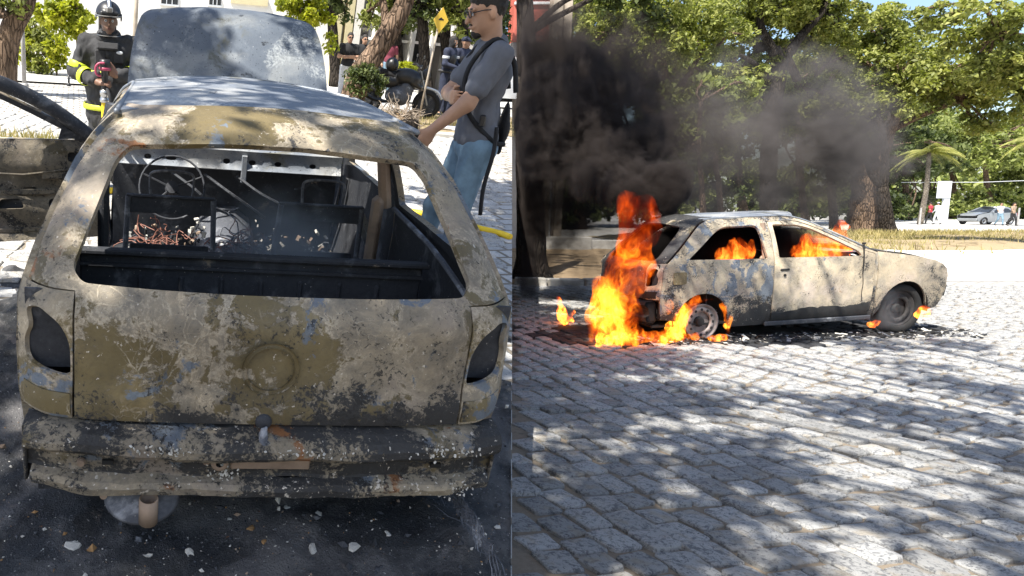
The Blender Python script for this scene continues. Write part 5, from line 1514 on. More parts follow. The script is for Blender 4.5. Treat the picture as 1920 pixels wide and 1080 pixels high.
trl = [(790, 21, 10, .9, .55, 'leafd', 'dark leafy tree behind the yellow sign'), (865, 20, 25, .9, .6, 'leaf', 'green tree above the officers'), (740, 23, 12, .8, .5, 'leaf', 'green tree right behind the leaning trunk'), (925, 21, 20, .6, .9, 'leafd', 'dark tree behind the head of the man in grey'), (620, 22, 0, .5, .5, 'leafd', 'dark tree left of the cream columns'), (830, 22, -10, .9, .5, 'leaf', 'tree whose leaves hang in above the yellow sign')]
for i, (u, D, v, rx_, rz_, lm, lab) in enumerate(trl):
    b = LG(u + 6, D)
    tree('street_tree', lab, b, [([b, L3(u + 4, v + 60, D), L3(u, v - 10, D), L3(u + 4, v - 60, D)], .19, .12)], [(L3(u, v, D), (rx_, .6, rz_)), (L3(u + 25, v + 30, D), (rx_ * .5, .5, rz_ * .5)), (L3(u - 28, v + 22, D), (rx_ * .4, .5, rz_ * .5)), (L3(u, v - 60, D), (rx_ * 1.4, 1, .6))], 56, 56, .11, .27, M[lm], M['bark2'], seed=40 + i, mw=ML, limbs=12, keep=keep_left, group='trees in front of the pale building')
for i, (u, v, D, s) in enumerate(((50, 78, 20.5, .45), (70, 62, 20.5, .4), (108, 88, 20, .3), (80, 84, 20.2, .35))):
    b = LG(u, D)
    tree('bush', ('tall thin bush by the white wall behind the grey pole', 'bush with yellowish tips left of the young tree', 'small dark bush under the young tree', 'low bush between the pole and the young tree')[i], b, [([b, b + np.array((0, 0, .3)), b + np.array((.05, 0, .6))], .03, .015)], [(L3(u, v, D), (s, .4, s * 1.1)), (b + np.array((0, 0, .35)), (s * .8, .3, .3))], 26, 44, .09, .17, M['leaf'] if i % 2 else M['leafy'], M['bark'], seed=60 + i, mw=ML, limbs=5, cat='bush')
b = LG(765, 16.5)
tree('bush', 'small bright green plant behind the motorcycle', b, [([b, b + np.array((0, 0, .2)), b + np.array((.05, 0, .4))], .02, .01)], [(L3(764, 128, 16.5), (.22, .2, .16))], 14, 40, .07, .11, M['leafy'], M['bark'], seed=66, mw=ML, limbs=3, cat='bush')

# ------------------------------------------------------------------ shade trees standing behind the photographer, boughs overhead
def overhead(label, base, spots, n_leaf, size, seed, mat='canopy'):
    """a tall street tree; spots = (ground point shaded, height of the bough, radius, clumps)"""
    r = np.random.default_rng(seed)
    root = empty('shade_tree', label, 'tree', Matrix.Translation(base))
    B = np.array(base, float); C = []; S = []; bough = []
    for (gx, gy, gz), h, rad, k in spots:
        c = np.array((gx, gy, gz)) + np.array(SUN_TO) * (h / SUN_TO.z)
        bough.append(c - B)
        for i in range(k):
            a = r.uniform(0, 6.283); q = rad * math.sqrt(r.random())
            C.append(c - B + np.array((q * math.cos(a), q * math.sin(a), r.normal(0, .35)))); S.append(r.uniform(.24, .46))
    tm = MB()
    top = np.array((0, 0, 4.2)); tm.tube(catmull([(0, 0, 0), (.1, .05, 2), top], 6), np.linspace(.38, .26, 13), 12)
    for c in bough:
        P = limb_path(top, c, r, .06); tm.tube(P, np.linspace(.07, .015, len(P)), 7)
    for i in range(0, len(C), 3):
        c = C[i]; o = min(bough, key=lambda q: np.linalg.norm(q - c)); P = limb_path(o, c, r, .1, 4); tm.tube(P, np.linspace(.03, .008, len(P)), 4)
    tm.build('trunk', M['bark'], root, True)
    V, F, val = leaf_cloud(np.array(C), n_leaf, S, size, r)
    link('crown', fast_mesh('crown', V, F, M[mat], attr={'leafv': val}), root)
    return root
def GL(x, y): return tuple(ML @ Vector((x, y, lg(x, y) + .6)))
overhead('leafy street tree arching over the setts in the foreground', (4.2, -4.5, 0),
         [((1.3, 3.1, 0), 6.2, 1.3, 9), ((2.6, 3.0, 0), 6.4, 1.4, 9), ((3.9, 3.6, 0), 6.6, 1.3, 9), ((2.0, 4.5, 0), 6.6, 1.3, 12), ((3.6, 5.0, 0), 6.8, 1.2, 6), ((5.3, 4.2, 0), 6.8, 1.2, 14), ((2.6, 5.9, 0), 6.9, 1.3, 22), ((6.4, 5.2, 0), 7, 1.0, 10), ((3.3, 7.2, 0), 7, 1.1, 28), ((1.6, 2.0, 0), 6.2, 1.2, 5), ((5.0, 7.3, 0), 7.2, 1.0, 8), ((4.0, 8.9, 0), 7.4, .9, 26), ((5.6, 10.6, 0), 7.6, 1.0, 22), ((6.8, 7.4, 0), 7.6, .7, 5), ((2.2, 6.2, 0), 7.2, .8, 9), ((1.75, 4.1, 0), 6.8, .55, 6), ((2.0, 4.75, 0), 6.9, .45, 9), ((2.5, 5.6, 0), 7.0, .5, 5), ((3.0, 7.0, 0), 7.2, .6, 7), ((3.1, 8.4, 0), 7.4, .8, 14)], 66, .095, 90)
overhead('leafy street tree arching over the burnt car', (-5.0, -1.8, 0),
         [(GL(-.6, -.6), 5.6, .95, 36), (GL(.5, -.55), 5.6, .95, 36), (GL(-1.5, .6), 5.8, .8, 16), (GL(1.2, .3), 5.8, .5, 12), (GL(-.2, 3.2), 6.0, .8, 14), (GL(-1.9, 1.4), 6, .7, 10)], 60, .09, 91)
def hand(c, dirv, palm_n, side, curl=.6, s=1.0):
    """five separate fingers on a palm; dirv: along the hand, palm_n: out of the palm, side: towards the thumb"""
    c = np.array(c, float); d = np.array(dirv, float); d /= np.linalg.norm(d); n = np.array(palm_n, float); n -= d * (n @ d); n /= np.linalg.norm(n)
    t = np.cross(d, n); t *= np.sign(t @ np.array(side, float)) or 1
    pr = [('e', c + d * .045 * s, (.021 * s, .042 * s, .047 * s), np.column_stack([n, t, d]))]
    for i, (o, L) in enumerate(((.030, .072), (.010, .080), (-.010, .074), (-.029, .058))):
        p = c + d * .085 * s + t * o * s; q = p + (d * math.cos(curl * .5) + n * math.sin(curl * .5)) * L * .45 * s; e = q + (d * math.cos(curl * 1.7) + n * math.sin(curl * 1.7)) * L * .55 * s
        pr += [('C', c + d * .05 * s + t * o * s, p, .010 * s, .0095 * s), ('C', p, q, .0095 * s, .0085 * s), ('C', q, e, .0085 * s, .0065 * s)]
    p = c + d * .02 * s + t * .032 * s; q = p + (d * .55 + t * .6 + n * .35) * .045 * s; pr += [('C', p, q, .012 * s, .010 * s), ('C', q, q + (d * .9 + n * .5) * .032 * s, .010 * s, .008 * s)]
    return pr

def head_prims(c, f=(0, 1, 0), s=1.0):
    """head centred on c looking along f"""
    c = np.array(c, float); f = np.array(f, float); f /= np.linalg.norm(f); r = np.cross(f, (0, 0, 1.)); r /= np.linalg.norm(r); u = np.cross(r, f)
    R = np.column_stack([r, f, u]); L = lambda x, y, z: c + (r * x + f * y + u * z) * s
    pr = [('e', L(0, -.012, .03), (.076 * s, .094 * s, .092 * s), R), ('e', L(0, .022, -.045), (.060 * s, .070 * s, .075 * s), R), ('E', L(0, .070, -.095), (.028 * s, .026 * s, .022 * s), R),
          ('C', L(0, .088, .015), L(0, .110, -.028), .009 * s, .015 * s), ('E', L(0, .092, -.062), (.026 * s, .014 * s, .010 * s), R), ('C', L(-.045, .080, .030), L(.045, .080, .030), .012 * s, .012 * s)]
    for q in (-1, 1): pr.append(('E', L(q * .078, -.008, -.012), (.010 * s, .022 * s, .033 * s), R))
    return pr, L, R
STD = dict(head=(0, .03, 1.635), neck=(0, .0, 1.49), ls=(-.185, 0, 1.425), rs=(.185, 0, 1.425), le=(-.245, -.02, 1.15), re=(.245, -.02, 1.15), lw=(-.25, .08, .91), rw=(.25, .08, .91),
           lh=(-.09, 0, .92), rh=(.09, 0, .92), lk=(-.10, .02, .50), rk=(.10, .02, .50), la=(-.105, -.01, .085), ra=(.105, -.01, .085), lt=(-.125, .135, .03), rt=(.125, .135, .03), chest=(0, 0, 1.28), waist=(0, .01, 1.05))
def person(label, mw, H=1.75, pose=None, shirt=None, trousers=None, skin=None, shoes=None, sleeve='short', face=(0, 1, 0), hair=True, cap=None, glasses=False, h=.022, group=None, bulk=1.0, loose=1.0, wrinkle=.003, hands=True, longhair=False):
    s = H / 1.75; J = {k: np.array(v) * s for k, v in {**STD, **(pose or {})}.items()}
    skin = skin or M['skin']; shirt = shirt or M['blackcloth']; trousers = trousers or M['blackcloth']
    root = empty('person', label, 'person', mw, group)
    hp, L, R = head_prims(J['head'], face, s)
    body = hp + [('c', J['neck'] - np.array((0, 0, .05)), J['head'] + np.array((0, -.01, -.05)) * s, .056 * s, .050 * s), ('e', J['chest'], (.15 * s, .10 * s, .19 * s)), ('e', J['waist'], (.13 * s, .09 * s, .14 * s)), ('e', (J['lh'] + J['rh']) / 2, (.14 * s, .10 * s, .10 * s))]
    for q in 'lr':
        body += [('c', J[q + 's'], J[q + 'e'], .050 * s, .040 * s), ('c', J[q + 'e'], J[q + 'w'], .041 * s, .026 * s), ('c', J[q + 'h'], J[q + 'k'], .075 * s, .05 * s), ('c', J[q + 'k'], J[q + 'a'], .05 * s, .034 * s), ('c', J[q + 'a'], J[q + 't'], .035 * s, .025 * s)]
        d = J[q + 'w'] - J[q + 'e']
        if hands: body += hand(J[q + 'w'], d, (0, 1, -.2) if abs(d[1]) < .15 else (0, .2, -1), (0, 1, 0) if abs(d[1]) < .15 else (0, 0, 1), .6, s)
    soft('body', body, skin, root, h=h, k=.03)
    b = bulk
    sh = [('e', J['chest'] + np.array((0, 0, .03)), (.185 * s * b, .128 * s * b, .20 * s)), ('e', J['waist'], (.165 * s * b * loose, .118 * s * b, .19 * s)), ('c', J['ls'], J['rs'], .068 * s * b, .068 * s * b), ('c', J['neck'] - np.array((0, 0, .06)) * s, J['neck'] - np.array((0, 0, .02)) * s, .09 * s, .070 * s), ('e', (J['lh'] + J['rh']) / 2 + np.array((0, 0, .05)), (.168 * s * b, .122 * s * b, .10 * s))]
    for q in 'lr':
        e = J[q + 's'] + (J[q + 'e'] - J[q + 's']) * (.62 if sleeve == 'short' else 1)
        sh.append(('c', J[q + 's'], e, .068 * s * b, (.064 if sleeve == 'short' else .056) * s * b))
        if sleeve == 'long': sh.append(('c', J[q + 'e'], J[q + 'w'], .056 * s * b, .042 * s * b))
    soft('shirt', sh, shirt, root, h=h, k=.035, wrinkle=wrinkle, seed=3)
    tr = [('e', (J['lh'] + J['rh']) / 2 + np.array((0, 0, .02)), (.166 * s * b, .122 * s * b, .105 * s))]
    for q in 'lr': tr += [('c', J[q + 'h'], J[q + 'k'], .094 * s * b, .070 * s * loose), ('c', J[q + 'k'], J[q + 'a'] + np.array((0, 0, .0)), .068 * s * loose, .058 * s * loose)]
    soft('trousers', tr, trousers, root, h=h, k=.03, wrinkle=wrinkle, seed=5)
    for q in 'lr': soft('shoe', [('c', J[q + 'a'] + np.array((0, -.03, -.035)) * s, J[q + 't'], .045 * s, .036 * s), ('c', J[q + 'a'] + np.array((0, 0, .02)), J[q + 'a'] + np.array((0, 0, -.03)), .046 * s, .05 * s)], shoes or M['blackcloth'], root, h=h)
    if hair:
        pr = [('e', L(0, -.016, .038), (.084 * s, .102 * s, .098 * s), R)]
        if longhair: pr += [('c', L(0, -.07, .02), L(0, -.10, -.18), .075 * s, .05 * s)]
        f = R[:, 1]; u = R[:, 2]
        soft('hair', pr, M['hair'], root, h=h * .8, cut=() if longhair else (HS(-u * .75 + f * .65, float((-u * .75 + f * .65) @ L(0, .048, .035))),), wrinkle=.002, wscale=60)
    if cap is not None:
        pr = [('e', L(0, -.01, .055), (.090 * s, .108 * s, .085 * s), R), ('C', L(-.04, .10, .045), L(.04, .10, .045), .02 * s, .02 * s), ('C', L(-.03, .14, .036), L(.03, .14, .036), .012 * s, .012 * s)]
        soft('cap', pr, cap, root, h=h * .8, cut=(HS(-R[:, 2], float(-R[:, 2] @ L(0, 0, .025))),))
    if glasses:
        g = MB()
        for q in (-1, 1): g.lathe([(0, .008), (.020 * s, .007), (.025 * s, .002), (.025 * s, -.002)], 10, axis='y', c=(q * .033 * s, 0, 0)).tube([(q * .055 * s, 0, .004), (q * .078 * s, -.095 * s, .006)], .0035, 5)
        g.tube([(-.012 * s, .004, .006), (.012 * s, .004, .006)], .003, 5)
        mm = Matrix(R.tolist()).to_4x4(); mm.translation = Vector(L(0, .100, .008)); g.build('sunglasses', M['plastic'], root, mat=mm)
    # eyes, brows, mouth
    ey = MB()
    for q in (-1, 1):
        ey.lathe([(0, .004), (.009 * s, .003), (.012 * s, 0)], 8, m=0, axis='y', c=(q * .032 * s, .0865 * s, .008 * s)); ey.lathe([(0, .006), (.005 * s, .0055)], 8, m=1, axis='y', c=(q * .032 * s, .0865 * s, .008 * s))
        ey.box((q * .032 * s, .0905 * s, .032 * s), (.034 * s, .008 * s, .006 * s), m=1)
    ey.box((0, .1055 * s, -.062 * s), (.04 * s, .003 * s, .004 * s), m=2)
    mm = Matrix(R.tolist()).to_4x4(); mm.translation = Vector(np.array(J['head'])); ey.build('face_features', [M['sign'], M['hair'], M['maroon']], root, mat=mm)
    return root, J, L, R

def LP(u, y, yaw=0.0, dz=0.0):
    """standing place on the sloping street: pixel column, depth in its frame; yaw 0 faces away along the street"""
    x = l_at(u, 200, y).x
    # follow the column down to the ground
    for _ in range(3):
        q = ML @ Vector((x, y, lg(x, y) + 1.0)); d = RCW.transposed() @ (q - Vector((0, 0, CAM_H))); uu = 480 + 1300 * d.x / d.y; x += (u - uu) / 1300 * d.y
    return ML @ Matrix.Translation((x, y, lg(x, y) + dz)) @ Matrix.Rotation(yaw, 4, 'Z')
CROSS = dict(le=(-.25, .05, 1.17), re=(.25, .05, 1.16), lw=(.06, .20, 1.16), rw=(-.07, .22, 1.20))
person('man in black t-shirt and pale trousers with folded arms by the leaning trunk', LP(651, 16.6, RAD(176)), 1.74, CROSS, M['blackcloth'], M['whitecloth'], glasses=True, shoes=M['blackcloth'], h=.024)
person('person in black t-shirt and sunglasses standing partly behind the leaning trunk', LP(678, 17.2, RAD(184)), 1.72, dict(le=(-.24, .04, 1.14), re=(.24, .04, 1.14), lw=(-.08, .2, 1.0), rw=(.1, .2, 1.0)), M['blackcloth'], M['jeans'], glasses=True, h=.026)
person('man in maroon shirt and blue jeans far behind the motorcycle', LP(729, 21.5, RAD(180)), 1.72, dict(le=(-.28, -.05, 1.16), re=(.28, -.05, 1.16)), M['maroon'], M['jeans'], h=.03)
OFF = dict(le=(-.25, .03, 1.15), re=(.26, .03, 1.15), lw=(-.14, .26, 1.10), rw=(.14, .26, 1.10), lk=(-.14, .02, .5), rk=(.14, .02, .5), la=(-.17, -.01, .085), ra=(.17, -.01, .085), lt=(-.2, .13, .03), rt=(.2, .13, .03))
def officer(label, mw, H, mask, face, capm):
    root, J, L, R = person(label, mw, H, OFF, M['navy'], M['navy'], skin=M['skin'], shoes=M['blackcloth'], sleeve='long', face=face, hair=not capm, cap=capm, h=.024, bulk=1.1, loose=1.18, group='uniformed officers')
    s = H / 1.75
    if mask: soft('balaclava', [('e', L(0, -.012, .03), (.085 * s, .103 * s, .100 * s), R), ('e', L(0, .018, -.045), (.070 * s, .080 * s, .085 * s), R), ('c', J['neck'], J['neck'] + np.array((0, 0, .06)), .07, .065)], M['blackcloth'], root, h=.02, cut=(('e', L(0, .10, .005), (.052, .05, .026), R),))
    v = soft('vest', [('e', J['chest'] + np.array((0, .0, -.02)), (.205 * s, .158 * s, .20 * s)), ('e', J['waist'] + np.array((0, 0, .05)), (.19 * s, .15 * s, .12 * s))], M['plastic'], root, h=.024, k=.04)
    MB().box((0, 0, 0), (.42 * s, .30 * s, .06), bev=.02).build('duty_belt', M['plastic'], root, mat=Matrix.Translation(J['waist'] - np.array((0, 0, .06))))
    for q in (-1, 1): MB().lathe([(.078 * s, -.03), (.082 * s, -.02), (.082 * s, .02), (.078 * s, .03)], 12).build('arm_patch', M['sign'], root, mat=Matrix.Translation(J['le' if q < 0 else 're'] * .45 + J['ls' if q < 0 else 'rs'] * .55))
    for q in 'lr': soft('knee_pad', [('e', J[q + 'k'] + np.array((0, .05, 0)), (.06, .03, .09))], M['plastic'], root, h=.02)
officer('officer in navy uniform and black balaclava nearest the yellow sign', LP(838, 14.9, RAD(225)), 1.80, True, (.25, .95, 0), None)
officer('officer in navy uniform and cap beside the one in the balaclava', LP(862, 15.3, RAD(205)), 1.80, False, (-.5, .85, 0), M['navy'])
officer('bareheaded officer half hidden behind the man in the grey t-shirt', LP(898, 14.6, RAD(150)), 1.78, False, (.3, .95, 0), None)

# walkers on the far road
def RP(u, y, yaw): return Matrix.Translation((at_depth(u, 420, y).x, y, .012)) @ Matrix.Rotation(yaw, 4, 'Z')
WALK = dict(lk=(-.09, .16, .52), rk=(.09, .0, .50), la=(-.09, .20, .10), ra=(.09, -.26, .13), lt=(-.10, .33, .05), rt=(.10, -.14, .04), le=(-.24, -.10, 1.16), re=(.24, .10, 1.16), lw=(-.22, -.06, .92), rw=(.22, .28, .98))
person('walker in red shirt and black trousers left of the sign board', RP(1742, 56, RAD(15)), 1.75, WALK, M['redcloth'], M['blackcloth'], h=.05, hands=False)
person('walker dressed all in white beside the one in red', RP(1756, 55, RAD(-10)), 1.75, {**WALK, 'lw': (-.3, .1, .95)}, M['whitecloth'], M['whitecloth'], sleeve='long', h=.05, hair=True, cap=M['whitecloth'], hands=False)
person('walker in a white top and blue jeans in front of the silver car', RP(1873, 52, RAD(170)), 1.70, WALK, M['whitecloth'], M['jeans'], h=.05, hands=False)
person('walker in a brown top and black trousers behind the silver car', RP(1897, 51, RAD(190)), 1.70, WALK, M['tan'], M['blackcloth'], h=.05, hands=False, longhair=True)
person('distant walker in pale clothes between the two big trunks', RP(1640, 52, RAD(90)), 1.70, WALK, M['whitecloth'], M['whitecloth'], h=.05, hands=False)

# ------------------------------------------------------------------ firefighter with hose
def band(parent, a, b, t, r, w, name='reflective_band', mat=None, sq=(1, 1)):
    a, b = np.array(a), np.array(b); d = b - a; c = a + d * t; d = d / np.linalg.norm(d)
    q = Vector(d).to_track_quat('Z', 'Y').to_matrix().to_4x4(); q.translation = Vector(c)
    return MB().lathe([(r * .97, -w), (r * 1.02, -w * .9), (r * 1.03, 0), (r * 1.02, w * .9), (r * .97, w)], 20).build(name, mat or M['hivis'], parent, True, q @ Matrix.Diagonal((sq[0], sq[1], 1, 1)))
FFM = LP(203, 5.35, RAD(183), .03)
J = {k: np.array(v, float) for k, v in {**STD, **dict(head=(0, .03, 1.60), neck=(0, 0, 1.46), ls=(-.20, 0, 1.39), rs=(.20, 0, 1.39), le=(-.30, .03, 1.13), re=(.30, .04, 1.12), lw=(-.075, .25, 1.13), rw=(.09, .27, 1.06))}.items()}
ff = empty('person', 'firefighter in a black coat with lime bands and helmet holding a hose nozzle', 'person', FFM)
hp, L, R = head_prims(J['head'], (-.12, 1, -.05))
fb = hp + [('c', J['neck'], J['head'] - np.array((0, .01, .05)), .058, .05), ('e', J['chest'], (.15, .1, .19)), ('e', J['waist'], (.14, .1, .15))]
for q in 'lr':
    fb += [('c', J[q + 's'], J[q + 'e'], .05, .04), ('c', J[q + 'e'], J[q + 'w'], .04, .028), ('c', J[q + 'h'], J[q + 'k'], .08, .05), ('c', J[q + 'k'], J[q + 'a'], .05, .04)]
fb += hand(J['rw'], (-.9, .35, .05), (0, -.6, -.8), (0, .3, 1), .9) + hand(J['lw'], (.55, .2, .85), (.5, -.9, 0), (1, .3, 0), .5)
soft('body', fb, M['skin2'], ff, h=.011, k=.028)
ct = [('e', J['chest'] + np.array((0, 0, .02)), (.225, .165, .21)), ('e', J['waist'], (.225, .165, .24)), ('c', J['waist'], J['waist'] - np.array((0, 0, .30)), .20, .215), ('c', J['ls'], J['rs'], .09, .09), ('c', J['neck'] - np.array((0, 0, .07)), J['neck'] + np.array((0, .0, .0)), .13, .098)]
for q in 'lr': ct += [('c', J[q + 's'], J[q + 'e'], .092, .082), ('c', J[q + 'e'], J[q + 'e'] + (J[q + 'w'] - J[q + 'e']) * .80, .082, .066)]
soft('coat', ct, M['firecoat'], ff, h=.010, k=.03, wrinkle=.012, wscale=11, seed=9)
tr = [('e', (J['lh'] + J['rh']) / 2, (.19, .15, .12))]
for q in 'lr': tr += [('c', J[q + 'h'], J[q + 'k'], .115, .092), ('c', J[q + 'k'], J[q + 'a'], .09, .085)]
soft('trousers', tr, M['firecoat'], ff, h=.016, k=.03, wrinkle=.005, seed=4)
for q in 'lr': soft('boot', [('c', J[q + 'a'] + np.array((0, -.02, .1)), J[q + 'a'] - np.array((0, .02, .03)), .06, .055), ('c', J[q + 'a'] - np.array((0, .02, .035)), J[q + 't'] + np.array((0, .02, .01)), .055, .045)], M['plastic'], ff, h=.018)
soft('collar', [('c', J['neck'] + np.array((-.05, .05, -.02)), J['neck'] + np.array((.05, .05, -.02)), .07, .07), ('c', J['neck'] + np.array((-.05, -.05, 0)), J['neck'] + np.array((.05, -.05, 0)), .07, .07)], M['firecoat'], ff, h=.011, k=.04, cut=(('e', J['head'] - np.array((0, -.02, .08)), (.075, .09, .09)),))
for q in 'lr':
    band(ff, J[q + 's'], J[q + 'e'], .80, .094, .032); band(ff, J[q + 'e'], J[q + 'w'], .42, .083, .030)
    band(ff, J[q + 'h'], J[q + 'k'], .95, .100, .03)
band(ff, J['waist'] - np.array((0, 0, .2)), J['waist'] - np.array((0, 0, .3)), .4, .236, .026, sq=(1, .92))
band(ff, J['waist'] + np.array((0, 0, .1)), J['waist'], .2, .2335, .022, sq=(1, .76))
MB().box((.07, .157, 1.28), (.10, .03, .13), bev=.01).box((-.10, .150, 1.28), (.09, .03, .10), bev=.01).box((0, .165, 1.38), (.2, .03, .07), rot=Matrix.Rotation(.5, 3, 'X'), bev=.01).build('coat_pocket', M['firecoat'], ff)
MB().lathe([(0, .006), (.02, .005), (.026, 0)], 12, axis='y').build('name_patch', M['sign'], ff, mat=Matrix.Translation((-.11, .172, 1.33)) @ Matrix.Diagonal((1.2, 1, .6, 1)))
# helmet: shell, brim, comb, side shield, clear visor
soft('helmet', [('e', L(0, -.015, .060), (.118, .140, .120), R), ('C', L(-.07, .105, .075), L(.07, .105, .075), .018, .018)], M['plastic'], ff, h=.009, k=.03, cut=(HS(-R[:, 2], float(-R[:, 2] @ L(0, 0, .035))),))
mm = Matrix(R.tolist()).to_4x4(); mm.translation = Vector(J['head'])
hm = MB().tube(catmull([(0, .11, .115), (0, .06, .175), (0, -.02, .195), (0, -.10, .165), (0, -.145, .10)], 5), .020, 8).build('helmet_comb', M['chrome'], ff, True, mm)
MB().box((0, .128, .105), (.06, .02, .05), bev=.01).build('helmet_badge', M['chrome'], ff, mat=mm)
for sg in (-1, 1): MB().lathe([(0, .012), (.03, .010), (.036, 0)], 14, axis='x').build('visor_pivot', M['plastic'], ff, mat=mm @ Matrix.Translation((sg * .112, .02, .04)) @ Matrix.Diagonal((sg, 1, 1, 1)))
MB().box((0, -.12, -.03), (.17, .02, .16), bev=.01).build('neck_flap', M['firecoat'], ff, mat=mm)
vt = NT('clear_visor'); gl = vt.n('ShaderNodeBsdfGlossy'); gl.inputs['Roughness'].default_value = .08; trn = vt.n('ShaderNodeBsdfTransparent'); trn.inputs['Color'].default_value = (.93, .94, .95, 1)
fr_ = vt.n('ShaderNodeFresnel'); fr_.inputs[0].default_value = 1.4; mx_ = vt.n('ShaderNodeMixShader')
vt.t.links.new(fr_.outputs[0], mx_.inputs[0]); vt.t.links.new(trn.outputs[0], mx_.inputs[1]); vt.t.links.new(gl.outputs[0], mx_.inputs[2]); vt.t.links.new(mx_.outputs[0], vt.out.inputs['Surface'])
vis = MB(); ns = 16; VV = []
for z, k in ((.05, 1.0), (-.02, 1.03), (-.09, 1.0), (-.125, .93)):
    for a in np.linspace(-1.25, 1.25, ns): VV.append((.122 * k * math.sin(a), .145 * k * math.cos(a), z))
vis.add(VV, [(i * ns + j, i * ns + j + 1, (i + 1) * ns + j + 1, (i + 1) * ns + j) for i in range(3) for j in range(ns - 1)])
vo = vis.build('visor', vt.mat, ff, True, mm)
MB().tube([(.122 * .93 * math.sin(a), .145 * .93 * math.cos(a), -.125) for a in np.linspace(-1.25, 1.25, 16)], .004, 5).tube([(.122 * math.sin(a), .145 * math.cos(a), .05) for a in np.linspace(-1.25, 1.25, 16)], .005, 5).build('visor_rim', M['chrome'], vo)
ey = MB()
for q in (-1, 1): ey.lathe([(0, .004), (.009, .003), (.012, 0)], 8, m=0, axis='y', c=(q * .032, .0865, .008)); ey.lathe([(0, .006), (.005, .0055)], 8, m=1, axis='y', c=(q * .032, .0865, .008)); ey.box((q * .032, .0905, .032), (.034, .008, .006), m=1)
ey.box((0, .1055, -.062), (.04, .003, .004), m=2); ey.build('face_features', [M['sign'], M['hair'], M['maroon']], ff, mat=mm)
# nozzle and the hose hanging from it (the hose is held: a thing of its own)
nz = empty('hose_nozzle', 'dark hose nozzle with a pink lever held upright by the firefighter', 'nozzle', FFM @ Matrix.Translation((.02, .29, 1.0)))
MB().lathe([(.0, .27), (.045, .27), (.052, .24), (.052, .19), (.036, .17), (.030, .08), (.034, .0)], 18).build('barrel', M['plastic'], nz, True)
MB().lathe([(.030, .0), (.046, -.01), (.046, -.05), (.040, -.055), (.040, -.08), (.046, -.085), (.046, -.115), (.030, -.12)], 18).build('coupling', M['chrome'], nz, True)
MB().tube(catmull([(.034, .03, .12), (.075, .05, .14), (.080, .05, .20), (.05, .045, .235), (-.0, .045, .24)], 5), .011, 7).lathe([(.03, .17), (.055, .175), (.055, .20), (.03, .205)], 14).build('lever', M['pink'], nz, True)
MB().tube(catmull([(-.02, .02, .02), (-.05, .06, -.06), (-.07, .05, -.16), (-.05, .045, -.22)], 5), .016, 7).build('strap', M['firecoat'], nz, True)
hs = []
for i, p in enumerate([(.02, .29, .885), (.02, .295, .76), (.015, .30, .55), (.03, .30, .30), (.10, .36, .06)]): hs.append(FFM @ Vector(p))
def gpt(x, y, dz=.035): return ML @ Vector((x, y, lg(x, y) + dz))
f0 = MLI @ hs[-1]
hs += [gpt(f0.x + .3, f0.y + .2), gpt(f0.x + 1.0, f0.y + .45), gpt(-.1, 5.3), gpt(1.2, 5.0), gpt(1.9, 4.55), gpt(2.45, 3.95), gpt(2.75, 3.55)]
q = [l_ray(u, v) for u, v in ((800, 402), (850, 416), (905, 430), (938, 438), (957, 445))]
hg = [CAML + k * ((lg(2, 4) + .035 - CAML.z) / k.z) for k in q]
hs = hs[:8] + [gpt(.6, 5.4)] + [ML @ p for p in hg]
P = catmull([tuple(p) for p in hs], 10)
MB().tube(P, .031, 10).build('fire_hose', M['hose'], None, True)
tag(bpy.data.objects['fire_hose'], 'yellow fire hose hanging from the nozzle and lying across the sunny setts', 'hose')

# ------------------------------------------------------------------ man in the grey t-shirt, side on at the right of the wreck
MM = LP(890, 2.30, RAD(74), .09)
J = {k: np.array(v, float) for k, v in dict(head=(-.02, .09, 1.715), neck=(0, .015, 1.56), ls=(-.20, 0, 1.49), rs=(.19, .03, 1.50), le=(-.25, .13, 1.225), lw=(-.235, .30, 1.05), re=(.16, .20, 1.24), rw=(-.05, .20, 1.235),
     lh=(-.095, 0, .96), rh=(.095, .02, .96), lk=(-.11, .05, .52), rk=(.11, .16, .53), la=(-.12, .02, .09), ra=(.12, .24, .09), lt=(-.14, .17, .03), rt=(.14, .39, .03), chest=(0, .01, 1.34), waist=(0, .02, 1.10)).items()}
mg = empty('person', 'tall man in grey t-shirt, glasses and backpack looking down at the wreck', 'person', MM)
hp, L, R = head_prims(J['head'], (-.18, .93, -.30), 1.06)
bd = hp + [('c', J['neck'] - np.array((0, 0, .05)), J['head'] + np.array((0, -.035, -.05)), .062, .056), ('e', J['chest'], (.16, .10, .2)), ('e', J['waist'], (.14, .1, .15)), ('e', (J['lh'] + J['rh']) / 2, (.15, .11, .1)),
           ('c', J['ls'], J['le'], .056, .044), ('c', J['le'], J['lw'], .047, .029), ('c', J['rs'], J['re'], .055, .045), ('c', J['re'], J['rw'], .047, .030)]
for q in 'lr': bd += [('c', J[q + 'h'], J[q + 'k'], .08, .055), ('c', J[q + 'k'], J[q + 'a'], .055, .036), ('c', J[q + 'a'], J[q + 't'], .038, .028)]
bd += hand(J['lw'], (.02, .45, -.9), (.9, .2, .1), (0, 1, .3), .75, 1.05) + hand(J['rw'], (-1, .05, .05), (-.1, -.9, .1), (0, .1, 1), .8, 1.05)
soft('body', bd, M['skin'], mg, h=.009, k=.028)
ts = [('e', J['chest'] + np.array((0, 0, .03)), (.185, .125, .215)), ('e', J['waist'], (.165, .122, .22)), ('c', J['ls'], J['rs'], .072, .072), ('c', J['neck'] - np.array((0, 0, .07)), J['neck'] - np.array((0, 0, .03)), .10, .078), ('e', (J['lh'] + J['rh']) / 2 + np.array((0, 0, .05)), (.178, .135, .11)),
      ('c', J['ls'], J['ls'] + (J['le'] - J['ls']) * .66, .076, .074), ('c', J['rs'], J['rs'] + (J['re'] - J['rs']) * .66, .076, .072)]
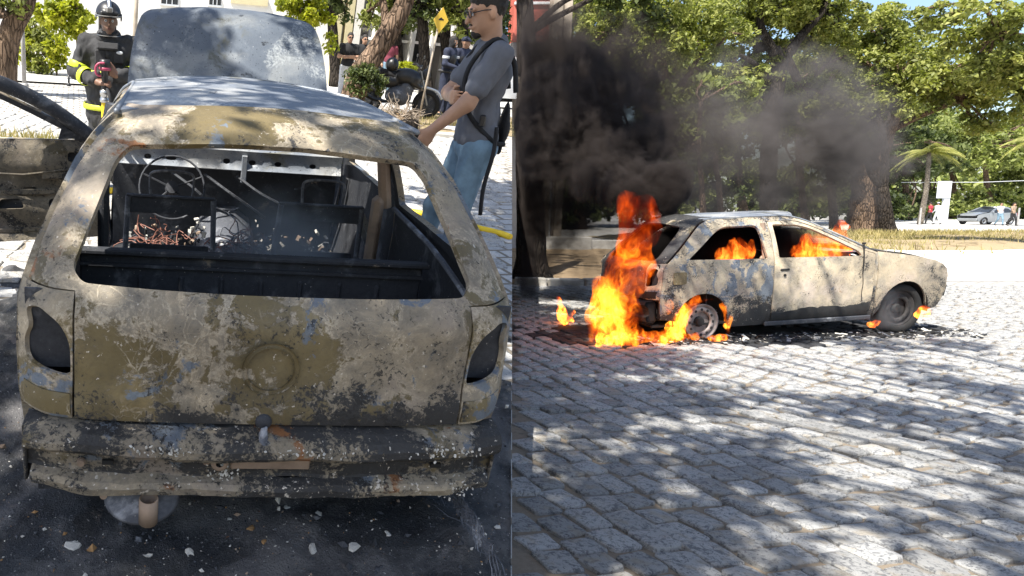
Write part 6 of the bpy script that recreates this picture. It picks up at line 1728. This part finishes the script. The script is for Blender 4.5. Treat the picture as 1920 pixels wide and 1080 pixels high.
soft('tshirt', ts, M['tee'], mg, h=.008, k=.035, wrinkle=.009, wscale=9, seed=13)
tr = [('e', (J['lh'] + J['rh']) / 2 + np.array((0, 0, .0)), (.172, .13, .11))]
for q in 'lr': tr += [('c', J[q + 'h'], J[q + 'k'], .098, .075), ('c', J[q + 'k'], J[q + 'a'], .073, .062)]
soft('jeans', tr, M['jeans'], mg, h=.009, k=.03, wrinkle=.009, wscale=11, seed=17)
for q in 'lr': soft('shoe', [('c', J[q + 'a'] - np.array((0, .04, .035)), J[q + 't'], .05, .04)], M['blackcloth'], mg, h=.016)
f, u = R[:, 1], R[:, 2]
nn = -u * .62 + f * .78
soft('hair', [('e', L(0, -.022, .034), (.0835, .102, .104), R), ('e', L(0, -.005, .075), (.070, .090, .072), R)], M['hair'], mg, h=.007, cut=(HS(nn, float(nn @ L(0, .072, .055))), HS(-u, float(-u @ L(0, .0, -.055))), ('e', L(.09, .012, -.02), (.04, .030, .045), R), ('e', L(-.09, .012, -.02), (.04, .030, .045), R)), wrinkle=.004, wscale=55)
soft('beard', [('E', L(0, .066, -.098), (.032, .034, .030), R), ('C', L(-.022, .096, -.047), L(.022, .096, -.047), .006, .006)], M['hair'], mg, h=.006, wrinkle=.001, wscale=70)
mm = Matrix(R.tolist()).to_4x4(); mm.translation = Vector(J['head'])
g = MB()
for q in (-1, 1):
    ring = [(q * .036 + .026 * math.cos(a), .108, .010 + .020 * math.sin(a)) for a in np.linspace(0, 2 * math.pi, 15)]
    g.tube(ring, .003, 5).tube([(q * .062, .105, .016), (q * .084, .04, .018), (q * .085, -.02, .008)], .003, 5)
g.tube([(-.010, .110, .014), (.010, .110, .014)], .003, 5).build('glasses', M['plastic'], mg, mat=mm)
ey = MB()
for q in (-1, 1): ey.lathe([(0, .004), (.009, .003), (.012, 0)], 8, m=0, axis='y', c=(q * .034, .091, .008)); ey.lathe([(0, .006), (.005, .0055)], 8, m=1, axis='y', c=(q * .034, .091, .008)); ey.box((q * .034, .097, .036), (.036, .008, .007), m=1)
ey.box((0, .112, -.066), (.04, .003, .004), m=2); ey.build('face_features', [M['sign'], M['hair'], M['maroon']], mg, mat=mm)
# things he carries
ph = MB().box((0, 0, 0), (.012, .075, .15), bev=.005).build('mobile_phone', M['plastic'], None, mat=MM @ Matrix.Translation((-.20, .355, .945)) @ Matrix.Rotation(-.5, 4, 'X'))
tag(ph, 'dark mobile phone in the lowered hand of the man in grey', 'phone')
bk = empty('backpack', 'black backpack slung behind the man in the grey t-shirt', 'backpack', MM)
soft('bag', [('e', (.03, -.140, 1.08), (.11, .028, .16))], M['blackcloth'], None, h=.014, wrinkle=.008, wscale=10).parent = bk
for q in (-1, 1): MB().tube(catmull([(q * .13, -.14, 1.30), (q * .14, -.09, 1.47), (q * .14, .02, 1.575), (q * .15, .125, 1.46), (q * .155, .155, 1.32), (q * .17, .10, 1.16), (q * .15, -.06, 1.02), (q * .12, -.14, 1.0)], 5), .014, 6).build('shoulder_strap', M['blackcloth'], bk, True)
MB().tube(catmull([(-.17, -.07, 1.10), (-.20, -.075, .95), (-.20, -.06, .75), (-.19, -.075, .58)], 5), .013, 5).build('hanging_strap', M['blackcloth'], bk, True)
MB().box((-.19, .02, 1.13), (.02, .035, .07), bev=.008).build('buckle', M['plastic'], bk)
# ------------------------------------------------------------------ buildings and street furniture
# red and concrete building at the far left of the flat street
bx0, bx1, by = at_depth(964, 60, 24).x - .02, at_depth(1037, 60, 24).x, 24.0
rb = empty('building', 'red upper wall over grey concrete beside two stained concrete pillars', 'building', Matrix.Translation((bx0, by, 0)))
zt = at_depth(1000, 78, 24).z; zm = at_depth(1000, -60, 24).z
w_ = bx1 - bx0
MB().box((w_ / 2, .3, (zt + zm) / 2), (w_, .5, zm - zt)).build('red_wall', M['redwall'], rb)
MB().box((w_ / 2, .34, zt / 2), (w_, .5, zt - .004)).build('wall', M['greywall'], rb)
MB().box((w_ / 2, .02, at_depth(1000, 6, 24).z), (w_, .10, .09), bev=.01).build('window_sill', M['sign'], rb)
MB().box((w_ * .55, .045, at_depth(1000, 6, 24).z + .55), (w_ * .75, .05, .9)).build('window', M['darkglass'], rb)
for u0, u1, lab in ((1033, 1052, 0), (1054, 1068, 1)):
    a_, b_ = at_depth(u0, 60, 23.6).x, at_depth(u1, 60, 23.6).x
    MB().box(((a_ + b_) / 2 - bx0, -.35, 4.5), (b_ - a_, .35 + .1 * lab, 9), bev=.02).build('pillar', M['concrete'], rb)
MB().tube([(at_depth(1028, 78, 23.7).x - bx0, -.1, zt - .02), (at_depth(1041, 78, 23.5).x - bx0, -.62, zt - .02), (at_depth(1043, 115, 23.5).x - bx0, -.62, .2)], .028, 6).build('drain_pipe', M['sign'], rb)
# white sign board on a thick post
p = at_depth(1771, 400, 60)
sb = empty('sign_board', 'blank pale sign board on a thick grey post across the far road', 'sign', Matrix.Translation((p.x, 60, .012)))
hz = lambda v: at_depth(1771, v, 60).z
MB().box((0, 0, hz(340) / 2), (.50, .22, hz(340)), bev=.02).build('post', M['sign'], sb)
xw = at_depth(1778, 350, 60).x - at_depth(1752, 350, 60).x
MB().box((-.40, -.14, (hz(340) + hz(372)) / 2), (xw, .06, hz(340) - hz(372)), bev=.01).build('board', M['sign'], sb)
for u in (1723, 1640 + 8): pass
# wire across the trees and posts
a_, b_ = at_depth(1690, 342, 58), at_depth(1990, 336, 58)
tag(MB().tube([tuple(a_), tuple((a_ + b_) / 2 - Vector((0, 0, .12))), tuple(b_)], .022, 5).build('overhead_wire', M['sign'], None), 'thin pale wire strung past the sign board', 'wire')
for i, (u, lab) in enumerate(((1725, 'thin dark post by the foot of the leaning palm'), (1648, 'slim grey post between the two big trunks'), (1909, 'grey post at the right edge behind the walkers'))):
    p = at_depth(u, 410, 54); tag(MB().lathe([(.07, 0), (.06, .9), (.06, 1.3 + 1.2 * (i == 1)), (.0, 1.32 + 1.2 * (i == 1))], 8).box((0, 0, .03), (.2, .2, .06)).build('post', M['grey_post'], None, mat=Matrix.Translation((p.x, 54, .012))), lab, 'post')

# pale building across the sloping street
def lbuild():
    y = 24.0; xl = l_at(30, 60, y).x; xr = l_at(980, 60, y).x - .6
    z0 = lg(0, y) - .3
    root = empty('building', 'long pale building with white walls, cream columns and deep window bays', 'building', ML @ Matrix.Translation((0, y, 0)))
    X = lambda u, v=60: l_at(u, v, y).x
    Z = lambda u, v: l_at(u, v, y).z
    H = 4.6
    wl = MB(); a = X(-60); b_ = X(630)
    wl.box(((a + b_) / 2, .6, H / 2 + z0), (b_ - a, .4, H)); wl.build('wall', M['white'], root)
    r_ = MB(); r_.box(((X(630) + xr) / 2, 1.3, H / 2 + z0), (xr - X(630), .3, H)); r_.build('back_wall', M['greywall'], root)
    for u0, u1, v0, v1 in ((80, 104, 5, 18), (252, 270, 60, 74), (300, 331, -14, 6), (390, 412, -6, 8)):
        w = MB().box(((X(u0) + X(u1)) / 2, .385, (Z(u0, v0) + Z(u0, v1)) / 2), (X(u1) - X(u0), .05, Z(u0, v0) - Z(u0, v1))).build('window', M['darkglass'], root)
        MB().box(((X(u0) + X(u1)) / 2, .35, Z(u0, v1) - .03), (X(u1) - X(u0) + .1, .10, .05)).build('window_sill', M['sign'], w)
        for t in (.33, .66): MB().box((X(u0) + (X(u1) - X(u0)) * t, .355, (Z(u0, v0) + Z(u0, v1)) / 2), (.025, .02, Z(u0, v0) - Z(u0, v1))).build('bar', M['sign'], w)
    MB().box((X(465), .36, Z(465, 2)), (X(500) - X(430), .08, .22)).build('fascia', M['cream'], root)
    for i, u in enumerate((636, 656, 672, 706, 741, 778, 815, 852, 889, 926)):
        mt = M['cream'] if i < 2 else M['white']; wd = .26 if i < 3 else .12
        MB().box((X(u), .45, H / 2 + z0), (wd, .9 if i > 2 else .5, H)).build('column', mt, root)
    for v in (31, 73, -20):
        MB().box(((X(690) + xr) / 2, .62, Z(700, v)), (xr - X(690), .7, .09)).build('ledge', M['white'], root)
    us = [672, 706, 741, 778, 815, 852, 889, 926]
    for i in range(len(us) - 1):
        for v0, v1 in ((-18, 28), (34, 70), (76, 118)):
            if (i * 3 + v0) % 5 < 3:
                MB().box(((X(us[i]) + X(us[i + 1])) / 2, 1.10, (Z(us[i], v0) + Z(us[i], v1)) / 2), ((X(us[i + 1]) - X(us[i])) * .8, .06, Z(us[i], v0) - Z(us[i], v1))).build('window', M['darkglass'], root)
lbuild()
# low white wall at left, grey pole, second pale pole
def lpole(u, y, h, r, lab, mat, lean=0):
    A = LP(u, y); tag(MB().tube([(0, 0, -.05), (lean * .5, 0, h * .5), (lean, 0, h)], [r, r * .95, r * .9], 10).lathe([(r * 1.8, -.02), (r * 1.8, .06), (r, .08)], 10).build('pole', mat, None, True, A), lab, 'pole')
lpole(43, 16.5, 2.2, .055, 'weathered grey pole standing between the leaning trunk and the bushes', M['grey_post'])
lpole(250, 20, 3.6, .07, 'pale slender trunk-like pole right of the helmet', M['concrete'], .1)
lpole(128, 17.2, .28, .03, 'short dark stub post on the sunny pavement left of the firefighter', M['plastic'])
# yellow diamond sign on a leaning pole
A = LP(798, 12.6)
ys = empty('road_sign', 'yellow diamond road sign on a thin leaning pole', 'sign', A)
top_ = np.array(A.inverted() @ ML @ l_at(826, 38, 12.6)); ft = np.array((0., 0, 0))
MB().tube([ft, ft + (top_ - ft) * .5, top_ + np.array((0, .03, .22))], .022, 8).build('pole', M['concrete'], ys, True)
dm = MB().add([(-.155, -.006, 0), (0, -.006, -.245), (.155, -.006, 0), (0, -.006, .245), (-.155, .006, 0), (0, .006, -.245), (.155, .006, 0), (0, .006, .245)], [(0, 1, 2, 3), (7, 6, 5, 4), (0, 4, 5, 1), (1, 5, 6, 2), (2, 6, 7, 3), (3, 7, 4, 0)]).build('sign_plate', M['yellow'], ys, mat=Matrix.Translation(top_ + np.array((0, -.03, 0))))
mk = MB().add([(-.05, 0, -.02), (.05, 0, -.02), (.055, 0, 0), (.02, 0, .012), (.0, 0, .035), (-.03, 0, .02), (-.055, 0, .0)], [(0, 1, 2, 3, 4, 5, 6)]).build('sign_symbol', M['plastic'], dm, mat=Matrix.Translation((0, -.009, .02)))
# uprooted stump with tangled roots and a dark block
q = LP(768, 11.6)
st = empty('root_stump', 'uprooted stump with tangled dry roots in front of the motorcycle', 'stump', q)
r = np.random.default_rng(3); m1 = MB()
for i in range(120):
    d = r.normal(0, 1, 3); d[2] = abs(d[2]) * .9; d /= np.linalg.norm(d)
    P = [np.array((0, 0, .18)) + r.normal(0, .10, 3) * (1.6, 1, .6)]
    for k in range(4): P.append(P[-1] + d * r.uniform(.04, .11) + r.normal(0, .04, 3)); P[-1][2] = max(P[-1][2], .0)
    m1.tube(catmull(P, 3), np.linspace(r.uniform(.008, .022), .003, 13), 5)
tag(m1.build('roots', M['rootwood'], st, True), kind='stuff')
soft('root_ball', [('e', (0, 0, .14), (.26, .2, .17))], M['soil'], st, h=.03, wrinkle=.03, wscale=7)
MB().box((.06, -.24, .10), (.32, .2, .24), rot=Matrix.Rotation(.2, 3, 'Z'), bev=.02).build('wooden_block', M['bark2'], st)
lw = LP(865, 11.8)
soft_l = empty('litter_bag', 'crumpled white bag lying on the dry strip behind the man in grey', 'bag', lw)
soft('bag', [('e', (0, 0, .05), (.22, .10, .06)), ('e', (-.2, .02, .04), (.12, .08, .05))], M['whitecloth'], soft_l, h=.02, wrinkle=.02, wscale=9)
# kerb stones near the strip
kerb_row((2.3, 10.9), (8.6, 10.4), .7, 10, .18, .12, 'pale kerb in front of the planting strip with the stump', None, M['kerb'], lg, ML, 6, True)

# motorcycle
mc = empty('motorcycle', 'black motorcycle parked under the leaning trunk with its helmet on the seat', 'motorcycle', LP(752, 13.9, RAD(-8)) @ Matrix.Diagonal((1.08, 1.25, 1.12, 1)))
def mwheel(x, r=.29):
    w = MB().lathe([(r * .66, -.05), (r * .70, .06), (r * .95, .065), (r, .0), (r * .95, -.065), (r * .70, -.06)], 26, axis='y', c=(0, 0, 0), closed=True).build('wheel', M['tyre'], mc, True, Matrix.Translation((x, 0, r)))
    MB().lathe([(0, .05), (.07, .05), (.08, .02), (r * .78, .012), (r * .78, -.012), (.08, -.02), (.07, -.05), (0, -.05)], 20, axis='y').build('rim', M['soot2'], w)
mwheel(.62); mwheel(-.60)
soft('fuel_tank', [('e', (.12, 0, .80), (.27, .16, .16)), ('e', (.28, 0, .76), (.18, .18, .16)), ('e', (-.25, 0, .68), (.26, .13, .13)), ('c', (.25, .12, .70), (.42, .10, .62), .06, .04), ('c', (.25, -.12, .70), (.42, -.10, .62), .06, .04)], M['plastic'], mc, h=.02)
soft('seat', [('c', (-.08, 0, .80), (-.42, 0, .84), .085, .08), ('c', (-.42, 0, .84), (-.72, 0, .93), .08, .035)], M['blackcloth'], mc, h=.022)
soft('engine', [('e', (.02, 0, .42), (.28, .17, .20)), ('e', (.16, 0, .56), (.16, .15, .18))], M['soot3'], mc, h=.025, wrinkle=.01, wscale=20)
MB().tube([(.62, .09, .29), (.47, .08, .72), (.40, .06, .92)], .022, 7).tube([(.62, -.09, .29), (.47, -.08, .72), (.40, -.06, .92)], .022, 7).build('fork', M['chrome'], mc)
MB().tube(catmull([(.28, .36, 1.02), (.36, .25, 1.04), (.40, 0, .98), (.36, -.25, 1.04), (.28, -.36, 1.02)], 4), .014, 6).build('handlebar', M['plastic'], mc)
MB().tube([(.42, 0, .85), (.0, .08, .68), (-.55, .06, .74)], .025, 6).tube([(.40, 0, .80), (.20, .1, .30), (-.25, .1, .28), (-.6, .06, .29)], .022, 6).tube([(-.25, -.12, .3), (-.5, -.15, .33), (-.85, -.16, .46)], [.03, .045, .05], 8).build('frame', M['plastic'], mc)
soft('headlamp', [('e', (.52, 0, .86), (.10, .10, .11)), ('e', (.56, 0, .98), (.04, .12, .08))], M['plastic'], mc, h=.02)
MB().tube(catmull([(.34, 0, .60), (.55, 0, .62), (.80, 0, .56), (.93, 0, .42)], 4), [.03] * 12 + [.02], 6).build('mudguard', M['sign'], mc, True)
MB().tube([(-.15, .12, .28), (-.28, .28, .02)], .012, 5).build('side_stand', M['chrome'], mc)
for sg in (-1, 1): MB().tube([(.33, sg * .28, 1.04), (.36, sg * .32, 1.18)], .006, 5).box((.36, sg * .33, 1.20), (.02, .10, .06), bev=.01).build('mirror', M['plastic'], mc)
hl = empty('helmet', 'black motorcycle helmet resting on the seat of the parked motorcycle', 'helmet', mc.matrix_world @ Matrix.Translation((-.20, 0, 1.0)))
soft('shell', [('e', (0, 0, 0), (.135, .125, .135))], M['plastic'], hl, h=.02, cut=(('e', (.12, 0, -.02), (.05, .1, .05)),))
soft('visor', [('e', (.01, 0, -.01), (.128, .12, .10))], M['darkglass'], hl, h=.02, cut=(HS((-1, 0, 0), -.05),))

# ------------------------------------------------------------------ fire
def flame_hull(name, prims, mat, mw, label, h=.035, wr=.05, ws=5, seed=0, k=.10, group=None, parent=None):
    V, F = sdf_mesh(prims, h, k, (), wr, ws, seed)
    o = link(name, fast_mesh(name, V, F, mat, True), parent, mw)
    if parent is None: tag(o, label, 'flame', group)
    return o
M['fire'] = m_flame('flame_gas', 1.0, 1.0, 0, 0.1, 1.6)
M['fire_s'] = m_flame('small_flame_gas', 1.9, 2.0, 0, 0, .6)
M['fire_x'] = m_flame('blown_flame_gas', 2.6, 5.0, .25, 0, .5)
M['fire_r'] = m_flame('red_flame_gas', 1.7, 1.0, .5, 0, .8)
FB = Vector((4.02, 7.15, 0))           # foot of the tall fire, on the setts behind the tail
def FP(u, v, y): return tuple(at_depth(u, v, y) - FB)
yF = 7.12
tall = [('c', FP(1140, 628, yF), FP(1150, 560, yF), .24, .25), ('c', FP(1150, 570, yF), FP(1185, 490, yF + .1), .22, .20), ('c', FP(1185, 490, yF + .1), FP(1200, 430, yF + .25), .19, .20), ('c', FP(1200, 430, yF + .25), FP(1195, 388, yF + .3), .20, .15), ('c', FP(1195, 390, yF + .3), FP(1192, 370, yF + .3), .14, .05),
        ('c', FP(1165, 450, yF + .1), FP(1150, 432, yF + .1), .08, .02), ('c', FP(1120, 590, yF), FP(1112, 556, yF), .07, .02), ('c', FP(1215, 440, yF + .25), FP(1232, 425, yF + .3), .12, .05), ('c', FP(1170, 530, yF), FP(1140, 500, yF), .10, .02), ('c', FP(1215, 400, yF + .3), FP(1222, 375, yF + .3), .07, .02), ('c', FP(1170, 400, yF + .3), FP(1163, 372, yF + .3), .06, .015)]
flame_hull('tall_flame', tall, M['fire'], Matrix.Translation(FB), 'tall orange flames rising behind the tail of the burning car', .035, .06, 4.5, 1, .12)
G0 = Vector((4.6, 6.95, 0))
def GP(u, v, y): return tuple(at_depth(u, v, y) - G0)
yg = 7.0
low = [('c', GP(1130, 640, yg), GP(1180, 630, yg), .07, .09), ('c', GP(1180, 632, yg), GP(1240, 632, yg), .09, .07), ('c', GP(1240, 634, yg), GP(1300, 630, yg), .06, .05), ('c', GP(1200, 630, yg), GP(1192, 600, yg), .07, .02), ('c', GP(1160, 632, yg), GP(1163, 600, yg), .08, .02), ('c', GP(1120, 645, yg - .1), GP(1140, 636, yg - .1), .035, .02), ('c', GP(1225, 643, yg - .1), GP(1245, 640, yg - .1), .03, .02), ('c', GP(1300, 634, yg + .1), GP(1360, 632, yg + .1), .035, .02)]
flame_hull('low_flame', low, M['fire_s'], Matrix.Translation(G0), 'low yellow flames licking along the setts beside the rear wheel', .022, .03, 9, 2, .06)
W0 = MR @ Vector((.66, .60, .25))
def WP(u, v, y): return tuple(at_depth(u, v, y) - W0)
arch = [('c', WP(1268, 625, 7.30), WP(1276, 590, 7.32), .10, .09), ('c', WP(1276, 590, 7.32), WP(1300, 566, 7.34), .08, .05), ('c', WP(1300, 566, 7.34), WP(1335, 562, 7.36), .04, .03), ('c', WP(1258, 625, 7.30), WP(1262, 595, 7.3), .06, .02), ('c', WP(1355, 572, 7.38), WP(1366, 596, 7.4), .03, .03), ('c', WP(1366, 596, 7.4), WP(1362, 628, 7.4), .03, .035)]
flame_hull('wheel_flame', arch, M['fire_s'], Matrix.Translation(W0), 'flames filling the rear wheel arch of the burning car', .02, .025, 10, 3, .05)
def puff(u, v, xl, label, rx_, rz_, seed, mat='fire_r', n=7, y=None):
    """a flame inside the car at local x = xl on the sight line through (u, v)"""
    MI = MR.inverted(); c = MI @ Vector((0, 0, CAM_H)); d = MI.to_3x3() @ cam_ray(u, v); P = c + d * ((xl - c.x) / d.x)
    r = np.random.default_rng(seed); pr = [('e', (0, 0, 0), (.12, rx_, rz_))]
    for i in range(n):
        a = np.array((r.uniform(-.08, .08), r.uniform(-rx_, rx_) * .9, -rz_ * .2)); pr.append(('c', a, a + np.array((0, r.normal(0, .05), rz_ * r.uniform(.9, 1.6))), rz_ * .35, .02))
    return flame_hull('cabin_flame', pr, M[mat], MR @ Matrix.Translation(P), label, .028, .04, 7, seed, .06)
puff(1383, 478, .50, 'orange flames behind the rear side window of the burning car', .24, .13, 11)
puff(1538, 470, .50, 'red flames filling the front window of the burning car', .36, .20, 12, n=12)
puff(1232, 516, .62, 'red flame glowing in the tail lamp opening', .03, .09, 13, n=3)
puff(1250, 572, .70, 'flame between the melted bumper and the rear wheel arch', .05, .06, 14, 'fire_s', 3)
def tongue(u, v, y, h, label, seed, mat='fire_s', lean=0.0, w=.05):
    p = at_depth(u, v, y); r = np.random.default_rng(seed); pr = [('c', (0, 0, w * .6), (lean * h * .5, 0, h * .5), w, w * .8), ('c', (lean * h * .5, 0, h * .5), (lean * h, 0, h), w * .8, .012), ('c', (w, 0, w * .5), (w * 1.3, 0, h * .45), w * .6, .01), ('c', (-w, 0, w * .5), (-w * 1.5, 0, h * .35), w * .5, .01)]
    return flame_hull('flame_tongue', pr, M[mat], Matrix.Translation(p), label, .018, .02, 12, seed, .04)
tongue(1728, 594, 7.42, .13, 'yellow flame in front of the front wheel', 21, 'fire_x', w=.05)
tongue(1637, 612, 7.55, .07, 'small orange flame on the ground ahead of the sill', 22, 'fire_x', w=.045, lean=.4)
tongue(1060, 604, 8.3, .30, 'detached red flame blown left of the burning tail', 23, 'fire_x', -.35, .065)
tongue(1582, 428, 8.4, .10, 'small flame above the bonnet edge by the windscreen', 24, 'fire_r', -.3, .05)

# ------------------------------------------------------------------ smoke
def smoke(name, blobs, col, label, scale, seed, mw=MID, grow=1.12, h=.12, clip=True, rate=.12, contrast=.9):
    """one hull round all the puffs of a cloud"""
    no = RCW @ Vector((1, -480 / 1300, 0)); no.normalize()
    cut = (HS(-np.array(no), float(-(no.dot(Vector((0, 0, CAM_H)))) - .06)),) if clip else ()
    pr = [('e', c, tuple(np.array(r) * grow)) for c, r, d in blobs]
    V, F = sdf_mesh(pr, h, h * 2, cut, h * .8, .6 / max(h * 4, .1), seed)
    o = link(name, fast_mesh(name, V, F, m_smoke(name + '_volume', blobs, col, scale, seed, rate, contrast), True), None, mw)
    return tag(o, label, 'smoke', kind='stuff')
SB = lambda u, v, y, r, d: (tuple(at_depth(u, v, y)), r, d)
smoke('smoke_plume', [SB(1205, 350, 8.4, (.52, .5, .40), 18), SB(1155, 300, 8.9, (.85, .7, .64), 12), SB(1080, 225, 9.6, (1.15, .85, 1.0), 7.5), SB(1010, 150, 10.2, (1.25, .9, 1.05), 4.6), SB(1090, 390, 10.8, (2.0, 1.0, 1.4), 1.6), SB(985, 330, 10.6, (1.2, .9, 1.7), 3.4), SB(1150, 150, 10.6, (1.1, .8, .9), 1.9), SB(1240, 250, 10.4, (.9, .8, 1.0), 1.6)],
      (.12, .10, .092), 'black smoke boiling off the tall flames and drifting left past the trunk', 1.4, 1, contrast=1.15)
smoke('smoke_veil', [SB(1310, 330, 11.5, (1.5, 1.0, 1.1), .9), SB(1430, 280, 12, (1.7, 1.0, 1.4), 1.1), SB(1555, 325, 11.6, (1.05, .9, 1.15), 2.2), SB(1595, 260, 12, (.8, .7, .9), 1.2), SB(1390, 190, 12, (1.5, .8, .9), .7), SB(1490, 210, 12.2, (1.1, .8, .9), 1.0)],
      (.30, .27, .255), 'grey brown smoke veil rising behind the roof and windscreen of the burning car', 1.25, 4, grow=1.32, h=.16, contrast=1.2)
c_ = lambda u, v, y, r, d: SB(u, v, y, r, d)
smoke('smoke_wisp', [c_(1668, 580, 7.45, (.13, .11, .22), 1.3), c_(1655, 606, 7.45, (.2, .11, .09), 1.0)], (.60, .63, .68), 'pale wisp of smoke curling in front of the front wheel', 4.5, 6, h=.03, rate=.3)
smoke('cabin_smoke', [((-.05, 1.35, .98), (.62, .8, .40), 30), ((-.05, 2.0, .92), (.62, .7, .38), 26), ((-.1, .85, .9), (.6, .6, .36), 22)], (.03, .027, .026), 'black smoke filling the cabin of the burning car', 2.0, 8, MR, 1.02, .06, False, .2, .35)
smoke('smoke_wisp', [((.16, 1.05, .74), (.24, .38, .28), 2.3), ((.10, .85, .92), (.3, .3, .22), 1.1)], (.75, .78, .82), 'thin pale smoke still rising inside the burnt car', 3.2, 9, ML, 1.1, .04, False, .25)
